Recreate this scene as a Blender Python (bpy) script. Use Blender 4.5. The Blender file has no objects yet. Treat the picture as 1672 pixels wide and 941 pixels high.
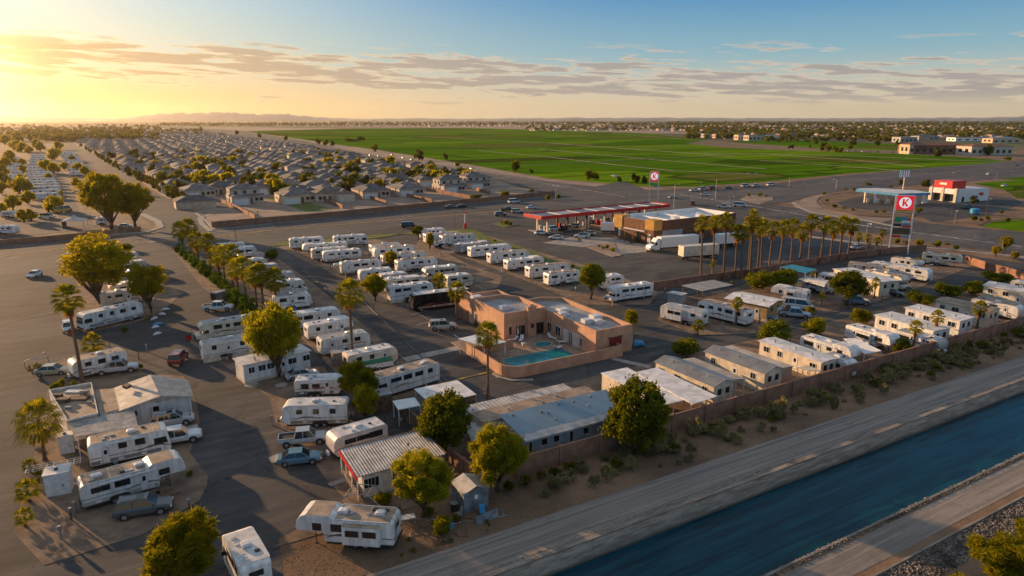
import bpy, bmesh, math, random
import numpy as np
from mathutils import Vector, Matrix
R = math.radians
scene = bpy.context.scene
C = scene.collection
# ------------------------------------------------------------------ camera
F = 1115.0; PITCH = math.atan(275.5 / F); CH = 36.0
SP, CP = math.sin(PITCH), math.cos(PITCH)
cam = bpy.data.cameras.new('camera'); camo = bpy.data.objects.new('camera', cam); C.objects.link(camo)
camo.location = (0, 0, CH); camo.rotation_euler = (R(90) - PITCH, 0, 0)
cam.sensor_width = 36; cam.lens = 36 * F / 1672; cam.clip_start = .5; cam.clip_end = 60000
scene.camera = camo
# ------------------------------------------------------------------ light
SUN_AZ = R(-54); SUN_EL = R(9.2)
SUND = Vector((math.sin(SUN_AZ) * math.cos(SUN_EL), math.cos(SUN_AZ) * math.cos(SUN_EL), math.sin(SUN_EL)))
sl = bpy.data.lights.new('sun', 'SUN'); sl.energy = 5.0; sl.angle = R(.6); sl.color = (1, .60, .29)
so = bpy.data.objects.new('sun', sl); C.objects.link(so)
so.rotation_euler = SUND.to_track_quat('Z', 'Y').to_euler(); so.location = (-200, 200, 100)
scene.view_settings.view_transform = 'Standard'; scene.view_settings.look = 'None'
scene.view_settings.gamma = 1; scene.view_settings.exposure = 0.72
scene.view_settings.use_curve_mapping = False
try:
    scene.cycles.volume_bounces = 1; scene.cycles.max_bounces = 6; scene.cycles.transparent_max_bounces = 8
    scene.cycles.diffuse_bounces = 3; scene.cycles.glossy_bounces = 3
    scene.cycles.use_denoising = True
except Exception: pass

class NT:
    """tiny node-graph helper"""
    def __init__(s, nt): s.nt = nt; s.n = nt.nodes; s.l = nt.links
    def node(s, t, **k):
        n = s.n.new(t)
        for a, b in k.items(): setattr(n, a, b)
        return n
    def put(s, sock, v):
        if hasattr(v, 'is_output') or isinstance(v, bpy.types.NodeSocket): s.l.new(v, sock)
        else: sock.default_value = v
    def m(s, op, a, b=0.0, c=None, clamp=False):
        n = s.node('ShaderNodeMath', operation=op); n.use_clamp = clamp
        s.put(n.inputs[0], a); s.put(n.inputs[1], b)
        if c is not None: s.put(n.inputs[2], c)
        return n.outputs[0]
    def v(s, op, a, b=None):
        n = s.node('ShaderNodeVectorMath', operation=op); s.put(n.inputs[0], a)
        if b is not None: s.put(n.inputs[1], b)
        return n.outputs['Value'] if op in ('DOT_PRODUCT', 'LENGTH') else n.outputs[0]
    def ss(s, x, a, b, o0=0.0, o1=1.0):
        n = s.node('ShaderNodeMapRange', interpolation_type='SMOOTHSTEP')
        s.put(n.inputs['Value'], x); n.inputs['From Min'].default_value = a; n.inputs['From Max'].default_value = b
        n.inputs['To Min'].default_value = o0; n.inputs['To Max'].default_value = o1
        return n.outputs[0]
    def mix(s, f, a, b, mode='MIX'):
        n = s.node('ShaderNodeMix', data_type='RGBA', blend_type=mode)
        s.put(n.inputs[0], f)
        s.put(n.inputs[6], (*a, 1) if isinstance(a, tuple) and len(a) == 3 else a)
        s.put(n.inputs[7], (*b, 1) if isinstance(b, tuple) and len(b) == 3 else b)
        return n.outputs[2]
    def noise(s, vec, scale, detail=3, rough=.5, dist=0.0):
        n = s.node('ShaderNodeTexNoise'); s.put(n.inputs['Vector'], vec)
        n.inputs['Scale'].default_value = scale; n.inputs['Detail'].default_value = detail
        n.inputs['Roughness'].default_value = rough; n.inputs['Distortion'].default_value = dist
        return n.outputs['Fac']
    def comb(s, x, y, z):
        n = s.node('ShaderNodeCombineXYZ'); s.put(n.inputs[0], x); s.put(n.inputs[1], y); s.put(n.inputs[2], z)
        return n.outputs[0]
    def sep(s, v):
        n = s.node('ShaderNodeSeparateXYZ'); s.put(n.inputs[0], v); return n.outputs

w = bpy.data.worlds.new('World'); scene.world = w; w.use_nodes = True
w.node_tree.nodes.clear(); N = NT(w.node_tree)
wo = N.node('ShaderNodeOutputWorld'); bg = N.node('ShaderNodeBackground'); N.l.new(bg.outputs[0], wo.inputs[0])
sky = N.node('ShaderNodeTexSky', sky_type='NISHITA'); sky.sun_disc = False
sky.sun_elevation = SUN_EL; sky.sun_rotation = SUN_AZ
sky.altitude = 300; sky.air_density = 1.0; sky.dust_density = 1.6; sky.ozone_density = 2.0
tc = N.node('ShaderNodeTexCoord'); D = tc.outputs['Generated']; dx, dy, dz = N.sep(D)
el = N.m('MULTIPLY', N.m('ARCSINE', dz), 180 / math.pi)                 # degrees above the horizon
az = N.m('MULTIPLY', N.m('ARCTAN2', dx, dy), 180 / math.pi)
base = sky.outputs[0]
# pale near the sun, deep blue away from it, cream low down
sd = N.v('DOT_PRODUCT', D, (math.sin(R(-38.6)) * math.cos(R(2.2)), math.cos(R(-38.6)) * math.cos(R(2.2)), math.sin(R(2.2))))
sdc = N.m('MAXIMUM', sd, 0.0)
glow1 = N.m('POWER', sdc, 420.0); glow2 = N.m('POWER', sdc, 90.0); near = N.m('POWER', sdc, 9.0)
hi = N.mix(near, (.40, 2.2, 4.6), (5.6, 7.2, 7.2))
mid = N.mix(near, (2.4, 4.1, 4.7), (7.4, 6.9, 5.0))
low = N.mix(near, (6.7, 5.4, 3.6), (8.8, 5.1, 1.35))
grad = N.mix(N.ss(el, .5, 5.5), low, mid); grad = N.mix(N.ss(el, 3.5, 11.0), grad, hi)
col = N.mix(.92, base, grad)
col = N.mix(N.ss(el, 14.0, 34.0), col, (2.5, 2.9, 3.5))  # overhead sky out of view: neutral tone added as fill for the shade
g2 = N.mix(1.0, (1.8, .8, .0), N.comb(glow2, glow2, glow2), 'MULTIPLY')
g1 = N.mix(1.0, (14., 7.5, 2.0), N.comb(glow1, glow1, glow1), 'MULTIPLY')
# clouds : long thin banks low over the horizon
slope = N.m('ADD', el, N.m('MULTIPLY', az, .035))
cv = N.comb(N.m('MULTIPLY', az, .125), N.m('MULTIPLY', slope, 1.45), 5.1)
n1 = N.noise(cv, 1.0, 6, .58, .25)
cv2 = N.comb(N.m('MULTIPLY', az, .34), N.m('MULTIPLY', slope, 3.2), 9.2)
n2 = N.noise(cv2, 1.0, 4, .55)
band = N.m('MULTIPLY', N.ss(slope, 1.1, 2.6), N.ss(slope, 3.9, 5.4, 1.0, 0.0))
dens = N.m('ADD', N.m('MULTIPLY', n1, .75), N.m('MULTIPLY', n2, .55))
dens = N.m('ADD', dens, N.m('MULTIPLY', band, .15))
cm = N.m('MULTIPLY', N.ss(dens, .715, .785), N.ss(el, .6, 2.0))
cm = N.m('MULTIPLY', cm, N.ss(el, 4.8, 6.2, 1.0, 0.0))
core = N.ss(dens, .73, .84)
edge = N.mix(near, (6.6, 5.3, 4.0), (10., 7.4, 3.8))
body = N.mix(near, (3.3, 2.95, 2.75), (5.6, 3.7, 1.9))
cc_ = N.mix(core, edge, body)
col = N.mix(N.m('MULTIPLY', cm, .88), col, cc_)
# one high thin wisp field
wv = N.comb(N.m('MULTIPLY', az, .12), N.m('MULTIPLY', N.m('SUBTRACT', el, N.m('MULTIPLY', az, -.08)), .8), 1.3)
wn = N.noise(wv, 1.0, 7, .62, .6)
wm = N.m('MULTIPLY', N.ss(wn, .62, .78), N.m('MULTIPLY', N.ss(el, 6.5, 8), N.ss(az, -22., -30.)))
col = N.mix(N.m('MULTIPLY', wm, .8), col, (9.5, 9.0, 8.2))
col = N.mix(1.0, col, g2, 'ADD'); col = N.mix(1.0, col, g1, 'ADD')
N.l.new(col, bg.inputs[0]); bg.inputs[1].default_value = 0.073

# ------------------------------------------------------------------ pixel of the photograph -> point of the place
def G(px, py, z=0.0):
    u = (px - 836) / F; v = (py - 470.5) / F
    d = (CH - z) / (SP + v * CP)
    return Vector((d * u, d * (CP - v * SP), z))
def QX(p):
    f = p.y * CP - (p.z - CH) * SP
    return 836 + F * p.x / f
E1 = Vector((math.cos(R(30)), math.sin(R(30)), 0)); E2 = Vector((-.5, math.cos(R(30)), 0))   # the grid of the place

# ------------------------------------------------------------------ materials
MATS = {}
def mat(name, col, rough=.7, var=.12, scale=1.2, col2=None, bump=0.0, bscale=8., metal=0., spec=.5, objvar=0.0, stretch=None, detail=4, space='obj', thr=(.35, .65), coat=0.0):
    if name in MATS: return MATS[name]
    m = bpy.data.materials.new(name); m.use_nodes = True
    n = NT(m.node_tree); p = m.node_tree.nodes['Principled BSDF']
    if space == 'world':
        vec = n.node('ShaderNodeNewGeometry').outputs['Position']
    else: vec = n.node('ShaderNodeTexCoord').outputs['Object']
    if objvar:
        oi = n.node('ShaderNodeObjectInfo'); vec0 = vec
        vec = n.v('ADD', vec, n.v('SCALE', (1, 1, 1), None) if False else n.comb(n.m('MULTIPLY', oi.outputs['Random'], 50), 0.0, 0.0))
    v2 = n.v('MULTIPLY', vec, stretch) if stretch else vec
    f = n.ss(n.noise(v2, scale, detail, .6), *thr)
    c2 = col2 if col2 else tuple(max(0, c * (1 - var * 2.2)) for c in col)
    out = n.mix(f, c2, tuple(min(1, c * (1 + var * .4)) for c in col))
    if objvar:
        k = n.m('ADD', 1 - objvar, n.m('MULTIPLY', oi.outputs['Random'], 2 * objvar))
        out = n.mix(1.0, out, n.comb(k, k, k), 'MULTIPLY')
    m.node_tree.links.new(out, p.inputs['Base Color'])
    p.inputs['Roughness'].default_value = rough; p.inputs['Metallic'].default_value = metal
    p.inputs['Specular IOR Level'].default_value = spec
    if coat: p.inputs['Coat Weight'].default_value = coat
    if bump:
        b = n.node('ShaderNodeBump'); b.inputs['Strength'].default_value = .6; b.inputs['Distance'].default_value = bump
        n.l.new(n.noise(vec, bscale, 3), b.inputs['Height']); n.l.new(b.outputs[0], p.inputs['Normal'])
    MATS[name] = m; return m

def leafmat(name, ca, cb, trans=.35, hue=.5):
    if name in MATS: return MATS[name]
    m = bpy.data.materials.new(name); m.use_nodes = True; m.node_tree.nodes.clear(); n = NT(m.node_tree)
    o = n.node('ShaderNodeOutputMaterial')
    ge = n.node('ShaderNodeNewGeometry'); oi = n.node('ShaderNodeObjectInfo')
    r = ge.outputs['Random Per Island']
    nz = n.noise(ge.outputs['Position'], .9, 2)
    f = n.m('ADD', n.m('MULTIPLY', r, .5), n.m('MULTIPLY', n.ss(nz, .35, .65), .5))
    c = n.mix(f, ca, cb)
    k = n.m('ADD', .75, n.m('MULTIPLY', oi.outputs['Random'], .5)); c = n.mix(1.0, c, n.comb(k, k, n.m('MULTIPLY', k, .9)), 'MULTIPLY')
    d = n.node('ShaderNodeBsdfDiffuse'); t = n.node('ShaderNodeBsdfTranslucent'); mx = n.node('ShaderNodeMixShader')
    n.l.new(c, d.inputs[0]); tcn = n.mix(1.0, c, (1.5, 1.35, .5), 'MULTIPLY'); n.l.new(tcn, t.inputs[0])
    mx.inputs[0].default_value = trans; n.l.new(d.outputs[0], mx.inputs[1]); n.l.new(t.outputs[0], mx.inputs[2]); n.l.new(mx.outputs[0], o.inputs[0])
    MATS[name] = m; return m

# ------------------------------------------------------------------ mesh builder
class MB:
    def __init__(s): s.v = []; s.f = []; s.mi = []; s.cur = 0
    def face(s, pts):
        i = len(s.v); s.v += [tuple(p) for p in pts]; s.f.append(tuple(range(i, i + len(pts)))); s.mi.append(s.cur); return s
    def add(s, vs, fs):
        i = len(s.v); s.v += [tuple(p) for p in vs]
        for f in fs: s.f.append(tuple(i + k for k in f)); s.mi.append(s.cur)
        return s
    def box(s, x0, x1, y0, y1, z0, z1):
        return s.add([(x0, y0, z0), (x1, y0, z0), (x1, y1, z0), (x0, y1, z0), (x0, y0, z1), (x1, y0, z1), (x1, y1, z1), (x0, y1, z1)],
                     [(0, 3, 2, 1), (4, 5, 6, 7), (0, 1, 5, 4), (1, 2, 6, 5), (2, 3, 7, 6), (3, 0, 4, 7)])
    def prism(s, poly, z0, z1):
        """poly counter-clockwise or not, z0/z1 numbers or lists"""
        n = len(poly)
        a = sum(poly[i][0] * poly[(i + 1) % n][1] - poly[(i + 1) % n][0] * poly[i][1] for i in range(n))
        if a < 0:
            poly = list(poly)[::-1]
            if isinstance(z0, (list, tuple)): z0 = z0[::-1]
            if isinstance(z1, (list, tuple)): z1 = z1[::-1]
        za = z0 if isinstance(z0, (list, tuple)) else [z0] * n; zb = z1 if isinstance(z1, (list, tuple)) else [z1] * n
        vs = [(p[0], p[1], za[i]) for i, p in enumerate(poly)] + [(p[0], p[1], zb[i]) for i, p in enumerate(poly)]
        return s.add(vs, [tuple(range(n))[::-1], tuple(range(n, 2 * n))] + [(i, (i + 1) % n, n + (i + 1) % n, n + i) for i in range(n)])
    def prof(s, pr, y0, y1):
        """side profile (x,z) extruded along y"""
        n = len(pr)
        a = sum(pr[i][0] * pr[(i + 1) % n][1] - pr[(i + 1) % n][0] * pr[i][1] for i in range(n))
        if a < 0: pr = pr[::-1]
        vs = [(p[0], y0, p[1]) for p in pr] + [(p[0], y1, p[1]) for p in pr]
        return s.add(vs, [tuple(range(n)), tuple(range(n, 2 * n))[::-1]] + [((i + 1) % n, i, n + i, n + (i + 1) % n) for i in range(n)])
    def tube(s, pts, r, n=6, cap=True):
        pts = [Vector(p) for p in pts]; rs = r if isinstance(r, (list, tuple)) else [r] * len(pts)
        i0 = len(s.v); up = Vector((0, 0, 1))
        for i, p in enumerate(pts):
            t = (pts[min(i + 1, len(pts) - 1)] - pts[max(i - 1, 0)]).normalized()
            a = t.cross(up)
            if a.length < .05: a = t.cross(Vector((1, 0, 0)))
            a.normalize(); b = t.cross(a)
            for k in range(n):
                q = p + (a * math.cos(2 * math.pi * k / n) + b * math.sin(2 * math.pi * k / n)) * rs[i]
                s.v.append(tuple(q))
        for i in range(len(pts) - 1):
            for k in range(n):
                s.f.append((i0 + i * n + k, i0 + i * n + (k + 1) % n, i0 + (i + 1) * n + (k + 1) % n, i0 + (i + 1) * n + k)); s.mi.append(s.cur)
        if cap:
            s.f.append(tuple(i0 + k for k in range(n))[::-1]); s.f.append(tuple(i0 + (len(pts) - 1) * n + k for k in range(n))); s.mi += [s.cur] * 2
        return s
    def cyly(s, x, z, r, y0, y1, n=14): return s.tube([(x, y0, z), (x, y1, z)], r, n)
    def cylz(s, x, y, r, z0, z1, n=10): return s.tube([(x, y, z0), (x, y, z1)], r, n)
    def mesh(s, name, mats, bevel=0, smooth=False):
        me = bpy.data.meshes.new(name); me.from_pydata(s.v, [], s.f)
        if bevel:
            bm = bmesh.new(); bm.from_mesh(me); bmesh.ops.remove_doubles(bm, verts=bm.verts, dist=1e-4)
            es = [e for e in bm.edges if len(e.link_faces) == 2 and e.calc_face_angle(0) > .5]
            try: bmesh.ops.bevel(bm, geom=es, offset=bevel, segments=2, affect='EDGES', clamp_overlap=True)
            except Exception: pass
            bm.to_mesh(me); bm.free()
        for m in (mats if isinstance(mats, (list, tuple)) else [mats]): me.materials.append(m)
        if isinstance(mats, (list, tuple)) and not bevel: me.polygons.foreach_set('material_index', s.mi)
        if smooth: me.polygons.foreach_set('use_smooth', [True] * len(me.polygons))
        me.update(); return me
    def build(s, name, mats, parent=None, bevel=0, smooth=False):
        o = bpy.data.objects.new(name, s.mesh(name, mats, bevel, smooth)); C.objects.link(o)
        if parent is not None: o.parent = parent
        return o
def npmesh(name, verts, quads, mt, smooth=False):
    """big quad soup from numpy arrays"""
    me = bpy.data.meshes.new(name); nv = len(verts); nf = len(quads); k = quads.shape[1]
    me.vertices.add(nv); me.vertices.foreach_set('co', verts.astype(np.float32).ravel())
    me.loops.add(nf * k); me.loops.foreach_set('vertex_index', quads.astype(np.int32).ravel())
    me.polygons.add(nf); me.polygons.foreach_set('loop_start', np.arange(0, nf * k, k, dtype=np.int32))
    me.polygons.foreach_set('loop_total', np.full(nf, k, dtype=np.int32))
    me.update(calc_edges=True); me.validate(); me.materials.append(mt)
    if smooth: me.polygons.foreach_set('use_smooth', [True] * nf)
    return me
def thing(name, label, cat, loc=(0, 0, 0), rz=0.0, group=None):
    o = bpy.data.objects.new(name, None); C.objects.link(o); o.empty_display_size = .5
    o.location = loc; o.rotation_euler = (0, 0, rz); o['label'] = label; o['category'] = cat
    if group: o['group'] = group
    return o
def tag(o, label, cat, group=None):
    o['label'] = label; o['category'] = cat
    if group: o['group'] = group
    return o
def struct(o, kind='structure', label=None, cat=None):
    o['kind'] = kind
    if label: o['label'] = label
    if cat: o['category'] = cat
    return o
def dup(root, loc, rz=0, scale=None, label=None, group=None):
    r = root.copy(); C.objects.link(r); r.location = loc; r.rotation_euler = (0, 0, rz)
    if scale is not None: r.scale = scale
    if label: r['label'] = label
    if group: r['group'] = group
    for ch in root.children:
        c = ch.copy(); C.objects.link(c); c.parent = r
        for g in ch.children:
            d = g.copy(); C.objects.link(d); d.parent = c
    return r
ORD = ['first', 'second', 'third', 'fourth', 'fifth', 'sixth', 'seventh', 'eighth', 'ninth', 'tenth', 'eleventh', 'twelfth', 'thirteenth', 'fourteenth', 'fifteenth', 'sixteenth', 'seventeenth', 'eighteenth', 'nineteenth', 'twentieth']
ORD += ['twenty-' + o for o in ORD[:9]] + ['thirtieth'] + ['thirty-' + o for o in ORD[:9]] + ['fortieth']
ORD += ['forty-' + o for o in ORD[:9]] + ['fiftieth'] + ['fifty-' + o for o in ORD[:9]] + ['sixtieth'] + ['sixty-' + o for o in ORD[:9]] + ['seventieth']
for t_ in ('seventy', 'eighty', 'ninety'): ORD += [t_ + '-' + o for o in ORD[:9]] + [{'seventy': 'eightieth', 'eighty': 'ninetieth', 'ninety': 'hundredth'}[t_]]
def poly(*p): return [G(x, y) for x, y in p]
def sheet(name, pts, z, m, kind='structure'):
    b = MB(); b.face([(p[0], p[1], z) for p in pts]); o = b.build(name, m); return struct(o, kind)
# ------------------------------------------------------------------ palette
white = mat('rv_white', (.78, .77, .74), .42, .13, 1.1, objvar=.08, detail=6, stretch=(1.6, 1.6, .3))
cream = mat('rv_cream', (.70, .62, .49), .45, .12, .9, objvar=.06)
pinkish = mat('rv_pinkish', (.66, .58, .56), .45, .1, .9)
blackgloss = mat('coach_black', (.012, .012, .014), .18, .2, 1., coat=.5)
roofw = mat('membrane_white', (.74, .72, .70), .6, .13, .7, objvar=.1, bump=.01, bscale=6)
rooft = mat('membrane_tan', (.38, .28, .20), .75, .16, .8, objvar=.08, bump=.01, bscale=6)
roofg = mat('membrane_grey', (.36, .36, .36), .65, .12, .5, objvar=.08)
glass = mat('dark_glass', (.018, .024, .028), .08, .2, 2., spec=.8)
frame_d = mat('dark_frame', (.03, .03, .03), .5)
plastic = mat('plastic_white', (.72, .72, .72), .4, .08, 2.)
rubber = mat('rubber', (.02, .02, .02), .85)
rimm = mat('wheel_rim', (.42, .42, .43), .35, .1, 3., metal=.6)
chas = mat('chassis_dark', (.03, .028, .026), .8)
st_beige = mat('stripe_beige', (.36, .26, .17), .5)
st_grey = mat('stripe_grey', (.22, .22, .23), .5)
st_maroon = mat('stripe_maroon', (.28, .05, .04), .5)
st_red = mat('stripe_red', (.55, .06, .04), .5)
st_brown = mat('stripe_brown', (.16, .09, .05), .5)
steel = mat('galvanised_steel', (.42, .43, .44), .45, .2, 1.5, metal=.5)
corr = mat('corrugated_metal', (.50, .47, .44), .5, .16, .8, metal=.15)
stucco = mat('stucco_salmon', (.56, .32, .20), .9, .10, .5, bump=.015, bscale=14)
wallbr = mat('block_wall_brown', (.30, .155, .10), .92, .14, .8, bump=.02, bscale=5, space='world')
wood = mat('weathered_wood', (.20, .13, .08), .85, .3, 2.)
conc = mat('concrete', (.36, .32, .28), .85, .15, .6, bump=.01, space='world')
redp = mat('red_panel', (.60, .02, .02), .4, .05)
orangep = mat('orange_panel', (.80, .22, .02), .4, .05)
yellowp = mat('yellow_panel', (.85, .45, .05), .4, .05)
whitep = mat('white_panel', (.82, .82, .80), .4, .04)
bluep = mat('blue_panel', (.05, .30, .55), .4, .08)
teal = mat('teal_canvas', (.02, .30, .42), .6, .1)
greenp = mat('green_tarp', (.02, .22, .12), .6, .15)
lampred = mat('lens_red', (.45, .01, .01), .2)
lampclear = mat('lens_clear', (.75, .75, .72), .15)
yellowline = mat('road_paint_yellow', (.55, .33, .06), .8, .3, .6, space='world')
whiteline = mat('road_paint_white', (.55, .53, .50), .8, .4, .5, space='world')
brickred = mat('brick_brown', (.20, .09, .045), .9, .15, .9, bump=.01, bscale=10)
ochre = mat('stucco_ochre', (.55, .30, .07), .85, .1, .6)
bark = mat('bark', (.13, .085, .055), .95, .3, 5., bump=.02, bscale=12)
palmbark = mat('palm_bark', (.20, .125, .075), .95, .3, 3., stretch=(1, 1, 8), bump=.02, bscale=10)
lf_mesq = leafmat('leaf_mesquite', (.12, .14, .010), (.30, .26, .018), .5)
lf_dark = leafmat('leaf_dark', (.06, .095, .012), (.20, .19, .018), .45)
lf_gold = leafmat('leaf_gold', (.17, .17, .012), (.40, .33, .02), .55)
lf_hedge = leafmat('leaf_hedge', (.035, .085, .014), (.11, .16, .02), .3)
lf_palm = leafmat('leaf_palm', (.11, .15, .018), (.34, .28, .03), .5)
lf_dead = leafmat('leaf_dead', (.24, .12, .05), (.42, .23, .08), .3)
lf_sage = leafmat('leaf_sage', (.15, .145, .085), (.33, .27, .15), .3)
lf_far = leafmat('leaf_far', (.05, .065, .016), (.16, .14, .03), .35)

# ------------------------------------------------------------------ trees
def quads_at(cen, size, rng, droop=0.0, aspect=1.0):
    n = len(cen)
    a = rng.normal(size=(n, 3)); a /= np.linalg.norm(a, axis=1)[:, None]
    if droop: a[:, 2] = a[:, 2] * (1 - droop) - droop; a /= np.linalg.norm(a, axis=1)[:, None]
    b = np.cross(a, rng.normal(size=(n, 3))); b /= np.linalg.norm(b, axis=1)[:, None] + 1e-9
    s = size * rng.uniform(.55, 1.35, n)[:, None]
    A = a * s * aspect; B = b * s / aspect
    v = np.stack([cen - A, cen + B * .8, cen + A, cen - B * .8], 1).reshape(-1, 3)
    return v, np.arange(n * 4).reshape(-1, 4)
def crown_points(rng, nblob, n, r=1.0, h=.85, spread=.8, brmin=.2, brmax=.38, flat_bottom=True):
    pts = []; cs = []; lob = rng.normal(size=(5, 3)); lob /= np.linalg.norm(lob, axis=1)[:, None]
    for i in range(nblob):
        for _ in range(60):
            d = rng.normal(size=3); d /= np.linalg.norm(d); rr = rng.uniform(.35, 1) ** .6 * spread
            c = d * rr * (.78 + .3 * max(0, float((lob @ d).max())) ** 3); c[2] *= h
            if flat_bottom and c[2] < -.45 * h: c[2] *= .5
            if all(np.linalg.norm(c - q) > .2 for q, _ in cs): break
        cs.append((c, rng.uniform(brmin, brmax)))
    tot = sum(b * b for _, b in cs)
    for c, b in cs:
        k = int(n * b * b / tot); d = rng.normal(size=(k, 3)); d /= np.linalg.norm(d, axis=1)[:, None]
        rad = b * rng.uniform(.1, 1.0, k) ** .5 * (1 + (rng.random(k) < .2) * rng.uniform(0, .6, k))
        p = c + d * rad[:, None] * np.array([1, 1, .8])
        pts.append(p)
    return np.concatenate(pts) * r, [(c * r, b * r) for c, b in cs]
def tree_proto(name, seed, leaf, nleaf=7000, nblob=26, size=.045, trunk_h=.9, droop=0., aspect=1.3, h=.85, br=(.2, .36), shrub=False, trunk_r=.07):
    """crown radius 1; a tree stands with its foot at z = 0 and its crown centre at z = trunk_h + .6"""
    rng = np.random.default_rng(seed); rnd = random.Random(seed)
    p, cs = crown_points(rng, nblob, nleaf, 1.0, h, brmin=br[0], brmax=br[1])
    cz = (h * .95 if shrub else trunk_h + .6)
    if shrub: p = p[p[:, 2] > -h * .95]
    p[:, 2] += cz
    v, q = quads_at(p, size, rng, droop, aspect)
    root = bpy.data.objects.new(name, None); C.objects.link(root)
    me = npmesh('foliage' if shrub else 'crown', v, q, leaf)
    o = bpy.data.objects.new('foliage' if shrub else 'crown', me); C.objects.link(o); o.parent = root
    b = MB()
    fork = Vector((rnd.uniform(-.05, .05), rnd.uniform(-.05, .05), trunk_h * .55)) if not shrub else Vector((0, 0, .1))
    if not shrub: b.tube([(0, 0, -.05), (.02, 0, fork.z * .5), fork], [trunk_r * 1.35, trunk_r, trunk_r * .85], 8)
    for c, r_ in cs[:14 if not shrub else 6]:
        c = Vector(c) + Vector((0, 0, cz)); mid = fork.lerp(c, .5) + Vector((rnd.uniform(-.08, .08), rnd.uniform(-.08, .08), rnd.uniform(-.02, .1)))
        rr = trunk_r * (.55 if not shrub else .25)
        b.tube([fork - Vector((0, 0, .03)), mid, c], [rr, rr * .6, rr * .2], 5)
        for k in range(2):
            e = c + Vector((rnd.uniform(-1, 1), rnd.uniform(-1, 1), rnd.uniform(-.4, 1))) * r_
            b.tube([mid.lerp(c, .6), e], [rr * .35, rr * .1], 4)
    b.build('stem' if shrub else 'trunk', bark, root)
    return root
PROTO = []
def P_(o): PROTO.append(o); return o
T_BROAD = [P_(tree_proto('broad_tree', 3, lf_mesq, 11000, 50, .033, trunk_h=.45, br=(.13, .27))), P_(tree_proto('broad_tree', 8, lf_dark, 9500, 44, .036, trunk_h=.5, br=(.13, .27)))]
T_FEATH = [P_(tree_proto('feathery_tree', 5, lf_mesq, 10000, 60, .046, trunk_h=.5, droop=.3, aspect=2.8, br=(.10, .25), h=.9)), P_(tree_proto('feathery_tree', 12, lf_mesq, 10000, 50, .044, trunk_h=.4, droop=.2, aspect=2.8, h=.95, br=(.10, .24)))]
T_DENSE = [P_(tree_proto('dense_tree', 21, lf_dark, 14000, 64, .036, trunk_h=.3, h=.95, br=(.14, .26)))]
T_GOLD = [P_(tree_proto('golden_tree', 31, lf_gold, 9500, 56, .034, trunk_h=.6, h=.85, br=(.12, .26))), P_(tree_proto('golden_tree', 33, lf_gold, 8000, 38, .042, trunk_h=.45, h=.85, br=(.13, .27)))]
T_FAR = [P_(tree_proto('small_tree', 41 + i, lf_far if i else lf_dark, 520, 9, .15, trunk_h=.15, h=.9, br=(.3, .45), aspect=1.1)) for i in range(3)]
T_FGOLD = [P_(tree_proto('round_tree', 51 + i, lf_gold, 700, 10, .14, trunk_h=.15, h=.9, br=(.3, .45), aspect=1.1)) for i in range(2)]
S_BUSH = [P_(tree_proto('leafy_bush', 61, lf_dark, 3600, 22, .06, shrub=True, h=.8, br=(.25, .4))), P_(tree_proto('leafy_bush', 62, lf_mesq, 3000, 20, .065, shrub=True, h=.8, br=(.22, .4)))]
S_HEDGE = [P_(tree_proto('clipped_shrub', 71, lf_hedge, 3600, 10, .07, shrub=True, h=.95, br=(.5, .62), aspect=1.1))]
S_SAGE = [P_(tree_proto('desert_shrub', 81 + i, lf_sage if i != 1 else lf_dark, 1500, 22, .06, shrub=True, h=.75, br=(.12, .28), aspect=1.5)) for i in range(3)]

def frond_mesh(b, base, az, el, L, wd, rnd, seg=5, spread=1.1, nf=11):
    """a fan frond : petiole then pointed leaflets fanned out and drooping at the tips"""
    d = Vector((math.cos(az) * math.cos(el), math.sin(az) * math.cos(el), math.sin(el))); up = Vector((0, 0, 1))
    side = d.cross(up).normalized(); nrm = side.cross(d)
    pl = L * .42; hub = base + d * pl - Vector((0, 0, pl * .08))
    b.add([base - side * .025, base + side * .025, hub + side * .02, hub - side * .02], [(0, 1, 2, 3)])
    for k in range(nf):
        a = (k / (nf - 1) - .5) * 2 * spread; ll = (L - pl) * (1 - .25 * abs(a) / spread) * rnd.uniform(.9, 1.08)
        e = (d * math.cos(a) + side * math.sin(a)).normalized(); q = e.cross(nrm).normalized() * wd
        m_ = hub + e * ll * .62 - nrm * .0; t_ = hub + e * ll - Vector((0, 0, ll * rnd.uniform(.25, .5)))
        b.add([hub, m_ - q, t_, m_ + q], [(0, 1, 2, 3)])
def palm_proto(seed, H, cr, nfr=34, skirt=True, lean=.0, nf=11, wd=.07):
    rnd = random.Random(seed); root = bpy.data.objects.new('fan_palm', None); C.objects.link(root); PROTO.append(root)
    tx = lean * H
    pts = [(0, 0, -.1), (tx * .15, 0, H * .1), (tx * .4, 0, H * .4), (tx * .75, 0, H * .75), (tx, 0, H)]
    b = MB(); b.tube(pts, [.30, .2, .165, .15, .17], 9); b.build('trunk', palmbark, root)
    top = Vector((tx, 0, H)); b = MB()
    for i in range(nfr):
        az = i * 2.399 + rnd.uniform(-.2, .2); t = i / nfr
        el = R(78) - t * R(118) + rnd.uniform(-.12, .12)
        frond_mesh(b, top + Vector((0, 0, .25 - t * .35)), az, el, cr * rnd.uniform(.88, 1.1), wd, rnd, nf=nf)
    b.build('crown', lf_palm, root)
    if skirt:
        b = MB()
        for i in range(nfr // 2):
            az = i * 2.1 + rnd.uniform(-.3, .3); el = R(rnd.uniform(-82, -52))
            frond_mesh(b, top + Vector((0, 0, -.1 - rnd.uniform(0, .7))), az, el, cr * rnd.uniform(.5, .75), wd, rnd, nf=7, spread=.6)
        b.build('dead_fronds', lf_dead, root)
    return root
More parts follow.
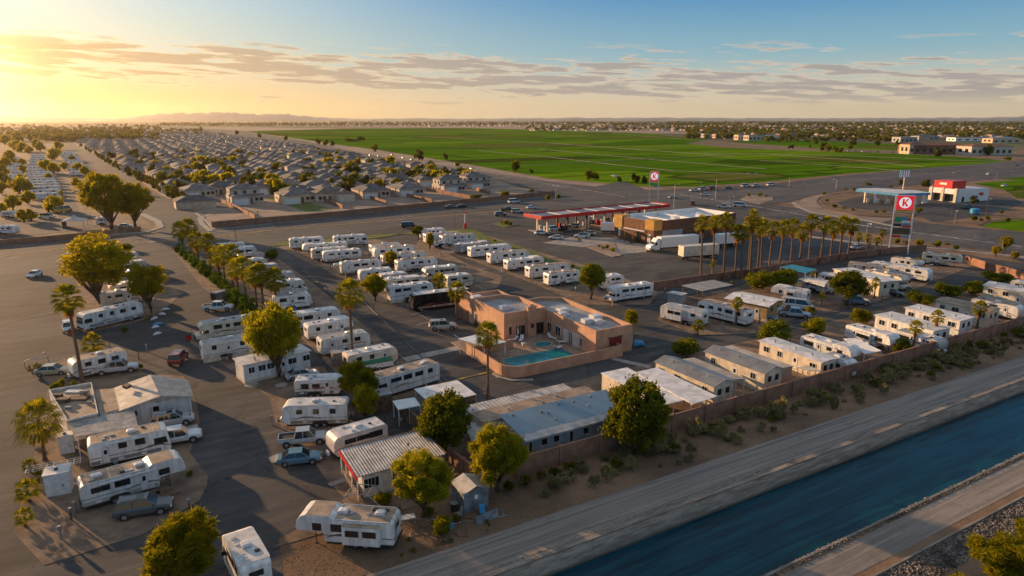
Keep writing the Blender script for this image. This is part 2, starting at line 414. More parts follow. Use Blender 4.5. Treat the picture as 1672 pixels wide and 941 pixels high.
PALM = {'big': palm_proto(1, 9.0, 2.2, 44), 'big2': palm_proto(2, 9.0, 1.9, 38, lean=.02), 'tall': palm_proto(3, 15.0, 1.9, 32, lean=.015, nf=9, wd=.09),
        'tall2': palm_proto(4, 15.0, 1.7, 30, lean=-.02, nf=9, wd=.09), 'fat': palm_proto(5, 3.4, 3.0, 52, skirt=True), 'small': palm_proto(6, 1.1, 1.7, 30, skirt=False),
        'mid': palm_proto(7, 5.5, 1.5, 30, nf=9, wd=.08)}
PH = {'big': 9., 'big2': 9., 'tall': 15., 'tall2': 15., 'fat': 3.4, 'small': 1.1, 'mid': 5.5}

def hide_protos():
    """the patterns themselves are taken out once the copies stand"""
    for r_ in PROTO:
        for c in list(r_.children): bpy.data.objects.remove(c, do_unlink=True)
        bpy.data.objects.remove(r_, do_unlink=True)
rz_ = random.Random(77)
def plant(protos, px, py, wpx, hpx, label, group=None, cat='tree', name=None, base=None):
    """crown centre column px, foot at (px,py) of the photo, crown width and whole height in photo pixels"""
    g = G(px, py); d = g.y * CP + CH * SP
    m = F / d                                                        # pixels per metre at that distance
    rw = wpx / 2 / m; hh = hpx / (m * .93)
    pr = rz_.choice(protos) if isinstance(protos, list) else protos
    shrub = pr.children[0].name.startswith('foliage')
    natural = 1.7 if shrub else 0
    if shrub: sz = hh / 1.62
    else:
        cz = max(v.co.z for v in pr.children[0].data.vertices) if 'top' not in pr else pr['top']
        pr['top'] = cz; sz = hh / cz
    o = dup(pr, g, rz_.uniform(0, 6.28), (rw, rw, sz), label, group); o['category'] = cat
    if 'top' in o: del o['top']
    if name: o.name = name
    return o
def palm(kind, cx, cy, bx, by, label, group, wpx=None):
    """palm with its crown heart at photo (cx,cy) and its foot at (bx,by)"""
    g = G(bx, by); 
    # height that brings the crown heart to row cy above the foot
    v = (cy - 470.5) / F
    # solve (CP*Y - (z-CH)*SP)*v = -(Y*SP) - (z-CH)*CP
    Y = g.y; z = CH + (-(Y * SP) - Y * CP * v) / (CP - SP * v)
    H = max(z, .6); k = H / PH[kind]
    s = k if wpx is None else (wpx / 2 / (F / (Y * CP + CH * SP))) / {'big': 2.0, 'big2': 1.75, 'tall': 1.75, 'tall2': 1.6, 'fat': 2.8, 'small': 1.6, 'mid': 1.4}[kind]
    o = dup(PALM[kind], g, rz_.uniform(0, 6.28), (s, s, k), label, group); o['category'] = 'palm tree'
    # crowns keep their shape: undo the vertical stretch about the trunk top
    for ch in o.children:
        if not ch.name.startswith('trunk'):
            f = s / k; ch.scale = (1, 1, f); ch.location = (0, 0, PH[kind] * (1 - f))
    return o
# ------------------------------------------------------------------ recreational vehicles
def ring(b, x0, x1, z0, z1, y, t=.05, d=.02):
    """window frame in the plane y (outwards is the sign of d)"""
    for a in ((x0 - t, x1 + t, z1, z1 + t), (x0 - t, x1 + t, z0 - t, z0), (x0 - t, x0, z0, z1), (x1, x1 + t, z0, z1)):
        b.box(a[0], a[1], min(y, y + d), max(y, y + d), a[2], a[3])
def window(par, x0, x1, z0, z1, y, out, lvl, name='window'):
    b = MB(); b.box(x0, x1, min(y, y + out * .015), max(y, y + out * .015), z0, z1); o = b.build(name, glass, par)
    if lvl > 1:
        b = MB(); ring(b, x0, x1, z0, z1, y, .045, out * .03)
        b.box((x0 + x1) / 2 - .012, (x0 + x1) / 2 + .012, min(y + out * .015, y + out * .026), max(y + out * .015, y + out * .026), z0, z1)
        b.build('frame', frame_d, o)
def end_window(par, x, out, y0, y1, z0, z1, name='rear_window'):
    b = MB(); b.box(min(x, x + out * .015), max(x, x + out * .015), y0, y1, z0, z1); b.build(name, glass, par)
def wheel(par, x, y0, y1, r=.36, lvl=1, name='wheel', n=16):
    b = MB(); b.cyly(x, r, r, y0, y1, n); o = b.build(name, rubber, par)
    if lvl:
        b = MB(); ys = y0 if abs(y0) > abs(y1) else y1; e = .012 if ys > 0 else -.012
        b.cyly(x, r, r * .58, min(ys, ys + e), max(ys, ys + e), n); b.build('rim', rimm, o)
def rv(kind, L, H, W, seed, lvl=1, paint=None, roof=None, stripe=None, slide=None, awning=True, label='', group=None, cat='camper', skirt=False, band=None):
    rnd = random.Random(seed); paint = paint or white; roof = roof or roofw; stripe = stripe or st_grey
    nm = {'tt': 'travel_trailer', 'fw': 'fifth_wheel_trailer', 'ca': 'motorhome', 'cc': 'cab_over_motorhome'}[kind]
    t = thing(nm, label, cat, group=group); a, h, y = L / 2, H, W / 2
    zb = .52
    if kind == 'tt':
        pr = [(-a, zb), (a - .35, zb), (a - .05, .95), (a, 1.3), (a, h - .75), (a - .12, h - .35), (a - .4, h - .08), (a - .8, h), (-a + .3, h), (-a + .08, h - .1), (-a, h - .35)]
        r0, r1 = -a + .3, a - .85
    elif kind == 'fw':
        pr = [(-a, zb + .1), (a - 2.6, zb), (a - 2.45, 1.45), (a - .15, 1.5), (a, 1.7), (a - .18, h - .5), (a - .5, h - .1), (a - .95, h + .02), (a - 3.0, h + .02), (a - 3.5, h - .22), (-a + .3, h - .22), (-a + .08, h - .32), (-a, h - .55)]
        r0, r1 = -a + .3, a - 3.55
    elif kind == 'ca':
        pr = [(-a, .55), (a - .1, .42), (a, .7), (a, 1.35), (a - .16, h - .55), (a - .3, h - .15), (a - .7, h), (-a + .25, h), (-a, h - .25)]
        r0, r1 = -a + .3, a - .8
    else:
        pr = [(-a, .6), (a - 2.2, .55), (a - 2.1, .5), (a - .05, .5), (a, .75), (a - .05, 1.1), (a - .9, 1.28), (a - 1.45, 1.95), (a - .75, 2.05), (a - .6, 2.3), (a - .75, h - .3), (a - 1.3, h), (-a + .25, h), (-a, h - .25)]
        r0, r1 = -a + .3, a - 1.35
    b = MB(); b.prof(pr, -y, y); b.build('body', paint, t, bevel=.06 if lvl > 1 else (.05 if lvl == 1 else 0))
    hr = h - .22 if kind == 'fw' else h
    b = MB(); b.box(r0, r1, -y + .07, y - .07, hr - .02, hr + .03)
    if kind == 'fw': b.box(a - 3.0, a - 1.0, -y + .07, y - .07, h, h + .05)
    b.build('roof', roof, t)
    b = MB(); b.box(-a + .25, (a - 2.7 if kind == 'fw' else a - .5), -y + .14, y - .14, .28, .56); b.build('chassis', chas, t)
    # roof gear
    def unit(x, y_=0.):
        b = MB(); b.prof([(x - .5, hr + .03), (x + .5, hr + .03), (x + .42, hr + .24), (x + .2, hr + .32), (x - .38, hr + .32), (x - .48, hr + .2)], y_ - .34, y_ + .34)
        o = b.build('air_conditioner', plastic, t, bevel=.05 if lvl > 1 else 0)
        if lvl > 1:
            b = MB()
            for k in range(4): b.box(x - .505, x - .49, y_ - .25 + k * .13, y_ - .2 + k * .13, hr + .08, hr + .17)
            b.build('grille', frame_d, o)
    unit(rnd.uniform(-.05, .12) * L)
    if L > 8.6 and lvl: unit(-.33 * L)
    for k in range(0 if lvl == 0 else 2 + (lvl > 1) * 2):
        x = r0 + .6 + (r1 - r0 - 1.2) * rnd.random(); yy = rnd.choice([-.5, .45, .1]) * y; q = rnd.uniform(.16, .24)
        b = MB(); b.prism([(x - q, yy - q), (x + q, yy - q), (x + q, yy + q), (x - q, yy + q)], hr + .031, hr + rnd.uniform(.1, .17)); b.build('roof_vent', rnd.choice([plastic, plastic, frame_d, roofg]), t, bevel=.03 if lvl > 1 else 0)
    if lvl > 1:
        for xx in (-.22, .02, .3):                                  # seams and sealant lines across the membrane
            b = MB(); b.box(xx * L - .02, xx * L + .02, -y + .08, y - .08, hr + .03, hr + .036); b.build('roof_seam', plastic, t)
        b = MB(); b.tube([(-a + .9, y * .5, hr), (-a + .9, y * .5, hr + .28)], .03, 5); b.tube([(-a + .9, y * .5, hr + .28), (-a + .6, y * .3, hr + .36)], .02, 5); b.build('antenna', steel, t)
        b = MB()
        for yy in (-y + .03, y - .03): b.box(r0, r1, yy - .035, yy + .035, hr - .005, hr + .05)
        b.build('gutter_rail', plastic, t)
    # side windows, doors, stripes
    zw = hr - .75
    for s in (-1, 1):
        ys = s * y; used = []
        if kind == 'cc':
            b = MB(); b.prof([(a - 2.05, 1.35), (a - 1.15, 1.35), (a - 1.55, 1.9), (a - 2.05, 1.9)], min(ys, ys + s * .015), max(ys, ys + s * .015)); b.build('cab_window', glass, t)
        if kind == 'ca':
            b = MB(); b.prof([(a - 1.6, 1.5), (a - .25, 1.5), (a - .4, 2.2), (a - 1.6, 2.2)], min(ys, ys + s * .015), max(ys, ys + s * .015)); b.build('cab_window', glass, t)
        xe = a - (1.9 if kind in ('ca',) else 2.5 if kind == 'cc' else .9)
        n = 4 if L > 8.5 else 3; xs = [-a + .7 + (xe + a - .9) * (k + .5) / n for k in range(n)]
        if slide and s == slide[2]:
            sx0, sx1 = -a + slide[0] * L, -a + slide[1] * L
            xs = [x for x in xs if not (sx0 - .6 < x < sx1 + .6)]
            b = MB(); b.box(sx0, sx1, min(ys, ys + s * .55), max(ys, ys + s * .55), .72, hr - .28); so_ = b.build('slide_out', paint, t, bevel=.04)
            b = MB(); b.box(sx0 + .03, sx1 - .03, min(ys, ys + s * .53), max(ys, ys + s * .53), hr - .279, hr - .24); b.build('slide_roof', roof, so_)
            yo = ys + s * .55; m_ = (sx0 + sx1) / 2
            for q in ([m_] if sx1 - sx0 < 2.4 else [sx0 + (sx1 - sx0) * .27, sx0 + (sx1 - sx0) * .73]):
                w_ = .55; b = MB(); b.box(q - w_, q + w_, min(yo, yo + s * .015), max(yo, yo + s * .015), zw - .38, zw + .12); b.build('slide_window', glass, so_)
                if lvl > 1: b = MB(); ring(b, q - w_, q + w_, zw - .38, zw + .12, yo, .04, s * .03); b.build('slide_window_frame', frame_d, so_)
        dk = rnd.randrange(len(xs)) if (xs and s == -1) else None
        for k, x in enumerate(xs):
            if k == dk:
                b = MB(); b.box(x - .33, x + .33, min(ys, ys + s * .02), max(ys, ys + s * .02), .62, 2.35); d_ = b.build('door', plastic, t)
                b = MB(); b.box(x - .15, x + .15, min(ys, ys + s * .03), max(ys, ys + s * .03), 1.6, 2.1); b.build('door_window', glass, d_)
                if lvl > 1:
                    b = MB(); ring(b, x - .33, x + .33, .64, 2.33, ys, .03, s * .028); b.build('door_trim', st_grey, d_)
                    b = MB(); b.box(x - .3, x + .3, min(ys + s * .05, ys + s * .4), max(ys + s * .05, ys + s * .4), .3, .36); b.build('door_step', chas, d_)
            else:
                ww = rnd.choice([.3, .45, .62, .75, .36]); hh = rnd.choice([.26, .34, .3]); window(t, x - ww, x + ww, zw - hh, zw + hh * .8, ys, s, lvl)
        if stripe and lvl:
            b = MB(); y0_, y1_ = min(ys, ys + s * .006), max(ys, ys + s * .006)
            z_ = rnd.uniform(1.15, 1.4)
            b.prof([(-a + .05, z_), (xe, z_ + .02), (xe, z_ + .07), (-a + .05, z_ + .09)], y0_, y1_)
            x_ = rnd.uniform(-.2, .1) * L
            pts = [(x_ + k * .42, z_ - .12 + .62 * math.sin(k * .38 + .2) * (.4 + .06 * k)) for k in range(9)]
            b.prof(pts + [(p[0], p[1] - .06 - .13 * math.sin(i / 8 * math.pi)) for i, p in list(enumerate(pts))[::-1]], y0_ + s * .0035, y1_ + s * .0035)
            b.build('stripe', stripe, t)
            if lvl > 1:
                b = MB()
                for q in (.12, .34, .62): b.box(-a + q * L, -a + q * L + .5, min(ys, ys + s * .012), max(ys, ys + s * .012), .68, .92)
                b.build('hatch', plastic, t)
    if band and kind in ('tt', 'fw', 'ca'):
        for s in (-1, 1): b = MB(); b.box(-a + .06, a - (2.7 if kind == 'fw' else 1.0), min(s * y, s * (y + .003)), max(s * y, s * (y + .003)), .62, 1.02); b.build('lower_band', band, t)
    # running gear
    if kind in ('tt', 'fw'):
        xc = -.08 * L if kind == 'tt' else -.16 * L
        for s in (-1, 1):
            for q in ((-.45, .45) if L > 6 else (0,)):
                wheel(t, xc + q, s * (y - .28), s * (y - .03), .36, lvl)
            if lvl:
                b = MB(); ys = s * y; b.prof([(xc - .95, .5), (xc - .85, .82), (xc - .6, .95), (xc + .6, .95), (xc + .85, .82), (xc + .95, .5)], min(ys, ys + s * .02), max(ys, ys + s * .02)); b.build('wheel_arch', chas, t)
        if kind == 'tt':
            b = MB(); b.tube([(a - .6, -.7, .5), (a + .9, 0, .48)], .05, 5); b.tube([(a - .6, .7, .5), (a + .9, 0, .48)], .05, 5); b.tube([(a + .75, 0, 0), (a + .75, 0, .9)], .04, 5); b.build('hitch', chas, t)
            b = MB()
            for yy in (-.2, .2): b.tube([(a + .3, yy, .5), (a + .3, yy, .58), (a + .3, yy, .95), (a + .3, yy, 1.03)], [.12, .16, .16, .08], 8)
            b.build('gas_bottles', plastic, t)
        else:
            b = MB()
            for s in (-1, 1): b.tube([(a - 1.6, s * .7, 0), (a - 1.6, s * .7, 1.5)], .05, 5); b.box(a - 1.72, a - 1.48, s * .7 - .12, s * .7 + .12, 0, .04)
            b.build('landing_leg', chas, t)
    else:
        for s in (-1, 1):
            wheel(t, a - (1.15 if kind == 'cc' else 1.7), s * (y - .3), s * (y - .02), .42, lvl); wheel(t, -a + 2.3, s * (y - .34), s * (y - .02), .42, lvl)
        if kind == 'ca':
            b = MB(); b.face([(a + .012, -y + .1, 1.37), (a + .012, y - .1, 1.37), (a - .145, y - .1, h - .57), (a - .145, -y + .1, h - .57)]); b.build('windshield', glass, t)
            b = MB(); b.box(a, a + .1, -y + .05, y - .05, .42, .66); b.build('bumper', chas, t)
        else:
            b = MB(); b.face([(a - .92, -y + .12, 1.31), (a - .92, y - .12, 1.31), (a - 1.43, y - .15, 1.92), (a - 1.43, -y + .15, 1.92)]); b.build('windshield', glass, t)
            b = MB(); b.box(a, a + .1, -y + .05, y - .05, .48, .66); b.build('bumper', chas, t)
            b = MB(); b.box(a - .04, a + .015, -y * .5, y * .5, .72, 1.02); b.build('radiator_grille', frame_d, t)
        for s in (-1, 1):
            b = MB(); b.box(a - .01, a + .02, s * y * .82 - .14, s * y * .82 + .14, .78, .98); b.build('headlight', lampclear, t)
            b = MB(); b.box(a - .9, a - .7, min(s * y, s * (y + .28)), max(s * y, s * (y + .28)), 1.55, 1.95); b.build('mirror', chas, t)
    end_window(t, -a, -1, -.55, .55, hr - 1.1, hr - .6)
    if lvl:
        for s in (-1, 1):
            b = MB(); b.box(-a - .02, -a, s * (y - .28), s * (y - .12), .95, 1.25) if s > 0 else b.box(-a - .02, -a, -y + .12, -y + .28, .95, 1.25); b.build('tail_light', lampred, t)
        b = MB(); b.box(-a - .12, -a - .01, -y + .05, y - .05, .5, .62); b.build('rear_bumper', chas, t)
    if awning and lvl:
        b = MB(); x0, x1 = -a + .16 * L, a - .3 * L
        b.tube([(x0, -y - .09, hr - .28), (x1, -y - .09, hr - .28)], .075, 7); b.build('awning_roll', plastic, t)
    if lvl > 1 and rnd.random() < .7:
        b = MB(); [b.tube([(-a - .08, yy, .7), (-a - .08, yy, hr + .05)], .02, 4) for yy in (.45, .8)]; [b.tube([(-a - .08, .45, .9 + k * .3), (-a - .08, .8, .9 + k * .3)], .016, 4) for k in range(7)]; b.build('ladder', steel, t)
    if skirt:
        b = MB(); b.box(-a + .03, a - .7, -y + .03, -y + .05, .0, .5); b.box(-a + .03, a - .7, y - .05, y - .03, 0, .5); b.build('skirting', cream, t)
    return t
def solve_end(A, dirv, x2, z):
    lo, hi = .5, 60.
    s = 1 if QX(A + dirv * hi) > QX(A) else -1
    for _ in range(50):
        m_ = (lo + hi) / 2
        if (QX(A + dirv * m_) - x2) * s < 0: lo = m_
        else: hi = m_
    return lo
def place_side(x1, y1, x2, y2, z, W, ang=None, Lclamp=None, front='R'):
    """roof edge nearest the camera from photo (x1,y1) to x2 ; y2 None = heading given by ang (degrees). Returns centre, rot, L"""
    A = G(x1, y1, z)
    if ang is None:
        B = G(x2, y2, z); dv = (B - A); L = dv.length; dv.normalize()
    else:
        dv = Vector((math.cos(R(ang)), math.sin(R(ang)), 0)); L = solve_end(A, dv, x2, z)
    if Lclamp:
        L2 = min(max(L, Lclamp[0]), Lclamp[1]); A = A + dv * (L - L2) / 2; L = L2
    nrm = Vector((-dv.y, dv.x, 0))
    if nrm.dot(A) < 0: nrm = -nrm
    c = A + dv * L / 2 + nrm * W / 2; c.z = 0
    rot = math.atan2(dv.y, dv.x)
    if front == 'L': rot += math.pi
    return c, rot, L
RVN = [0]; RVS = []; offgrey = mat('rv_offgrey', (.46, .45, .43), .5, .12, .9, objvar=.1)
def put_rv(kind, x1, y1, x2, label, y2=None, ang=None, H=3.05, W=2.5, lvl=1, front='R', group=None, cat='camper', Lc=(4.5, 12.5), **k):
    RVN[0] += 1
    c, rot, L = place_side(x1, y1, x2, y2, H, W, ang, Lc, front)
    vr = random.Random(RVN[0] * 31)
    if lvl == 1 and 'paint' not in k: k['paint'] = vr.choice([white, white, cream, offgrey, white]); k.setdefault('stripe', vr.choice([st_grey, st_beige, st_brown, st_maroon]))
    if 'roof' not in k: k['roof'] = vr.choice([roofw, roofw, rooft, roofg, roofw])
    k['band'] = vr.choice([None, None, st_beige, offgrey, st_grey]); RVS.append((c, rot, L, W))
    # the door side (-y) is turned to the camera by the heading already when front == 'R'
    t = rv(kind, L, H, W, RVN[0] * 7 + 3, lvl, label=label, group=group, cat=cat, **k)
    t.location = c; t.rotation_euler = (0, 0, rot); return t

# ------------------------------------------------------------------ cars
CARP = {}
def paintmat(n, c): return mat('car_paint_' + n, c, .28, .05, 2., coat=.6)
CP_ = {'silver': paintmat('silver', (.42, .44, .46)), 'white': paintmat('white', (.66, .66, .65)), 'grey': paintmat('grey', (.10, .105, .11)), 'blue': paintmat('blue', (.10, .20, .27)),
       'red': paintmat('red', (.28, .03, .025)), 'black': paintmat('black', (.02, .02, .022)), 'beige': paintmat('beige', (.42, .34, .22)), 'tan': paintmat('tan', (.5, .45, .38)), 'yellow': paintmat('yellow', (.6, .36, .05))}
def car(kind, col, label, px=None, py=None, ang=0., loc=None, lvl=1, group=None, k=1.0):
    """front at +x"""
    nm = {'sedan': 'sedan_car', 'suv': 'sport_utility_car', 'pickup': 'pickup_truck', 'van': 'van'}[kind]
    t = thing(nm, label, 'pickup truck' if kind == 'pickup' else ('van' if kind == 'van' else 'car'), group=group); pm = CP_[col]
    if kind == 'sedan': L, W = 4.7, 1.8; st = [(-2.35, .42, .72, .72), (-2.2, .3, .92, .84), (-1.5, .24, .98, .9), (.8, .24, .95, .9), (1.7, .26, .86, .88), (2.2, .3, .72, .8), (2.35, .4, .6, .66)]; cab = (-1.85, -1.0, .35, 1.15, .93, 1.42)
    elif kind == 'suv': L, W = 4.9, 1.9; st = [(-2.45, .5, .95, .82), (-2.35, .4, 1.1, .9), (-1.4, .34, 1.13, .95), (1.0, .34, 1.12, .95), (1.9, .36, 1.05, .92), (2.3, .42, .92, .86), (2.45, .5, .75, .75)]; cab = (-2.3, -1.95, .45, 1.25, 1.1, 1.75)
    elif kind == 'pickup': L, W = 5.6, 1.95; st = [(-2.8, .55, 1.02, .9), (-2.7, .5, 1.05, .95), (-.9, .42, 1.08, .97), (1.3, .42, 1.1, .97), (2.3, .44, 1.05, .94), (2.7, .5, .95, .9), (2.8, .55, .8, .85)]; cab = (-.95, -.75, .75, 1.45, 1.07, 1.82)
    else: L, W = 5.4, 1.98; st = [(-2.7, .5, 1.2, .92), (-2.6, .4, 1.25, .96), (-1, .36, 1.25, .98), (1.5, .36, 1.2, .98), (2.2, .4, 1.05, .95), (2.6, .45, .9, .88), (2.7, .5, .75, .8)]; cab = (-2.6, -2.5, 1.2, 2.1, 1.2, 2.05)
    b = MB(); n0 = None
    secs = []
    for x, zb, zt, hw in st:
        secs.append([(x, -hw * .92, zb), (x, hw * .92, zb), (x, hw, zb + .14), (x, hw, zt - .2), (x, hw * .93, zt - .03), (x, hw * .7, zt), (x, -hw * .7, zt), (x, -hw * .93, zt - .03), (x, -hw, zt - .2), (x, -hw, zb + .14)])
    vs = [p for s_ in secs for p in s_]; m_ = 10; fs = []
    for i in range(len(secs) - 1):
        for k_ in range(m_): fs.append((i * m_ + k_, (i + 1) * m_ + k_, (i + 1) * m_ + (k_ + 1) % m_, i * m_ + (k_ + 1) % m_)[::-1])
    fs.append(tuple(range(m_))[::-1]); fs.append(tuple((len(secs) - 1) * m_ + k_ for k_ in range(m_)))
    b.add(vs, fs); b.build('body', pm, t, smooth=False)
    x0, x1, x2, x3, zb, zt = cab; hw = W / 2 * .93; ht = W / 2 * .74
    if kind == 'pickup':
        b = MB(); b.box(-2.68, -1.02, -.8, .8, 1.0, 1.085); o = b.build('cargo_bed', chas, t)
        b = MB(); [b.box(-2.78, -1.0, s * .9 - .05, s * .9 + .05, 1.0, 1.2) for s in (-1, 1)]; b.box(-2.8, -2.72, -.85, .85, 1.0, 1.2); b.build('bed_rail', pm, o)
    b = MB(); b.add([(x0, -hw, zb - .03), (x3, -hw, zb - .03), (x3, hw, zb - .03), (x0, hw, zb - .03), (x1, -ht, zt), (x2, -ht, zt), (x2, ht, zt), (x1, ht, zt)],
                    [(4, 5, 6, 7), (0, 1, 5, 4), (1, 2, 6, 5), (2, 3, 7, 6), (3, 0, 4, 7)]); b.build('windows', glass, t)
    b = MB(); b.prism([(x1 - .03, -ht - .02), (x2 + .03, -ht - .02), (x2 + .03, ht + .02), (x1 - .03, ht + .02)], zt + .002, zt + .05); r_ = b.build('roof', pm, t)
    if lvl:
        b = MB()
        for s in (-1, 1):
            b.tube([(x0, s * hw, zb - .02), (x1, s * ht, zt + .01)], .05, 4); b.tube([(x3, s * hw, zb - .02), (x2, s * ht, zt + .01)], .04, 4)
            xm = (x1 + x2) / 2; b.tube([(xm, s * (hw + .0), zb - .02), (xm, s * ht, zt + .01)], .045, 4)
            if kind in ('suv', 'van'): b.tube([(x0 + .75, s * hw, zb - .02), (x1 + .65, s * ht, zt + .01)], .06, 4)
        b.build('pillars', pm, t)
        b = MB(); b.box(L / 2 - .12, L / 2 + .04, -W * .42, W * .42, st[0][1] - .06, st[0][1] + .1); b.build('front_bumper', chas if kind != 'pickup' else steel, t)
        b = MB(); b.box(-L / 2 - .04, -L / 2 + .12, -W * .42, W * .42, st[0][1] - .06, st[0][1] + .1); b.build('rear_bumper', chas if kind != 'pickup' else steel, t)
        for s in (-1, 1):
            zl = st[-1][2] - .03; b = MB(); b.box(L / 2 - .13, L / 2 + .02, s * W * .36 - .14, s * W * .36 + .14, zl - .1, zl + .06); b.build('headlight', lampclear, t)
            zl = st[0][2] - .1; b = MB(); b.box(-L / 2 - .02, -L / 2 + .1, s * W * .38 - .1, s * W * .38 + .1, zl - .16, zl + .04); b.build('tail_light', lampred, t)
            b = MB(); b.box(x3 - .35, x3 - .2, s * (hw + .1) - .09, s * (hw + .1) + .09, zb - .05, zb + .12); b.build('mirror', pm, t)
        if kind in ('suv', 'van'):
            b = MB(); [b.tube([(x1 + .2, s * ht * .85, zt + .1), (x2 - .1, s * ht * .85, zt + .1)], .025, 4) for s in (-1, 1)]; b.build('roof_rack', chas, r_)
            if kind == 'suv': b = MB(); b.box(x2 - .95, x2 - .3, -.38, .38, zt + .05, zt + .056); b.build('sunroof', glass, r_)
    rw = {'sedan': .33, 'suv': .38, 'pickup': .4, 'van': .38}[kind]
    for s in (-1, 1):
        for x in (L / 2 - .95, -L / 2 + .95):
            wheel(t, x, s * (W / 2 - .2), s * (W / 2 + .01), rw, lvl, n=14)
            if lvl: b = MB(); b.cyly(x, rw, rw + .07, min(s * (W / 2 - .1), s * (W / 2 - .005)), max(s * (W / 2 - .1), s * (W / 2 - .005)), 14); b.build('wheel_arch', chas, t)
    if px is not None: loc = G(px, py)
    t.location = loc; t.rotation_euler = (0, 0, R(ang)); t.scale = (k, k, k); return t

# ------------------------------------------------------------------ buildings from three photo points
def frame3(A, B, Cc):
    """local frame: origin A, u along A->B, v towards Cc ; lengths"""
    u = B - A; Lu = math.hypot(u.x, u.y); u = Vector((u.x / Lu, u.y / Lu, 0)); v = Vector((-u.y, u.x, 0)); w_ = (Cc - B).dot(v)
    if w_ < 0: v = -v; w_ = -w_
    return u, v, Lu, w_
def ribs(b, u0, u1, v0, v1, z0, z1, pitch=.45, hgt=.05, along='v'):
    """a ribbed metal sheet over u0..u1 x v0..v1 ; z0 at v0 and z1 at v1 ; ribs run along v (or u)"""
    if along == 'v':
        n = max(2, int((u1 - u0) / pitch))
        for i in range(n):
            a = u0 + (u1 - u0) * i / n; c = (u1 - u0) / n
            xs = [(a, 0), (a + c * .35, 0), (a + c * .45, hgt), (a + c * .85, hgt), (a + c, 0)]
            for (p, q), (p2, q2) in zip(xs, xs[1:]): b.face([(p, v0, z0 + q), (p2, v0, z0 + q2), (p2, v1, z1 + q2), (p, v1, z1 + q)])
    else:
        n = max(2, int((v1 - v0) / pitch))
        for i in range(n):
            f0 = i / n; c = 1 / n; V = lambda f: v0 + (v1 - v0) * f; Z = lambda f: z0 + (z1 - z0) * f
            xs = [(f0, 0), (f0 + c * .35, 0), (f0 + c * .45, hgt), (f0 + c * .85, hgt), (f0 + c, 0)]
            for (p, q), (p2, q2) in zip(xs, xs[1:]): b.face([(u0, V(p), Z(p) + q), (u1, V(p), Z(p) + q), (u1, V(p2), Z(p2) + q2), (u0, V(p2), Z(p2) + q2)])
def local_thing(name, label, cat, A, u, group=None):
    return thing(name, label, cat, (A.x, A.y, 0), math.atan2(u.y, u.x), group)
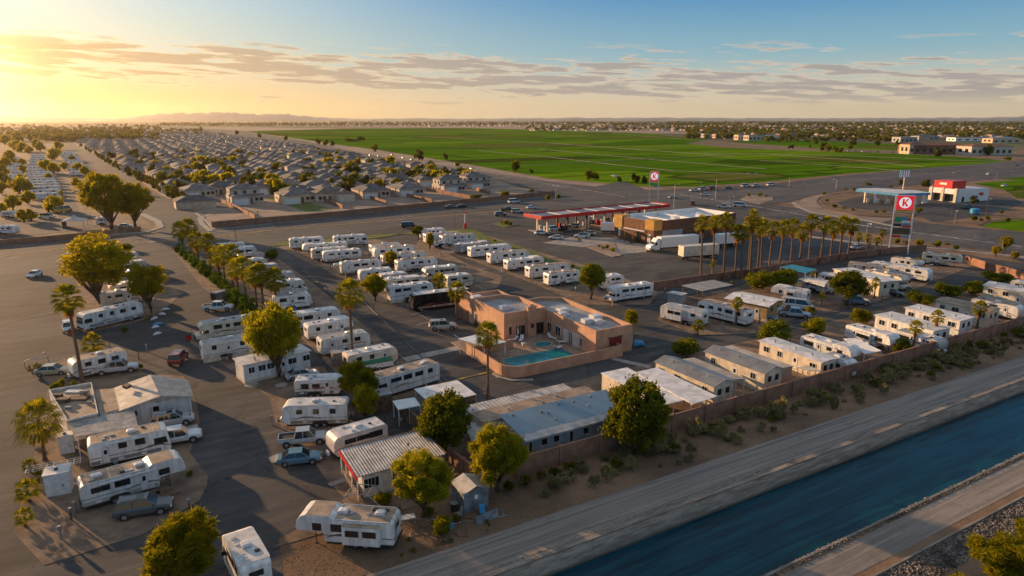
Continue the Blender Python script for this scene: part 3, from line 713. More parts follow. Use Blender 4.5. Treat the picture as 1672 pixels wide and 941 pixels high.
def mobile_home(pa, pb, pc, z, label, rise=.5, roof=None, wall=None, wins=4, group=None, gable=True, over=.25, name='mobile_home', rib=True, flipv=False, base_z=0.):
    """eave corners A (far end of the visible long side), B (corner nearest the camera), C (end of the visible short side) in the photo at height z"""
    A, B, Cc = G(*pa, z), G(*pb, z), G(*pc, z); u, v, L, W = frame3(A, B, Cc)
    # local frame : x along u, y along v ; keep it right handed
    sgn = 1 if u.x * v.y - u.y * v.x > 0 else -1
    t = local_thing(name, label, 'mobile home', A, u, group); wall = wall or cream; roof = roof or roofg
    Y = lambda y: y * sgn
    b = MB(); 
    if gable:
        pts = [(0, 0), (0, W), (L, W), (L, 0)]
        b.box(0, L, min(0, Y(W)), max(0, Y(W)), .0, z)
        for x in (0, L): 
            e = .04 if x else -.04
            b.add([(x, 0, z), (x, Y(W), z), (x, Y(W / 2), z + rise), (x - e * 3, 0, z), (x - e * 3, Y(W), z), (x - e * 3, Y(W / 2), z + rise)], [(0, 1, 2), (3, 5, 4), (0, 2, 5, 3), (1, 4, 5, 2)])
    else: b.box(0, L, min(0, Y(W)), max(0, Y(W)), 0, z)
    b.build('wall', wall, t)
    b = MB(); o_ = over
    if gable:
        for v0, v1 in ((-o_, W / 2), (W + o_, W / 2)):
            za = z - rise * o_ / (W / 2) + .02
            if rib: ribs(b, -o_, L + o_, Y(v0), Y(v1), za + .05, z + rise + .07, .42, .035)
            b.add([(-o_, Y(v0), za), (L + o_, Y(v0), za), (L + o_, Y(v1), z + rise + .02), (-o_, Y(v1), z + rise + .02), (-o_, Y(v0), za + .05), (L + o_, Y(v0), za + .05), (L + o_, Y(v1), z + rise + .07), (-o_, Y(v1), z + rise + .07)],
                  [(0, 1, 2, 3), (4, 7, 6, 5) if not rib else (4, 7, 6, 5), (0, 4, 5, 1), (1, 5, 6, 2), (2, 6, 7, 3), (3, 7, 4, 0)])
    else:
        b.box(-o_, L + o_, min(Y(-o_), Y(W + o_)), max(Y(-o_), Y(W + o_)), z + .005, z + .1)
        if rib: ribs(b, -o_, L + o_, Y(-o_), Y(W + o_), z + .101, z + .101, .42, .03)
    b.build('roof', roof, t)
    rnd = random.Random(int(pa[0] * 7 + pb[1]))
    for k in range(3):
        x = L * (.2 + .3 * k) + rnd.uniform(-.4, .4); yv = Y(W * .3); zz = z + (rise * .6 if gable else .1)
        b = MB(); b.cylz(x, yv, .11, zz, zz + .4, 8); b.cylz(x, yv, .17, zz + .4, zz + .46, 8); b.build('roof_vent', steel, t)
    for k in range(wins):
        x = L * (k + .5) / wins + rnd.uniform(-.3, .3)
        if k == wins // 2:
            b = MB(); yy = Y(-.03); b.box(x - .45, x + .45, min(0, yy), max(0, yy), .3, 2.2); d_ = b.build('door', plastic, t)
            b = MB(); yy = Y(-.045); b.box(x - .2, x + .2, min(Y(-.03), yy), max(Y(-.03), yy), 1.4, 1.95); b.build('door_window', glass, d_)
        else:
            w2 = rnd.choice([.4, .6, .5]); b = MB(); yy = Y(-.02); b.box(x - w2, x + w2, min(0, yy), max(0, yy), z - 1.35, z - .55); o = b.build('window', glass, t)
            b = MB(); ring(b, x - w2, x + w2, z - 1.35, z - .55, 0, .06, Y(-.05)); b.box(x - .02, x + .02, min(Y(-.021), Y(-.04)), max(Y(-.021), Y(-.04)), z - 1.35, z - .55); b.build('frame', plastic, o)
    for q in (W * .3, W * .7):
        b = MB(); b.box(L, L + .02, min(Y(q - .35), Y(q + .35)), max(Y(q - .35), Y(q + .35)), z - 1.4, z - .6); b.build('window', glass, t)
    b = MB(); b.box(-.02, L + .03, min(Y(-.03), Y(W + .03)), max(Y(-.03), Y(W + .03)), 0, .42); b.build('skirting', cream, t)
    return t
def carport(pts, z, label, roof=None, zp=None, posts=True, name='carport', rib=True, post=None, thick=.09, wallside=None, group=None, cat='carport', along='v'):
    """a flat roof on posts, four photo corners at height z (A,B near edge ; C,D far edge)"""
    P4 = [G(*p, z) for p in pts]; c = sum(P4, Vector()) / 4; u = (P4[1] - P4[0]).normalized()
    t = local_thing(name, label, cat, Vector((c.x, c.y, 0)), u, group); iv = Matrix.Rotation(-math.atan2(u.y, u.x), 3, 'Z')
    l = [iv @ (p - Vector((c.x, c.y, 0))) for p in P4]
    b = MB(); b.prism([(p.x, p.y) for p in l], z - thick, z)
    if rib:
        n = 14
        for i in range(n):
            f, g = i / n, (i + .5) / n
            a0, a1 = l[0].lerp(l[1], f), l[0].lerp(l[1], g); b0, b1 = l[3].lerp(l[2], f), l[3].lerp(l[2], g)
            if along == 'u': a0, a1 = l[0].lerp(l[3], f), l[0].lerp(l[3], g); b0, b1 = l[1].lerp(l[2], f), l[1].lerp(l[2], g)
            q = Vector((0, 0, .04)); b.add([a0 + q, a1 + q, b1 + q, b0 + q, a0, a1, b1, b0], [(0, 1, 2, 3), (4, 5, 1, 0), (6, 7, 3, 2), (5, 6, 2, 1), (7, 4, 0, 3)])
    b.build('roof', roof or corr, t)
    if posts:
        for p in l + [(l[0] + l[1]) / 2, (l[2] + l[3]) / 2]:
            q = p * .94; b = MB(); b.box(q.x - .05, q.x + .05, q.y - .05, q.y + .05, 0, z - thick); b.build('post', post or plastic, t)
    if wallside:
        for i, j, m_ in wallside:
            p, q = l[i] * .96, l[j] * .96; d = (q - p).normalized(); nn = Vector((-d.y, d.x, 0)) * .05
            b = MB(); b.prism([(p - nn)[:2], (q - nn)[:2], (q + nn)[:2], (p + nn)[:2]], 0, z - thick - .003); b.build('side_wall', m_, t)
    return t
def wall_run(pts, h, m, label, name='block_wall', th=.2, pil=5.0, group=None, cat='wall', capm=None):
    """a garden wall along world points with pilasters"""
    c = pts[0]; t = thing(name, label, cat, (c.x, c.y, 0), 0, group); loc = [Vector((p.x - c.x, p.y - c.y, 0)) for p in pts]
    b = MB(); pb = MB(); cb = MB()
    for i, (p, q) in enumerate(zip(loc, loc[1:])):
        d = q - p; L = d.length; d.normalize(); n = Vector((-d.y, d.x, 0)) * th / 2; n1 = n * 1.3
        s_ = .0 if i == 0 else .0
        b.prism([(p - n)[:2], (q - n)[:2], (q + n)[:2], (p + n)[:2]], 0, h)
        cb.prism([(p - n1)[:2], (q - n1)[:2], (q + n1)[:2], (p + n1)[:2]], h + .002, h + .07)
        k = max(1, int(L / pil))
        for j in range(k + (1 if i == len(loc) - 2 else 0)):
            r_ = p + d * L * j / k; a = d * .24; n2 = n * 2.1
            pb.prism([(r_ - a - n2)[:2], (r_ + a - n2)[:2], (r_ + a + n2)[:2], (r_ - a + n2)[:2]], 0, h + .12)
    b.build('wall_panel', m, t); pb.build('pilaster', m, t); cb.build('coping', capm or m, t); return t
# ================================================================== THE SETTING
def stmat(name, build, rough=.9, bump=None, spec=.3):
    m = bpy.data.materials.new(name); m.use_nodes = True; n = NT(m.node_tree); p = m.node_tree.nodes['Principled BSDF']
    pos = n.node('ShaderNodeNewGeometry').outputs['Position']; c = build(n, pos)
    n.l.new(c, p.inputs['Base Color']); p.inputs['Roughness'].default_value = rough; p.inputs['Specular IOR Level'].default_value = spec
    if bump:
        b = n.node('ShaderNodeBump'); b.inputs['Strength'].default_value = .8; b.inputs['Distance'].default_value = bump[1]
        vec = n.v('MULTIPLY', rotv(n, pos), bump[2]) if len(bump) > 2 else pos
        n.l.new(n.noise(vec, bump[0], 5, .6), b.inputs['Height']); n.l.new(b.outputs[0], p.inputs['Normal'])
    return m
def rotv(n, pos):
    """position turned into the grid of the place : x along the canal, y across it"""
    k = n.node('ShaderNodeVectorRotate', rotation_type='Z_AXIS'); n.l.new(pos, k.inputs['Vector']); k.inputs['Angle'].default_value = R(-30); return k.outputs[0]
def g_dirt(n, pos):
    a = n.ss(n.noise(pos, .09, 5, .6), .35, .65); b = n.ss(n.noise(pos, .8, 5, .65), .35, .65); s = n.ss(n.noise(pos, 7., 2, .5), .58, .72)
    c = n.mix(a, (.13, .078, .047), (.28, .17, .10)); c = n.mix(n.m('MULTIPLY', b, .5), c, (.20, .13, .08)); c = n.mix(n.m('MULTIPLY', s, .45), c, (.075, .055, .038))
    # broad patches of bare land, scrub and farmland in the distance
    x, y, z = n.sep(rotv(n, pos)); vo = n.node('ShaderNodeTexVoronoi', distance='CHEBYCHEV'); n.l.new(n.comb(n.m('MULTIPLY', x, .0016), n.m('MULTIPLY', y, .0028), 0.), vo.inputs['Vector']); vo.inputs['Scale'].default_value = 1.
    vr = n.sep(vo.outputs['Color'])[0]; far = n.ss(n.v('LENGTH', pos), 700, 1500)
    fc = n.mix(n.ss(vr, .3, .7), (.085, .075, .035), (.24, .17, .10)); fc = n.mix(n.ss(vr, .86, .87), fc, (.06, .11, .02))
    fc = n.mix(n.m('MULTIPLY', n.ss(n.noise(pos, .012, 6, .7), .45, .6), .7), fc, (.05, .05, .025))
    return n.mix(far, c, fc)
def g_asph(base, patch, wear):
    def f(n, pos):
        a = n.ss(n.noise(pos, .06, 5, .6), .38, .62); c = n.mix(a, base, patch)
        b = n.ss(n.noise(n.v('MULTIPLY', rotv(n, pos), (.25, 1.2, 1)), .5, 5, .65), .4, .7); c = n.mix(n.m('MULTIPLY', b, .75), c, wear)
        st = n.ss(n.noise(pos, .45, 4, .7), .6, .75); c = n.mix(n.m('MULTIPLY', st, .5), c, (.028, .026, .026))
        pv_ = n.node('ShaderNodeTexVoronoi', distance='CHEBYCHEV'); n.l.new(n.v('MULTIPLY', rotv(n, pos), (.022, .07, 0)), pv_.inputs['Vector']); pv_.inputs['Scale'].default_value = 1.; pk = n.m('ADD', .72, n.m('MULTIPLY', n.sep(pv_.outputs['Color'])[1], .5)); c = n.mix(1.0, c, n.comb(pk, pk, pk), 'MULTIPLY')
        oil = n.ss(n.noise(pos, .9, 3, .6), .66, .74); c = n.mix(n.m('MULTIPLY', oil, .65), c, (.016, .015, .015))
        # cracks : thin dark lines on cell borders
        vo = n.node('ShaderNodeTexVoronoi', feature='DISTANCE_TO_EDGE'); dn = n.node('ShaderNodeTexNoise'); dn.inputs['Scale'].default_value = .7; n.l.new(pos, dn.inputs['Vector'])
        n.l.new(n.v('ADD', pos, n.v('MULTIPLY', dn.outputs['Color'], (2.4, 2.4, 0))), vo.inputs['Vector']); vo.inputs['Scale'].default_value = .075
        cr = n.ss(vo.outputs['Distance'], .002, .006, 1, 0); c = n.mix(n.m('MULTIPLY', cr, .75), c, (.02, .018, .017))
        fine = n.noise(pos, 9., 2, .5); return n.mix(n.m('MULTIPLY', fine, .25), c, (.03, .028, .027))
    return f
def g_field(n, pos):
    x, y, z = n.sep(rotv(n, pos)); vo = n.node('ShaderNodeTexVoronoi', distance='CHEBYCHEV'); n.l.new(n.comb(n.m('MULTIPLY', x, .004), n.m('MULTIPLY', y, .009), 0.), vo.inputs['Vector']); vo.inputs['Scale'].default_value = 1.
    vr = n.sep(vo.outputs['Color'])[0]
    c = n.mix(vr, (.065, .165, .005), (.20, .32, .012)); c = n.mix(n.ss(vr, .80, .82), c, (.15, .15, .035)); ed = n.node('ShaderNodeTexVoronoi', distance='CHEBYCHEV', feature='F2'); n.l.new(vo.inputs['Vector'].links[0].from_socket, ed.inputs['Vector']); ed.inputs['Scale'].default_value = 1.; c = n.mix(n.ss(n.m('SUBTRACT', ed.outputs['Distance'], vo.outputs['Distance']), .015, .03, .75, 0), c, (.035, .055, .008))
    rows = n.noise(n.comb(n.m('MULTIPLY', x, .006), n.m('MULTIPLY', y, .09), 0.), 1., 4, .65); c = n.mix(n.m('MULTIPLY', n.ss(rows, .4, .62), .6), c, (.03, .085, .004))
    p_ = n.ss(n.noise(pos, .02, 5, .6), .58, .72); return n.mix(n.m('MULTIPLY', p_, .5), c, (.14, .17, .03))
def g_track(n, pos):
    x, y, z = n.sep(rotv(n, pos)); v = n.comb(n.m('MULTIPLY', x, .05), n.m('MULTIPLY', y, 2.2), 0.)
    s = n.ss(n.noise(v, 1., 5, .65, .3), .35, .68); c = n.mix(s, (.20, .172, .148), (.35, .29, .24))
    m2 = n.ss(n.noise(pos, .5, 5, .6), .55, .7); return n.mix(n.m('MULTIPLY', m2, .35), c, (.15, .11, .085))
def g_canalc(n, pos):
    x, y, z = n.sep(rotv(n, pos)); s = n.ss(n.noise(n.comb(n.m('MULTIPLY', x, .4), n.m('MULTIPLY', y, 2.), n.m('MULTIPLY', z, 3.)), 1., 5, .65), .35, .65)
    c = n.mix(s, (.19, .155, .125), (.34, .29, .235)); w_ = n.ss(z, -1.35, -.85); c = n.mix(w_, (.06, .05, .035), c)
    j = n.m('LESS_THAN', n.m('FRACT', n.m('DIVIDE', x, 6.5)), .008); return n.mix(n.m('MULTIPLY', j, .45), c, (.06, .05, .04))
m_dirt = stmat('desert_dirt', g_dirt, .95, (2.2, .06)); m_asph = stmat('park_asphalt', g_asph((.042, .044, .048), (.074, .073, .074), (.135, .118, .105)), .88, (14, .006))
m_road = stmat('road_asphalt', g_asph((.066, .063, .064), (.098, .092, .089), (.14, .125, .115)), .85, (14, .006))
m_field = stmat('crop_green', g_field, 1., (1.5, .12), 0.); m_track = stmat('graded_track', g_track, .95, (1.2, .05)); m_canal = stmat('canal_concrete', g_canalc, .85, (3, .015))
m_lawn = stmat('lawn_green', lambda n, p: n.mix(n.ss(n.noise(p, .5, 4), .35, .65), (.07, .10, .015), (.14, .16, .03)), .95, (5, .04))
m_pad = stmat('gravel_pad', lambda n, p: n.mix(n.ss(n.noise(p, .35, 5, .65), .35, .65), (.14, .098, .072), (.27, .185, .125)), .95, (5, .02))
m_tan = stmat('tan_yard', lambda n, p: n.mix(n.ss(n.noise(p, .08, 5, .65), .35, .65), (.22, .165, .125), (.34, .25, .19)), .95)
m_grav = stmat('riprap', lambda n, p: n.mix(n.ss(n.noise(p, 3.0, 4, .7), .4, .62), (.035, .03, .027), (.17, .145, .125)), .95, (2.6, .22))
m_mtn = stmat('mountain_rock', lambda n, p: n.mix(n.ss(n.noise(p, .002, 5, .6), .4, .6), (.42, .36, .31), (.5, .43, .37)), 1.)  # pale tone puts the distance fade into the rock colour
m_plaza = stmat('pool_deck_pavers', lambda n, p: n.mix(n.ss(n.noise(p, .8, 4, .6), .4, .6), (.24, .165, .12), (.33, .235, .175)), .85)
m_tintw = bpy.data.materials.new('canal_water'); m_tintw.use_nodes = True
n = NT(m_tintw.node_tree); p = m_tintw.node_tree.nodes['Principled BSDF']; pos = n.node('ShaderNodeNewGeometry').outputs['Position']
x, y, z = n.sep(rotv(n, pos)); wn = n.ss(n.noise(n.comb(n.m('MULTIPLY', x, .06), n.m('MULTIPLY', y, .9), 0.), 1., 6, .7, .5), .38, .62)
n.l.new(n.mix(wn, (.001, .028, .044), (.003, .060, .088)), p.inputs['Base Color']); p.inputs['Roughness'].default_value = .12; p.inputs['IOR'].default_value = 1.33; p.inputs['Specular IOR Level'].default_value = .25
b = n.node('ShaderNodeBump'); b.inputs['Strength'].default_value = .6; b.inputs['Distance'].default_value = .14
h_ = n.m('ADD', n.noise(n.comb(n.m('MULTIPLY', x, .35), n.m('MULTIPLY', y, 1.1), 0.), 1., 5, .65, .4), n.m('MULTIPLY', n.noise(n.comb(n.m('MULTIPLY', x, 1.6), n.m('MULTIPLY', y, 3.6), 0.), 1., 4, .6, .3), .4))
n.l.new(h_, b.inputs['Height']); n.l.new(b.outputs[0], p.inputs['Normal'])
m_pool = mat('pool_water', (.0, .21, .25), .08, .12, .5, spec=.3, bump=.03, bscale=1.2)

def ST(s, t, z=0.): return Vector((s * E1.x + t * .5, s * E1.y - t * .8660254, z))
# ground : one sheet to the horizon, cut by the canal
BIG = 22000.
def strip(name, prof, m, s0=-BIG, s1=BIG):
    b = MB(); n_ = 24; ss_ = [s0 + (s1 - s0) * i / n_ for i in range(n_ + 1)] if s1 - s0 < 5000 else [s0, -600, -100, 0, 60, 120, 200, 400, 900, s1]
    for a, c in zip(ss_, ss_[1:]):
        for (t0, z0), (t1, z1) in zip(prof, prof[1:]): b.face([ST(a, t0, z0), ST(a, t1, z1), ST(c, t1, z1), ST(c, t0, z0)])
    return struct(b.build(name, m))
def groundmesh():
    b = MB(); ts = [-BIG, -5000, -2000, -900, -400, -200, -110, -42.4]; sx = [-BIG, -5000, -2000, -900, -400, -150, 0, 150, 400, 900, 2000, 5000, BIG]
    for tt in (ts, [-31.6, -24.5, -10, 10, 200, 2000]):
        for a, c in zip(sx, sx[1:]):
            for t0, t1 in zip(tt, tt[1:]): b.face([ST(a, t0), ST(a, t1), ST(c, t1), ST(c, t0)])
    o = b.build('ground', m_dirt); return struct(o)
groundmesh()
strip('canal_bank', [(-42.4, 0.), (-42.1, -.35), (-41.5, -1.6), (-40.5, -3.2), (-34.0, -3.2), (-32.6, -1.4), (-31.6, 0.)], m_canal, -700, 1300)
strip('canal_water', [(-41.75, -1.3), (-32.3, -1.3)], m_tintw, -700, 1300)
strip('canal_road', [(-47.2, .012), (-43.0, .012)], m_track, -700, 1300)
b = MB()                                                                # kerb of the near bank and stony edge of the far one
b.prism([ST(-300, -42.95)[:2], ST(900, -42.95)[:2], ST(900, -42.42)[:2], ST(-300, -42.42)[:2]], 0, .16)
b.prism([ST(-300, -43.25)[:2], ST(900, -43.25)[:2], ST(900, -43.08)[:2], ST(-300, -43.08)[:2]], 0, .08)
struct(b.build('canal_kerb', m_canal))
strip('far_canal_road', [(-30.9, .012), (-27.9, .012)], m_track, -700, 1300)
b = MB(); b.prism([ST(-300, -31.55)[:2], ST(900, -31.55)[:2], ST(900, -31.3)[:2], ST(-300, -31.3)[:2]], 0, .1)
b.prism([ST(-300, -27.1)[:2], ST(900, -27.1)[:2], ST(900, -26.9)[:2], ST(-300, -26.9)[:2]], 0, .14); struct(b.build('far_canal_kerb', m_canal))
def stones(name, s0, s1, t0, t1, n_, r0, r1, m, seed, z=0.):
    rng = np.random.default_rng(seed); V = []; Q = []
    ico = np.array([(1, 0, 0), (-1, 0, 0), (0, 1, 0), (0, -1, 0), (0, 0, 1), (0, 0, -1)], float); fc = np.array([(0, 2, 4), (2, 1, 4), (1, 3, 4), (3, 0, 4), (2, 0, 5), (1, 2, 5), (3, 1, 5), (0, 3, 5)])
    s = s0 + (s1 - s0) * rng.random(n_) ** 1.0; t_ = rng.uniform(t0, t1, n_); r_ = rng.uniform(r0, r1, n_)
    c = np.stack([s * E1.x + t_ * .5, s * E1.y - t_ * .866, np.full(n_, z)], 1)
    v = ico[None] * (r_[:, None, None] * rng.uniform(.6, 1.3, (n_, 6, 1))) * np.array([1, 1, .7]); th = rng.uniform(0, 6.28, n_); co, si = np.cos(th), np.sin(th)
    v = np.stack([v[..., 0] * co[:, None] - v[..., 1] * si[:, None], v[..., 0] * si[:, None] + v[..., 1] * co[:, None], v[..., 2]], -1) + c[:, None]
    q = (fc[None] + (np.arange(n_) * 6)[:, None, None]).reshape(-1, 3)
    me = npmesh(name, v.reshape(-1, 3), q, m); o = bpy.data.objects.new(name, me); C.objects.link(o); o['kind'] = 'stuff'; return o
m_stone = mat('field_stone', (.26, .21, .17), .9, .4, .7, space='world', col2=(.06, .05, .045))
strip('riprap_bed', [(-26.85, .02), (-24.6, .02)], m_grav, -100, 400)
stones('riprap', 20, 110, -26.8, -24.3, 9000, .05, .17, m_stone, 5, .04)
stones('edge_stones', -10, 190, -31.6, -31.0, 3500, .05, .16, m_stone, 6, .05)
stones('kerb_stones', 0, 190, -43.4, -43.05, 3000, .04, .11, m_stone, 7, .03)
stones('pebbles', 0, 150, -54.5, -47.4, 5200, .02, .08, m_stone, 8, .01)

Z1, Z2, Z3, Z4, Z5 = .01, .03, .05, .07, .09
ZC = {}
def sheet(name, pts, z, m, kind='structure'):
    ZC[z] = ZC.get(z, 0) + 1; z += ZC[z] * .0009
    b = MB(); b.face([(p[0], p[1], z) for p in pts]); return struct(b.build(name, m), kind)
park = poly((-700, 1010), (470, 1010), (455, 880), (575, 812), (720, 770), (845, 776)) + [ST(40, -55.1), ST(180, -55.1), ST(260, -150), ST(330, -230)] + poly((1672, 430), (1450, 400), (1300, 372), (1180, 340), (1080, 318), (900, 327), (440, 374), (340, 385), (0, 418), (-700, 485))
sheet('car_park_asphalt', park, Z1, m_asph)
# main road, highway, crossing road, side streets
sheet('main_road', poly((-900, 500), (-900, 440), (0, 397), (235, 384), (262, 378), (335, 372), (420, 364), (900, 318), (1020, 296), (1060, 312), (940, 345), (800, 352), (620, 376), (440, 396), (330, 400), (150, 425), (80, 441), (0, 449)), Z2, m_road)
sheet('highway', poly((246, 206.5), (262, 206), (400, 214), (500, 231), (620, 256), (760, 276), (900, 297), (1010, 309), (1100, 316), (1240, 332), (1404, 354), (1672, 380), (2300, 440), (2300, 520), (1672, 418), (1404, 378), (1210, 350), (1090, 334), (960, 330), (880, 314), (800, 292), (620, 263), (500, 240), (330, 215)), Z3, m_road)
sheet('crossing_road', poly((1040, 312), (1250, 302), (1372, 288), (1520, 274), (1672, 262), (2200, 230), (2200, 262), (1672, 289), (1500, 302), (1400, 310), (1330, 318), (1290, 330), (1180, 345), (1060, 340)), Z4, m_road)
sheet('boulevard', poly((93, 232), (122, 235), (200, 278), (255, 317), (300, 344), (345, 352), (330, 362), (345, 376), (262, 382), (262, 370), (240, 362), (205, 330), (150, 284), (118, 255)), Z3, m_road)
sheet('side_street', poly((255, 323), (300, 316), (345, 322), (372, 332), (372, 340), (330, 338), (300, 345)), Z4, m_road)
sheet('park_lane', poly((85, 262), (96, 262), (112, 300), (128, 345), (160, 372), (100, 376), (92, 340)), Z3, m_road)
sheet('far_lot', poly((-300, 410), (-300, 240), (60, 236), (95, 236), (120, 262), (260, 376), (0, 394)), Z1, m_pad)
sheet('camp_street', poly((-60, 378), (0, 360), (110, 356), (150, 352), (150, 374), (0, 392), (-60, 398)), Z2, m_asph)
# pavements and kerbs
def band(name, pts, wd, z0, z1, m, kind='structure'):
    b = MB()
    w_ = [G(*p) if not isinstance(p, Vector) else p for p in pts]
    for i, (p, q) in enumerate(zip(w_, w_[1:])):
        d = (q - p).normalized(); nn = Vector((-d.y, d.x, 0)) * wd / 2; p2 = p - d * .02; q2 = q + d * .02
        b.prism([(p2 - nn)[:2], (q2 - nn)[:2], (q2 + nn)[:2], (p2 + nn)[:2]], z0 + i * 1e-3, z1 + i * 1e-3)
    return struct(b.build(name, m), kind)
band('pavement', [(-500, 424), (0, 397), (120, 388), (236, 380), (262, 372), (258, 362), (232, 350)], 2.4, 0, .16, conc)
band('pavement', [(345, 378), (330, 366), (326, 356), (345, 350)], 1.6, 0, .15, conc)
band('kerb', [(345, 376), (420, 368), (560, 353), (720, 337), (900, 321)], .5, 0, .14, conc)
band('kerb', [(125, 236), (165, 256), (205, 278), (250, 307), (278, 325)], 1.4, 0, .15, conc)
band('kerb', [(320, 348), (338, 362), (350, 375)], 1.0, 0, .15, conc)
band('median_strip', [(205, 392), (290, 386), (450, 371)], 1.0, Z4, .12, conc)
band('yellow_line', [(-300, 452), (0, 419.5), (103, 407), (200, 399), (340, 389)], .7, Z3 + .02, Z3 + .026, yellowline)
band('yellow_line', [(340, 389), (440, 377), (620, 362), (806, 346), (860, 340)], .9, Z3 + .03, Z3 + .036, yellowline)
band('road_edge_line', [(640, 262), (800, 283), (900, 301), (1000, 318), (1020, 322)], .5, Z4 + .01, Z4 + .016, whiteline)
band('road_edge_line', [(1110, 318), (1240, 339), (1404, 368), (1500, 381), (1672, 404)], .9, Z4 + .012, Z4 + .018, whiteline)
band('road_edge_line', [(1010, 332), (1150, 316), (1280, 305), (1400, 295), (1672, 270)], .4, Z5 + .012, Z5 + .018, whiteline)
for i, (a, c) in enumerate([((232, 398), (262, 395)), ((405, 383), (425, 381)), ((700, 345), (715, 343.5)), ((1260, 330), (1280, 333)), ((1210, 312), (1228, 310)), ((1320, 352), (1350, 356))]):
    band('lane_dash', [a, c], .35, Z5 + .02, Z5 + .026, whiteline)
band('kerb', [(1172, 366), (1240, 372), (1300, 384), (1400, 397), (1452, 402), (1560, 408), (1672, 421), (1900, 446)], 2.2, 0, .15, conc)
band('kerb', [(1296, 331), (1303, 338), (1330, 349), (1400, 358), (1470, 372)], 2.0, Z4, .15, conc)
def dashes(name, pts, off, m=None, L=4., gap=9., wd=.28, z=.1):
    b = MB(); w_ = [G(*p) for p in pts]
    for p, q in zip(w_, w_[1:]):
        d = q - p; T = d.length; d.normalize(); nn = Vector((-d.y, d.x, 0)); s_ = 0.
        while s_ + L < T:
            a = p + d * s_ + nn * off; c = a + d * L; e = nn * wd / 2; b.face([(*(a - e)[:2], z), (*(c - e)[:2], z), (*(c + e)[:2], z), (*(a + e)[:2], z)]); s_ += L + gap
    return struct(b.build(name, m or whiteline))
for off in (-5., 5.): dashes('lane_dashes', [(-200, 441), (0, 419.5), (103, 407), (200, 399), (340, 389), (440, 377), (620, 362), (806, 346)], off)
for off in (-8., -4.2, 5., 9.): dashes('lane_dashes', [(500, 234), (640, 261), (800, 282), (900, 300), (1000, 316)], off, wd=.35, L=6, gap=14)
for off in (-7., -3.5, 4., 8.): dashes('lane_dashes', [(1110, 320), (1240, 341), (1404, 367), (1500, 380), (1672, 402), (1900, 430)], off)
for off in (-5., 5.): dashes('lane_dashes', [(1100, 325), (1150, 317), (1280, 305), (1400, 295), (1672, 272)], off, z=.115)
# islands and verges
def isle(name, pts, m, z=.13, kind='structure'):
    b = MB(); w_ = [G(*p) if not isinstance(p, Vector) else p for p in pts]; b.prism([q[:2] for q in w_], 0, z); o = b.build(name, m); struct(o, kind); return o
isle('corner_plot', [(334, 352), (420, 345), (420, 358), (352, 366), (345, 368)], m_tan)
isle('traffic_island', [(1208, 326), (1222, 319), (1262, 322), (1262, 327), (1240, 334)], m_tan)
isle('curved_pavement', [(1300, 334), (1312, 325), (1348, 317), (1365, 316.5), (1338, 322), (1333, 330), (1345, 341.5), (1400, 353.5), (1460, 358), (1440, 364), (1380, 358), (1320, 346)], m_tan, .11)
isle('verge', [(1350, 317), (1400, 308), (1460, 307), (1455, 311), (1400, 315)], m_dirt, .12)
sheet('station_lot', poly((1366, 331), (1400, 321), (1480, 314), (1560, 316), (1650, 322), (1672, 332), (1620, 350), (1560, 366), (1520, 362), (1500, 353), (1440, 347), (1380, 339)), Z2, m_asph)
isle('verge', [(1338, 328), (1352, 336), (1440, 346), (1495, 351), (1490, 355), (1400, 353), (1345, 341)], m_dirt, .125)
isle('verge', [(1540, 362), (1600, 355), (1700, 345), (1700, 354), (1615, 361), (1598, 369)], m_dirt, .12)
isle('canopy_island', [(862, 376), (905, 376), (920, 380), (880, 382)], conc)
isle('planter_island', [(882, 366), (1000, 375), (1000, 382), (950, 385)], conc, .08) if False else None
isle('planter_island', [(803, 365), (822, 362), (845, 368), (825, 372)], m_lawn)
isle('planter_island', [(955, 403), (1003, 396), (1008, 412), (1015, 418), (1000, 420)], m_tan)
isle('store_forecourt', [(886, 397), (930, 388), (1000, 388), (1062, 402), (1055, 412), (1010, 416), (1000, 396), (952, 404)], conc, .05)
isle('verge', [(440, 403), (455, 396), (520, 392), (620, 383), (655, 383), (628, 388), (540, 397)], m_lawn)
isle('verge', [(650, 382), (690, 378), (775, 374), (805, 392), (850, 402), (900, 424), (990, 447), (985, 452), (880, 430), (790, 400), (770, 383), (700, 386)], m_lawn)
# park lanes are darker than the sites : gravel pads under the rows
def padrow(pts, name='gravel_site'):
    sheet(name, poly(*pts), Z2, m_pad)
padrow([(455, 405), (475, 396), (600, 388), (655, 400), (600, 415), (640, 445), (595, 460), (560, 456)])
padrow([(600, 420), (610, 405), (700, 398), (760, 430), (820, 452), (815, 468), (730, 500), (690, 505), (640, 495), (600, 470)])
padrow([(680, 398), (690, 385), (780, 380), (880, 412), (1000, 446), (1075, 478), (1060, 498), (960, 498), (860, 458), (770, 425)])
padrow([(340, 420), (440, 412), (520, 470), (660, 585), (730, 628), (640, 660), (560, 620), (500, 560), (440, 510)])
padrow([(1075, 520), (1090, 490), (1200, 470), (1460, 425), (1600, 430), (1500, 470), (1440, 490), (1300, 520), (1230, 545), (1140, 548)])
padrow([(310, 560), (315, 540), (420, 540), (480, 600), (530, 600), (560, 660), (560, 720), (700, 770), (560, 812), (530, 780), (500, 735), (450, 690), (440, 650), (400, 620)])
padrow([(22, 870), (55, 745), (60, 700), (80, 630), (60, 605), (120, 580), (215, 590), (235, 610), (300, 615), (322, 660), (326, 690), (310, 740), (339, 776), (338, 792), (326, 817), (236, 872), (72, 924)], 'dirt_site')
padrow([(97, 500), (130, 470), (250, 460), (300, 478), (262, 512), (240, 522), (140, 545), (100, 520)])
padrow([(284, 412), (296, 404), (345, 430), (460, 505), (440, 545), (330, 470)], 'hedge_verge')
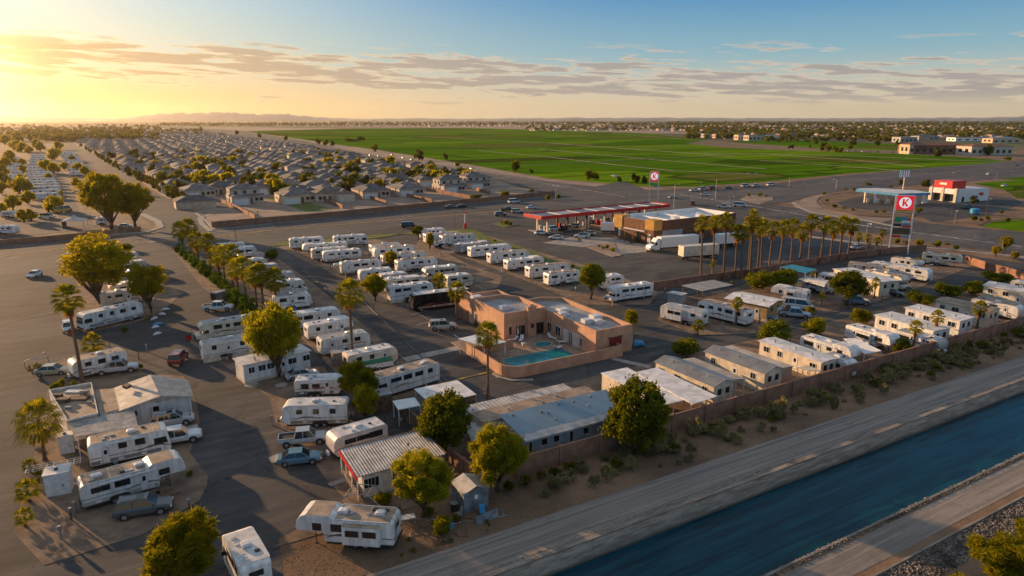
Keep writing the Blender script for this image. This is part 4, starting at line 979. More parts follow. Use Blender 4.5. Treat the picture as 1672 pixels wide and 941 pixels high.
sheet('home_row_yard', [ST(8, -55.3), ST(22, -64), ST(36, -74), ST(150, -75), ST(190, -75), ST(190, -55.3)], Z2, m_pad)
# desert strip between wall and canal road is the bare ground ; bank of the road edge
band('road_shoulder', [ST(-40, -47.4), ST(30, -47.35), ST(100, -47.4), ST(300, -47.4)], .5, 0, .06, m_track)
# fields
sheet('crop_field', poly((396, 215), (620, 245.5), (780, 271), (900, 292), (1050, 304), (1130, 305), (1250, 297), (1380, 284), (1520, 275), (1640, 265), (1650, 263), (1560, 256), (1390, 248), (1290, 246), (1180, 241), (1120, 234), (1160, 229), (1060, 219), (960, 213), (800, 209), (560, 210.5)), Z1, m_field)
sheet('crop_field', poly((1590, 300), (1620, 297), (1760, 290), (1760, 330), (1660, 324), (1640, 310)), Z1, m_field)
sheet('crop_field', poly((1632, 292), (1672, 288), (1800, 280), (1800, 288), (1680, 296)), Z1, m_field)
sheet('crop_field', poly((1602, 370), (1622, 362), (1700, 357), (1800, 352), (1800, 395), (1672, 379)), Z2, m_field)
sheet('crop_field', poly((1180, 231), (1300, 229), (1480, 236), (1490, 247), (1330, 242)), Z2, m_field)
sheet('fallow_field', poly((260, 208), (420, 208), (560, 210.5), (400, 214), (330, 213)), Z1, m_tan)
sheet('fallow_field', poly((560, 207), (900, 205), (1060, 212), (1160, 219), (1060, 218), (800, 210)), Z1, m_tan)
sheet('dirt_verge', poly((400, 214.5), (620, 246), (780, 272), (900, 293), (1050, 306), (1110, 310), (1000, 309), (900, 299), (760, 277), (620, 257), (500, 232)), Z1, m_tan)
for i, (pts, wd) in enumerate([([(690, 223), (780, 228), (900, 234), (1010, 242), (1150, 252), (1200, 256)], 5), ([(780, 246), (900, 257), (1010, 270), (1100, 279), (1250, 286)], 3), ([(880, 244), (1080, 262), (1250, 276)], 3), ([(1000, 218), (1170, 232), (1340, 247)], 3), ([(1010, 243), (1170, 236)], 3), ([(1240, 262), (1330, 268), (1470, 279)], 2.5), ([(1240, 251), (1400, 262), (1510, 273)], 2.5), ([(1150, 250), (1400, 255), (1560, 262), (1650, 264)], 5)]):
    band('farm_track', pts, wd, Z2, Z2 + .05 + i * .006, m_tan)
for i, pts in enumerate([[(850, 270), (970, 265), (1090, 258), (1190, 254)], [(690, 245), (800, 243), (950, 236)], [(640, 233), (720, 232)]]):
    band('irrigation_ditch', pts, 4, Z2, Z2 + .1 + i * .006, mat('ditch_weeds', (.03, .045, .012), .95, .3, .05))
# yards of the front houses
sheet('neighbourhood_ground', poly((345, 372), (320, 345), (118, 234), (150, 214), (252, 207.5), (330, 216), (500, 241), (620, 264), (800, 293), (900, 316)), .006, m_tan)
for k, (p_, q_) in enumerate((((518, 325), (560, 341)), ((578, 317), (631, 334)), ((645, 317), (705, 331)), ((697, 311), (768, 325)), ((777, 311), (800, 318)))):
    wall_run(poly(p_, q_), 1.6, wallbr, 'garden wall running from the front houses to the road wall, %s from the boulevard' % ORD[k], pil=9)
wall_run(poly((362, 331), (388, 343), (417, 358)), 1.6, wallbr, 'brown wall around the corner plot beside the two-storey house', pil=9)
sheet('front_lawn', poly((433, 324), (455, 322), (520, 335), (545, 342), (500, 346)), Z2, m_lawn)
# mountains : real ridges far behind the plain
def ridge(name, px0, px1, dist, hts, seed, depth=1200):
    rnd = random.Random(seed); n_ = 90; m_ = 8; b = MB(); vs = []
    for j in range(m_ + 1):
        for i in range(n_ + 1):
            px = px0 + (px1 - px0) * i / n_; dd = dist + depth * j / m_; X = (px - 836) / F * dd * 1.03; f = math.sin(math.pi * j / m_) ** .8
            k = i / n_ * (len(hts) - 1); a = int(min(k, len(hts) - 2)); hh = hts[a] + (hts[a + 1] - hts[a]) * (k - a)
            hh = 36 + (hh - 36) * 1.1; hh *= 1 + .12 * math.sin(i * 1.7 + seed) * math.sin(i * .6 + j) + rnd.uniform(-.07, .07)
            vs.append((X, dd, -2 + max(0, hh) * f))
    fs = [(j * (n_ + 1) + i, j * (n_ + 1) + i + 1, (j + 1) * (n_ + 1) + i + 1, (j + 1) * (n_ + 1) + i) for j in range(m_) for i in range(n_)]
    b.add(vs, fs); return struct(b.build(name, m_mtn, smooth=True))
ridge('mountain_range', 180, 620, 13500, [36, 45, 60, 100, 135, 150, 145, 165, 150, 120, 140, 110, 80, 60, 50, 36], 3)
ridge('distant_hills', 560, 1300, 13800, [36, 44, 50, 56, 50, 46, 50, 60, 56, 70, 60, 66, 70, 62, 66, 58, 60, 62, 54], 5)
ridge('distant_hills', 1240, 1900, 13700, [50, 56, 54, 66, 60, 70, 64, 80, 96, 104, 100, 92, 90, 96], 9)
ridge('distant_hills', -250, 320, 13900, [60, 80, 90, 70, 80, 100, 84, 60, 50, 40], 11)
# haze
b = MB(); b.box(-14500, 14500, -300, 15400, -5., 300.)
hm = bpy.data.materials.new('haze_air'); hm.use_nodes = True; hm.node_tree.nodes.clear(); o_ = hm.node_tree.nodes.new('ShaderNodeOutputMaterial'); pv = hm.node_tree.nodes.new('ShaderNodeVolumePrincipled')
pv.inputs['Color'].default_value = (.95, .86, .72, 1); pv.inputs['Density'].default_value = .000026; pv.inputs['Anisotropy'].default_value = .75; hm.node_tree.links.new(pv.outputs[0], o_.inputs['Volume'])
hz_o = b.build('haze', hm); struct(hz_o, 'stuff')
# ================================================================== BUILDINGS OF THE PARK
# boundary wall along the canal
ws = [ST(s, -55.1) for s in (-31.2, 175)]
wall_run([ST(-31.4, -55.1) if False else ST(32.5, -55.1), ST(75, -55.1), ST(120, -55.1), ST(175, -55.1)], 2.15, wallbr, 'long brown block wall between the mobile homes and the canal road', pil=5.2)
wall_run(poly((1067, 474), (1150, 461), (1235, 449), (1320, 434), (1390, 422), (1451, 415), (1510, 410)), 1.7, wallbr, 'brown block wall in front of the tall palms by the truck stop', pil=9)
wall_run(poly((1578, 430), (1612, 441), (1645, 450), (1690, 462)), 1.8, wallbr, 'short brown wall running off beside the largest cream trailer', pil=6)
wall_run(poly((-120, 408), (0, 401), (60, 395.5), (150, 387), (229, 377.5)), 1.5, wallbr, 'low brown wall between the far camp and the main road', pil=12)
wall_run(poly((347, 372), (420, 365.5), (520, 357), (640, 345), (760, 333), (905, 319)), 2.0, wallbr, 'dark wall along the main road in front of the grey-roofed houses', pil=12)
wall_run([ST(32.5, -55.1), ST(32.5, -66), ST(28, -72)][:2], 1.8, wallbr, 'side wall of brown block between the feathery trees', pil=4)
# clubhouse in its own frame : u along the canal (30 deg), v away from it
O = G(823, 513, 4.7); CL = thing('clubhouse', 'salmon stucco clubhouse with parapet roofs around a walled pool courtyard', 'building', (O.x, O.y, 0), R(30))
def uv(px, py, z):
    p = G(px, py, z) - Vector((O.x, O.y, z)); return p.dot(E1), p.dot(E2)
def block(nm, pts, h, roof_z, th=.32):
    """hollow parapet block : outer walls, inner parapet, roof deck"""
    b = MB(); n_ = len(pts); a = sum(pts[i][0] * pts[(i + 1) % n_][1] - pts[(i + 1) % n_][0] * pts[i][1] for i in range(n_))
    if a < 0: pts = pts[::-1]
    inn = []
    for i in range(n_):
        p0, p1, p2 = [Vector((*pts[(i + k) % n_], 0)) for k in (-1, 0, 1)]; d1 = (p1 - p0).normalized(); d2 = (p2 - p1).normalized()
        n1 = Vector((-d1.y, d1.x, 0)); n2 = Vector((-d2.y, d2.x, 0)); q = p1 + (n1 + n2) * th / max(.3, 1 + n1.dot(n2)); inn.append((q.x, q.y))
    for i in range(n_):
        j = (i + 1) % n_; p, q, pi, qi = pts[i], pts[j], inn[i], inn[j]
        b.face([(*p, 0), (*q, 0), (*q, h), (*p, h)]); b.face([(*p, h), (*q, h), (*qi, h), (*pi, h)]); b.face([(*pi, h), (*qi, h), (*qi, roof_z), (*pi, roof_z)])
    w_ = b.build(nm, stucco, CL); b = MB(); b.face([(*p, roof_z) for p in inn]); b.build('roof_deck', roofg, CL); return w_
A1 = [(0, 0), (8.2, 0), (8.2, 8.6), (6.2, 11.6), (0, 11.6)]
A0 = [(.02, 4.0), (.02, 15.6), (-5.4, 15.6), (-5.4, 8.8), (-2.6, 8.8), (-2.6, 4.0)]
b_end = uv(975, 540, 4.4); b_far = uv(1031, 529, 4.4)
BL = [(8.23, b_end[1]), (8.23 + 7.2, b_end[1]), (8.23 + 7.2, 5.5), (12.2, 7.6), (8.23, 7.6)]
block('main_wing_wall', A1, 4.75, 4.0)
block('pool_wing_wall', BL, 4.35, 3.65)
block('rear_wing_wall', [(-.02, 11.62), (8, 11.62), (8, 16.5), (2.5, 16.5), (2.5, 19), (-.02, 19)], 4.3, 3.7)
# chimney, doors, windows of the courtyard faces
b = MB(); b.box(4.3, 5.9, -.7, -.003, 0, 5.3); b.box(4.15, 6.05, -.85, .1, 5.3, 5.5); b.box(4.7, 5.5, -.5, -.1, 5.5, 5.75); b.build('chimney', stucco, CL, bevel=.05)
def cwin(nm, x0, x1, y, z0, z1, m=glass, dep=.06, fr=True):
    b = MB(); b.box(x0, x1, y - .02, y - .003, z0, z1); o = b.build(nm, m, CL)
    if fr: b = MB(); ring(b, x0, x1, z0, z1, y, .07, -dep); b.build('frame', wood, o)
for x0, x1 in ((2.4, 3.1), (3.3, 4.0), (6.4, 7.0), (7.05, 7.7)): cwin('glazed_door', x0, x1, 0, .05, 2.15)
cwin('window', 1.0, 1.35, 0, 1.0, 2.2); cwin('window', 4.85, 5.35, -.7, 1.8, 2.4)
def vwin(nm, x, y0, y1, z0, z1, m=glass, out=-1, fr=True):
    b = MB(); b.box(min(x + out * .003, x + out * .02), max(x + out * .003, x + out * .02), y0, y1, z0, z1); o = b.build(nm, m, CL)
    if fr:
        b = MB(); a_, c_ = min(x, x + out * .06), max(x, x + out * .06)
        b.box(a_, c_, y0 - .07, y1 + .07, z1, z1 + .08); b.box(a_, c_, y0 - .07, y0, z0, z1); b.box(a_, c_, y1, y1 + .07, z0, z1); b.box(a_, c_, (y0 + y1) / 2 - .03, (y0 + y1) / 2 + .03, z0, z1); b.build('frame', plastic, o)
curt = mat('pale_curtain', (.62, .60, .55), .8, .2, 3.)
be = b_end[1]
for y0, y1, mm in ((-1.9, -.6, glass), (-4.6, -3.1, glass), (-6.6, -5.6, curt), (-8.0, -7.0, wood), (-9.6, -8.4, curt)): vwin('patio_door' if mm is not glass else 'window', 8.23, y0, y1, .05 if mm is not glass else .8, 2.3, mm)
for y0, y1 in ((-10.9, -10.1),): vwin('window', 8.23, y0, y1, .9, 2.1)
cwin('red_window', 10.9, 13.2, be, 1.5, 2.7, mat('red_blind', (.26, .015, .012), .5)); b = MB(); b.box(10.7, 13.4, be - .18, be - .003, 2.72, 2.9); b.build('window_lintel', wood, CL)
for v0, z0, z1 in ((2.5, .8, 2.2), (9.8, .05, 2.2), (6.0, 1.2, 2.0)): vwin('window', 0, v0, v0 + .9, z0, z1)
for q in ((2.5, 4.5), (9.6, -3), (12.2, -9.5), (13.6, -7), (11, -1), (10.8, -8.3), (-1.5, 13.), (2., 14.)):
    zz = 4.0 if q[0] < 8.2 else 3.65
    if q[0] < 0 or q[1] > 12: zz = 3.7
    if q[0] < 0: continue
    k = .55 + .1 * (int(q[1]) % 3); b = MB(); b.box(q[0] - k * 1.2, q[0] + k * 1.2, q[1] - k, q[1] + k, zz + .02, zz + .75); b.box(q[0] + k * 1.2, q[0] + k * 1.2 + .8, q[1] - .2, q[1] + .2, zz + .02, zz + .35)
    b.build('rooftop_unit', plastic, CL, bevel=.04)
b = MB(); b.tube([(6.8, 3, 4.0), (6.8, 3, 5.2)], .05, 6); b.build('vent_pipe', steel, CL)
b = MB(); b.tube([(10.5, -5.2, 3.65), (10.5, -5.2, 4.5)], .06, 6); b.build('vent_pipe', steel, CL)
# courtyard wall, deck, pool, spa
cw = [(-6.6, 1.0), (-6.6, -2.0), (-4.0, -7.3)]
q_ = [uv(*p, 0.) for p in ((762, 578), (803, 607), (816, 613), (834, 617), (852, 617.5), (868, 616), (982, 588))]
# straightened to the grid with a rounded corner
xl = q_[0][0]; yb = (q_[-1][1] + q_[4][1]) / 2; xr = 8.23 + 4.2
cyr = 2.6; cpts = [(xl, q_[0][1]), (xl, yb + cyr)] + [(xl + cyr - cyr * math.cos(R(a)), yb + cyr - cyr * math.sin(R(a))) for a in range(15, 91, 15)] + [(xr, yb), (xr, be - .02)]
wld = [Vector((O.x, O.y, 0)) + E1 * p[0] + E2 * p[1] for p in cpts]
def roundwall(par, pts, h, th, m, nm):
    b = MB()
    for (p, q) in zip(pts, pts[1:]):
        p, q = Vector((*p, 0)), Vector((*q, 0)); d = (q - p).normalized(); nn = Vector((-d.y, d.x, 0)) * th; p2, q2 = p - d * .01, q + d * .01
        b.prism([p2[:2], q2[:2], (q2 + nn)[:2], (p2 + nn)[:2]], 0, h)
    return b.build(nm, m, par)
roundwall(CL, cpts, 1.75, .22, stucco, 'courtyard_wall')
b = MB(); b.prism([(xl + .1, 3.5), (-.05, 3.5), (-.05, -.02), (8.2, -.02), (8.2, be - .2), (xr - .1, be - .2), (xr - .1, yb + .15), (xl + cyr, yb + .15), (xl + .15, yb + cyr)], .05, .2); dk = b.build('courtyard_deck', m_plaza, CL)
def lz(px, py, z): u_, v_ = uv(px, py, z); return u_, v_
nl, nr_, fl_ = lz(868, 598, .25), lz(938, 580, .25), lz(880, 575.5, .25); ul = lz(822, 590, .25)[0]; v0_, v1_, ur = (nl[1] + nr_[1]) / 2, fl_[1], nr_[0]
def rrect(x0, x1, y0, y1, r): return [(cx_ + r * math.cos(R(a_)), cy_ + r * math.sin(R(a_))) for cx_, cy_, a0 in ((x1 - r, y1 - r, 0), (x0 + r, y1 - r, 90), (x0 + r, y0 + r, 180), (x1 - r, y0 + r, 270)) for a_ in range(a0, a0 + 91, 15)]
pl = rrect(ul, ur, v0_, v1_, .9); rim = rrect(ul - .35, ur + .35, v0_ - .35, v1_ + .35, 1.2)
pt = thing('swimming_pool', 'teal kidney-ended swimming pool in the salmon courtyard', 'pool', (O.x, O.y, 0), R(30))
cx = sum(p[0] for p in pl) / len(pl); cy = sum(p[1] for p in pl) / len(pl)
b = MB(); b.prism(rim, .2, .27); b.build('coping', m_plaza, pt)
b = MB(); b.prism(pl, .272, .29); b.build('water', m_pool, pt)
pt2 = thing('spa_tub', 'small teal spa tub in the deck behind the pool', 'hot tub', (O.x, O.y, 0), R(30)); c_ = lz(887, 562.5, .25)
b = MB(); b.prism([(c_[0] + 1.75 * math.cos(k * .449), c_[1] + 1.35 * math.sin(k * .449)) for k in range(14)], .2, .28); b.build('coping', conc, pt2)
b = MB(); b.prism([(c_[0] + 1.45 * math.cos(k * .449), c_[1] + 1.05 * math.sin(k * .449)) for k in range(14)], .281, .3); b.build('water', m_pool, pt2)
carport([(748, 553), (791, 566), (827, 558), (780, 546)], 2.6, 'white flat shade canopy at the gate of the pool courtyard', roof=whitep, rib=False, name='shade_canopy', cat='canopy')
bp = [lz(*p, 0) for p in ((796, 570), (826, 560))]
b = MB(); 
roundwall(CL, [(xl + .2, q_[0][1] - 1.5), (-.6, q_[0][1] - 1.5 + .01)], 1.6, .2, stucco, 'entry_wall')
def place_uv(u_, v_): return Vector((O.x, O.y, 0)) + E1 * u_ + E2 * v_
for k, (u_, v_) in enumerate(((.9, -1.3), (2.2, -1.9), (7.2, -3.6), (7.3, -6.2), (5.2, -8.4), (1.2, -4.4))):
    o = place_uv(u_, v_); t = thing('lounge_chair', ['white lounge chair against the tall courtyard wall', 'white lounge chair in front of the chimney', 'white chair between spa and patio doors', 'white chair by the red-brown patio door', 'white chair on the deck at the right end of the pool', 'white lounge chair left of the spa'][k], 'chair', (o.x, o.y, .2), R(30 + k * 50))
    b = MB(); b.box(-.9, .4, -.3, .3, .28, .36); b.build('seat', plastic, t); b = MB(); b.prof([(.4, .3), (.46, .28), (1.0, .78), (.94, .82)], -.3, .3); b.build('backrest', plastic, t)
    for xx in (-.8, .3):
        for yy in (-.25, .25): b = MB(); b.box(xx - .03, xx + .03, yy - .03, yy + .03, .02, .28); b.build('leg', plastic, t)
for k, (u_, v_) in enumerate(((2.0, -1.2), (7.6, -2.2))):
    o = place_uv(u_, v_); t = thing('folded_parasol', ['folded pale parasol near the black courtyard doors', 'folded dark parasol near the corner of the two wings'][k], 'parasol', (o.x, o.y, .2))
    b = MB(); b.cylz(0, 0, .03, 0, 2.6); b.cylz(0, 0, .3, 0, .1); b.build('pole', steel, t); b = MB(); b.tube([(0, 0, 1.0), (0, 0, 1.3), (0, 0, 2.5)], [.08, .17, .04], 8); b.build('canopy', [curt, wood][k], t)
o = G(1026, 566); t = thing('vending_cabinet', 'tall white vending cabinet at the corner of the clubhouse', 'vending machine', o, R(30)); b = MB(); b.box(-.5, .5, -.4, .4, 0, 2.0); b.build('cabinet', plastic, t, bevel=.04); b = MB(); b.box(-.38, .1, -.42, -.401, .5, 1.8); b.build('front_panel', bluep, t); b = MB(); b.cyly(-.14, 1.15, .2, -.435, -.421, 16); b.build('round_emblem', whitep, t)
o = G(1043, 567); t = thing('tarp_heap', 'bright blue tarp heap beside the clubhouse corner', 'tarp', o, .4); b = MB(); b.tube([(-1, 0, .2), (-.3, .1, .7), (.5, 0, .6), (1.1, -.1, .1)], [.2, .6, .5, .15], 8); b.build('tarp', bluep, t, smooth=True)
o = G(756, 521); t = thing('patio_screen', 'short red-brown screen wall at the left end of the clubhouse', 'wall', o, R(-60)); b = MB(); b.box(-1.8, 1.8, -.12, .12, 0, 1.9); b.box(-1.9, 1.9, -.17, .17, 1.9, 2.0); b.build('panel', wallbr, t)

# ------------------------------------------------ mobile homes of the canal row
mobile_home((1071, 591), (1166, 631), (1191, 619), 2.9, 'cream mobile home with grey gable roof beside two white carport roofs', rise=.55)
mobile_home((1152, 574), (1249, 610), (1273, 600), 2.9, 'cream gable home with three pointed window hoods near the wall', rise=.6, wins=3)
mobile_home((1241, 557), (1341, 592), (1364, 585), 2.7, 'cream park trailer with white roof and two dark triangular hoods', rise=.15, roof=roofw, rib=False)
carport([(1085, 661), (1122, 652), (1024, 600), (981, 609)], 2.5, 'longer of the two white carport roofs beside the cream gable home', roof=roofw, wallside=[(3, 0, cream)], along='v', rib=False)
carport([(1131, 660), (1171, 647), (1073, 600), (1037, 608)], 2.62, 'white carport roof attached to the side of the cream gable home', roof=roofw, rib=False)
carport([(1190, 620), (1219, 619), (1134, 584), (1112, 587)], 2.55, 'blue-grey awning roof between the two cream gable homes', roof=roofg)
carport([(1273, 602), (1296, 598), (1196, 564), (1174, 567)], 2.6, 'blue-grey lean-to roof right of the hooded gable home', roof=roofg, wallside=[(0, 1, stucco)])
carport([(1322, 605), (1343, 606), (1320, 597), (1302, 600)], 1.9, 'low tan canvas shelter near the wall behind the park trailer', roof=cream, rib=False, name='canvas_shelter', cat='shelter')
carport([(1412, 578), (1440, 573), (1398, 553), (1377, 553)], 2.1, 'slim white awning sheet right of the long white trailer', roof=whitep)
mobile_home((1430, 515), (1524, 541), (1543, 533), 3.0, 'white two-level park trailer with tan canvas fold on its side', rise=.1, gable=False, roof=roofw, wall=white, rib=False)
mobile_home((1479, 503), (1568, 524), (1588, 518), 3.2, 'tall pale park home with long dark windows near the second small palm', rise=.1, gable=False, roof=roofw, wall=white, rib=False)
mobile_home((1529, 491), (1614, 509), (1630, 503), 3.1, 'pale home with tan roof and arched dark windows behind the third small palm', rise=.3, roof=rooft, wall=cream, rib=False)
mobile_home((1607, 466), (1700, 483), (1712, 476), 3.3, 'long cream home with white gable roof at the right edge beyond the bushes', rise=.5, roof=roofw, wall=cream, rib=False)
mobile_home((1362, 440), (1437, 461), (1455, 455), 3.1, 'long cream home with flat white roof behind the round dark tree', rise=.1, gable=False, roof=roofw, wall=cream, rib=False)
# the long triple-roof home in the centre
A_ = G(857, 718, 2.7); u_ = E1; v_ = E2
t = thing('mobile_home', 'long triple-roofed mobile home with blue-grey, tan and white roof strips', 'mobile home', (A_.x, A_.y, 0), R(30))
b = MB(); b.box(0, 14.6, .2, 5.4, 0, 2.7); b.build('wall', mat('pale_blue_siding', (.34, .40, .44), .6, .1, 1.), t)
b = MB(); b.add([(-.15, -.35, 2.70), (14.9, -.35, 2.70), (14.9, 5.4, 3.45), (-.15, 5.4, 3.45), (-.15, -.35, 2.62), (14.9, -.35, 2.62), (14.9, 5.4, 3.37), (-.15, 5.4, 3.37)], [(0, 1, 2, 3), (7, 6, 5, 4), (0, 4, 5, 1), (1, 5, 6, 2), (2, 6, 7, 3), (3, 7, 4, 0)])
ribs(b, -.15, 14.9, .9, 5.4, 2.875, 3.46, .33, .018); b.build('blue_grey_roof', mat('metal_blue_grey', (.20, .29, .36), .55, .05, .3), t)
b = MB(); b.add([(-.15, -.4, 2.72), (14.9, -.4, 2.72), (14.9, .85, 2.88), (-.15, .85, 2.88)], [(0, 1, 2, 3)]); b.box(-.2, 14.95, -.46, -.36, 2.55, 2.74); b.build('eave_strip', corr, t)
b = MB(); b.box(-2.2, 14.2, 5.42, 8.6, 2.85, 2.98); b.build('tan_roof', rooft, t)
b = MB(); b.box(-2.0, 14.0, 5.6, 8.5, 0, 2.848); b.build('rear_wall', cream, t)
b = MB(); b.box(-3.2, 12.6, 8.65, 11.2, 2.6, 2.7); ribs(b, -3.2, 12.6, 8.65, 11.2, 2.702, 2.702, .5, .03); b.build('white_awning_roof', corr, t)
b = MB(); [b.box(x - .05, x + .05, 11.0, 11.1, 0, 2.6) for x in (-3, .8, 4.6, 8.4, 12.4)]; b.build('awning_post', plastic, t)
for k, x in enumerate((.8, 2.6, 4.2, 6.2, 8.2, 11.0, 13.)):
    w2 = .38 if k % 3 else .22; z0 = 1.35 if k % 3 else .9; b = MB(); b.box(x - w2, x + w2, .17, .197, z0, 2.1); o = b.build('window', glass, t); b = MB(); ring(b, x - w2, x + w2, z0, 2.1, .197, .05, -.05); b.build('frame', plastic, o)
for k, (x, y_) in enumerate(((1.2, 4.6), (4.6, 3.9), (5.2, 3.5), (7.5, 4.6), (9.4, 4.4), (12, 4.6), (5.2, 1.9), (10.5, 2.9), (2., 7.), (9., 7.4), (6.5, 6.6))):
    zz = 2.75 + y_ * .13 if y_ < 5.4 else 2.98; b = MB(); b.cylz(x, y_, .12, zz - .1, zz + .22, 8); b.cylz(x, y_, .18, zz + .22, zz + .28, 8); b.build('roof_vent', steel, t)
# flat porch home up-left of it
carport([(705, 661), (778, 644), (747, 621), (676, 635)], 2.9, 'weathered white porch roof with railings behind the dense tree', roof=roofw, rib=False, wallside=[(0, 1, wood), (1, 2, white)], name='porch_roof', cat='porch')
carport([(650, 669), (687, 662), (677, 649), (641, 655)], 2.2, 'low pale awning left of the weathered porch roof', roof=whitep)
carport([(770, 720), (820, 700), (800, 672), (755, 690)], 2.3, 'pale metal lean-to under the two trees by the triple-roofed home', roof=corr)
wall_run(poly((646, 672), (668, 690), (694, 712)), 1.7, wood, 'brown board fence below the weathered porch', name='board_fence', pil=2.5, cat='fence')
wall_run(poly((738, 758), (757, 772), (776, 788)), 1.6, wallbr, 'short brown wall beside the grey garden shed', pil=2.5)
wall_run(poly((563, 607), (588, 622), (606, 634)), 1.6, wood, 'brown board fence right of the grey utility box', name='board_fence', pil=2.5, cat='fence')
# corrugated-roof home bottom centre
Ac, Bc, Cc_ = G(559, 738, 2.7), G(583, 780, 2.7), G(692, 709, 2.7)
A_ = G(583, 780, 2.6); t = thing('mobile_home', 'mobile home with bright corrugated roof and a red end fascia', 'mobile home', (A_.x, A_.y, 0), R(30))
Lh, Wh = 9.3, 5.8
b = MB(); b.box(.7, Lh - .2, .35, Wh - .5, 0, 2.55); b.build('wall', white, t)
b = MB(); ribs(b, 0, Lh, 0, Wh, 2.62, 2.95, .3, .06, 'v'); b.add([(0, 0, 2.58), (Lh, 0, 2.58), (Lh, Wh, 2.91), (0, Wh, 2.91)], [(3, 2, 1, 0)]); b.build('corrugated_roof', corr, t)
b = MB(); b.add([(-.03, 0, 2.2), (-.03, Wh, 2.5), (-.03, Wh, 2.98), (-.03, 0, 2.66), (-.1, 0, 2.2), (-.1, Wh, 2.5), (-.1, Wh, 2.98), (-.1, 0, 2.66)], [(0, 1, 2, 3), (7, 6, 5, 4), (0, 4, 5, 1), (3, 2, 6, 7), (0, 3, 7, 4), (1, 5, 6, 2)]); b.build('red_fascia', redp, t)
b = MB(); b.box(Lh + .01, Lh + .12, -.02, Wh + .1, 2.6, 2.8) ; b.box(-.02, Lh, Wh + .003, Wh + .12, 2.88, 3.05); b.build('gutter', wood, t)
for yy in (.1, 2., 3.9, 5.6): b = MB(); b.box(.02, .12, yy, yy + .1, 0, 2.6); b.build('porch_post', plastic, t)
b = MB(); b.box(.05, .1, .2, 5.6, .2, 1.0); b.build('porch_rail', wood, t)
for x, w2 in ((1.5, .75), (3.9, .25), (5.0, .5)): b = MB(); b.box(x - w2, x + w2, .325, .347, 1.0 if w2 > .3 else .6, 2.0); o = b.build('window', glass, t); b = MB(); ring(b, x - w2, x + w2, 1.0 if w2 > .3 else .6, 2.0, .347, .06, -.06); [b.box(x + q - .015, x + q + .015, .3, .324, 1.0, 2.0) for q in (-.35, 0, .35) if abs(q) < w2]; b.build('frame', plastic, o)
b = MB(); b.box(2.6, 3.4, .3, .347, .2, 2.1); b.build('door', cream, t)
b = MB(); [b.cylz(x, y_, .12, 2.9, 3.15, 8) for x, y_ in ((6.5, 3.2),)]; b.build('roof_vent', frame_d, t)
# grey shed
def gable_shed(px, py, ang, w_, d_, h, label, m=None, rm=None, cat='shed', name='garden_shed', rise=.5):
    t = thing(name, label, cat, G(px, py), R(ang)); m = m or roofg; a = w_ / 2; c = d_ / 2
    b = MB(); b.box(-a, a, -c, c, 0, h)
    for y_ in (-c, c): e = .03 if y_ < 0 else -.03; b.add([(-a, y_, h), (a, y_, h), (0, y_, h + rise), (-a, y_ + e, h), (a, y_ + e, h), (0, y_ + e, h + rise)], [(0, 1, 2), (5, 4, 3)])
    b.build('wall', m, t); b = MB()
    for s in (-1, 1): b.add([(s * (a + .12), -c - .12, h - .05), (s * (a + .12), c + .12, h - .05), (0, c + .12, h + rise + .03), (0, -c - .12, h + rise + .03), (s * (a + .12), -c - .12, h + .0), (s * (a + .12), c + .12, h + .0), (0, c + .12, h + rise + .08), (0, -c - .12, h + rise + .08)], [(0, 1, 2, 3), (7, 6, 5, 4), (0, 4, 5, 1), (0, 3, 7, 4), (1, 5, 6, 2)])
    b.build('roof', rm or corr, t); b = MB(); b.box(-.45, .45, -c - .03, -c - .003, .05, 1.8); d = b.build('door', m, t); b = MB(); b.box(-.2, .15, -c - .045, -c - .031, 1.2, 1.6); b.build('door_sign', whitep, d); return t
gable_shed(768, 822, 30, 2.6, 2.6, 2.0, 'grey metal garden shed with a white notice on its door', mat('shed_grey', (.20, .235, .25), .6, .2, 1.2), corr)
def flat_shed(px, py, ang, w_, d_, h, label, m=None, rm=None, name='utility_shed'):
    t = thing(name, label, 'shed', G(px, py), R(ang)); b = MB(); b.box(-w_ / 2, w_ / 2, -d_ / 2, d_ / 2, 0, h); b.build('wall', m or plastic, t, bevel=.02)
    b = MB(); b.box(-w_ / 2 - .08, w_ / 2 + .08, -d_ / 2 - .08, d_ / 2 + .08, h, h + .09); b.build('roof', rm or roofw, t); b = MB(); b.box(-w_ * .3, w_ * .3, -d_ / 2 - .03, -d_ / 2 - .003, .1, h - .3); d = b.build('door', m or plastic, t); b = MB(); b.box(w_ * .2, w_ * .24, -d_ / 2 - .06, -d_ / 2 - .031, h * .4, h * .52); b.build('handle', chas, d)
    if h > 2.0: b = MB(); b.box(-.2, .1, -.2, .15, h + .09, h + .25); b.build('roof_vent', frame_d, t)
    return t
flat_shed(99, 802, 25, 2.1, 1.9, 2.3, 'white box shed with grey roof left of the front trailer')
flat_shed(111, 738, 30, 1.4, 1.1, 2.1, 'narrow white shed at the end of the ribbed awning')
flat_shed(554, 595, 30, 2.0, 1.5, 2.0, 'grey utility box between the trailers by the slim tall palm', mat('box_grey', (.22, .2, .19), .7), roofg)
flat_shed(620, 668, 30, 2.6, 2.2, 2.2, 'brown shed behind the small feathery tree', wood, roofg)
flat_shed(1105, 494, -42, 3.2, 2.0, 1.9, 'pale small shed in front of the open flat shelter', roofg, roofw)
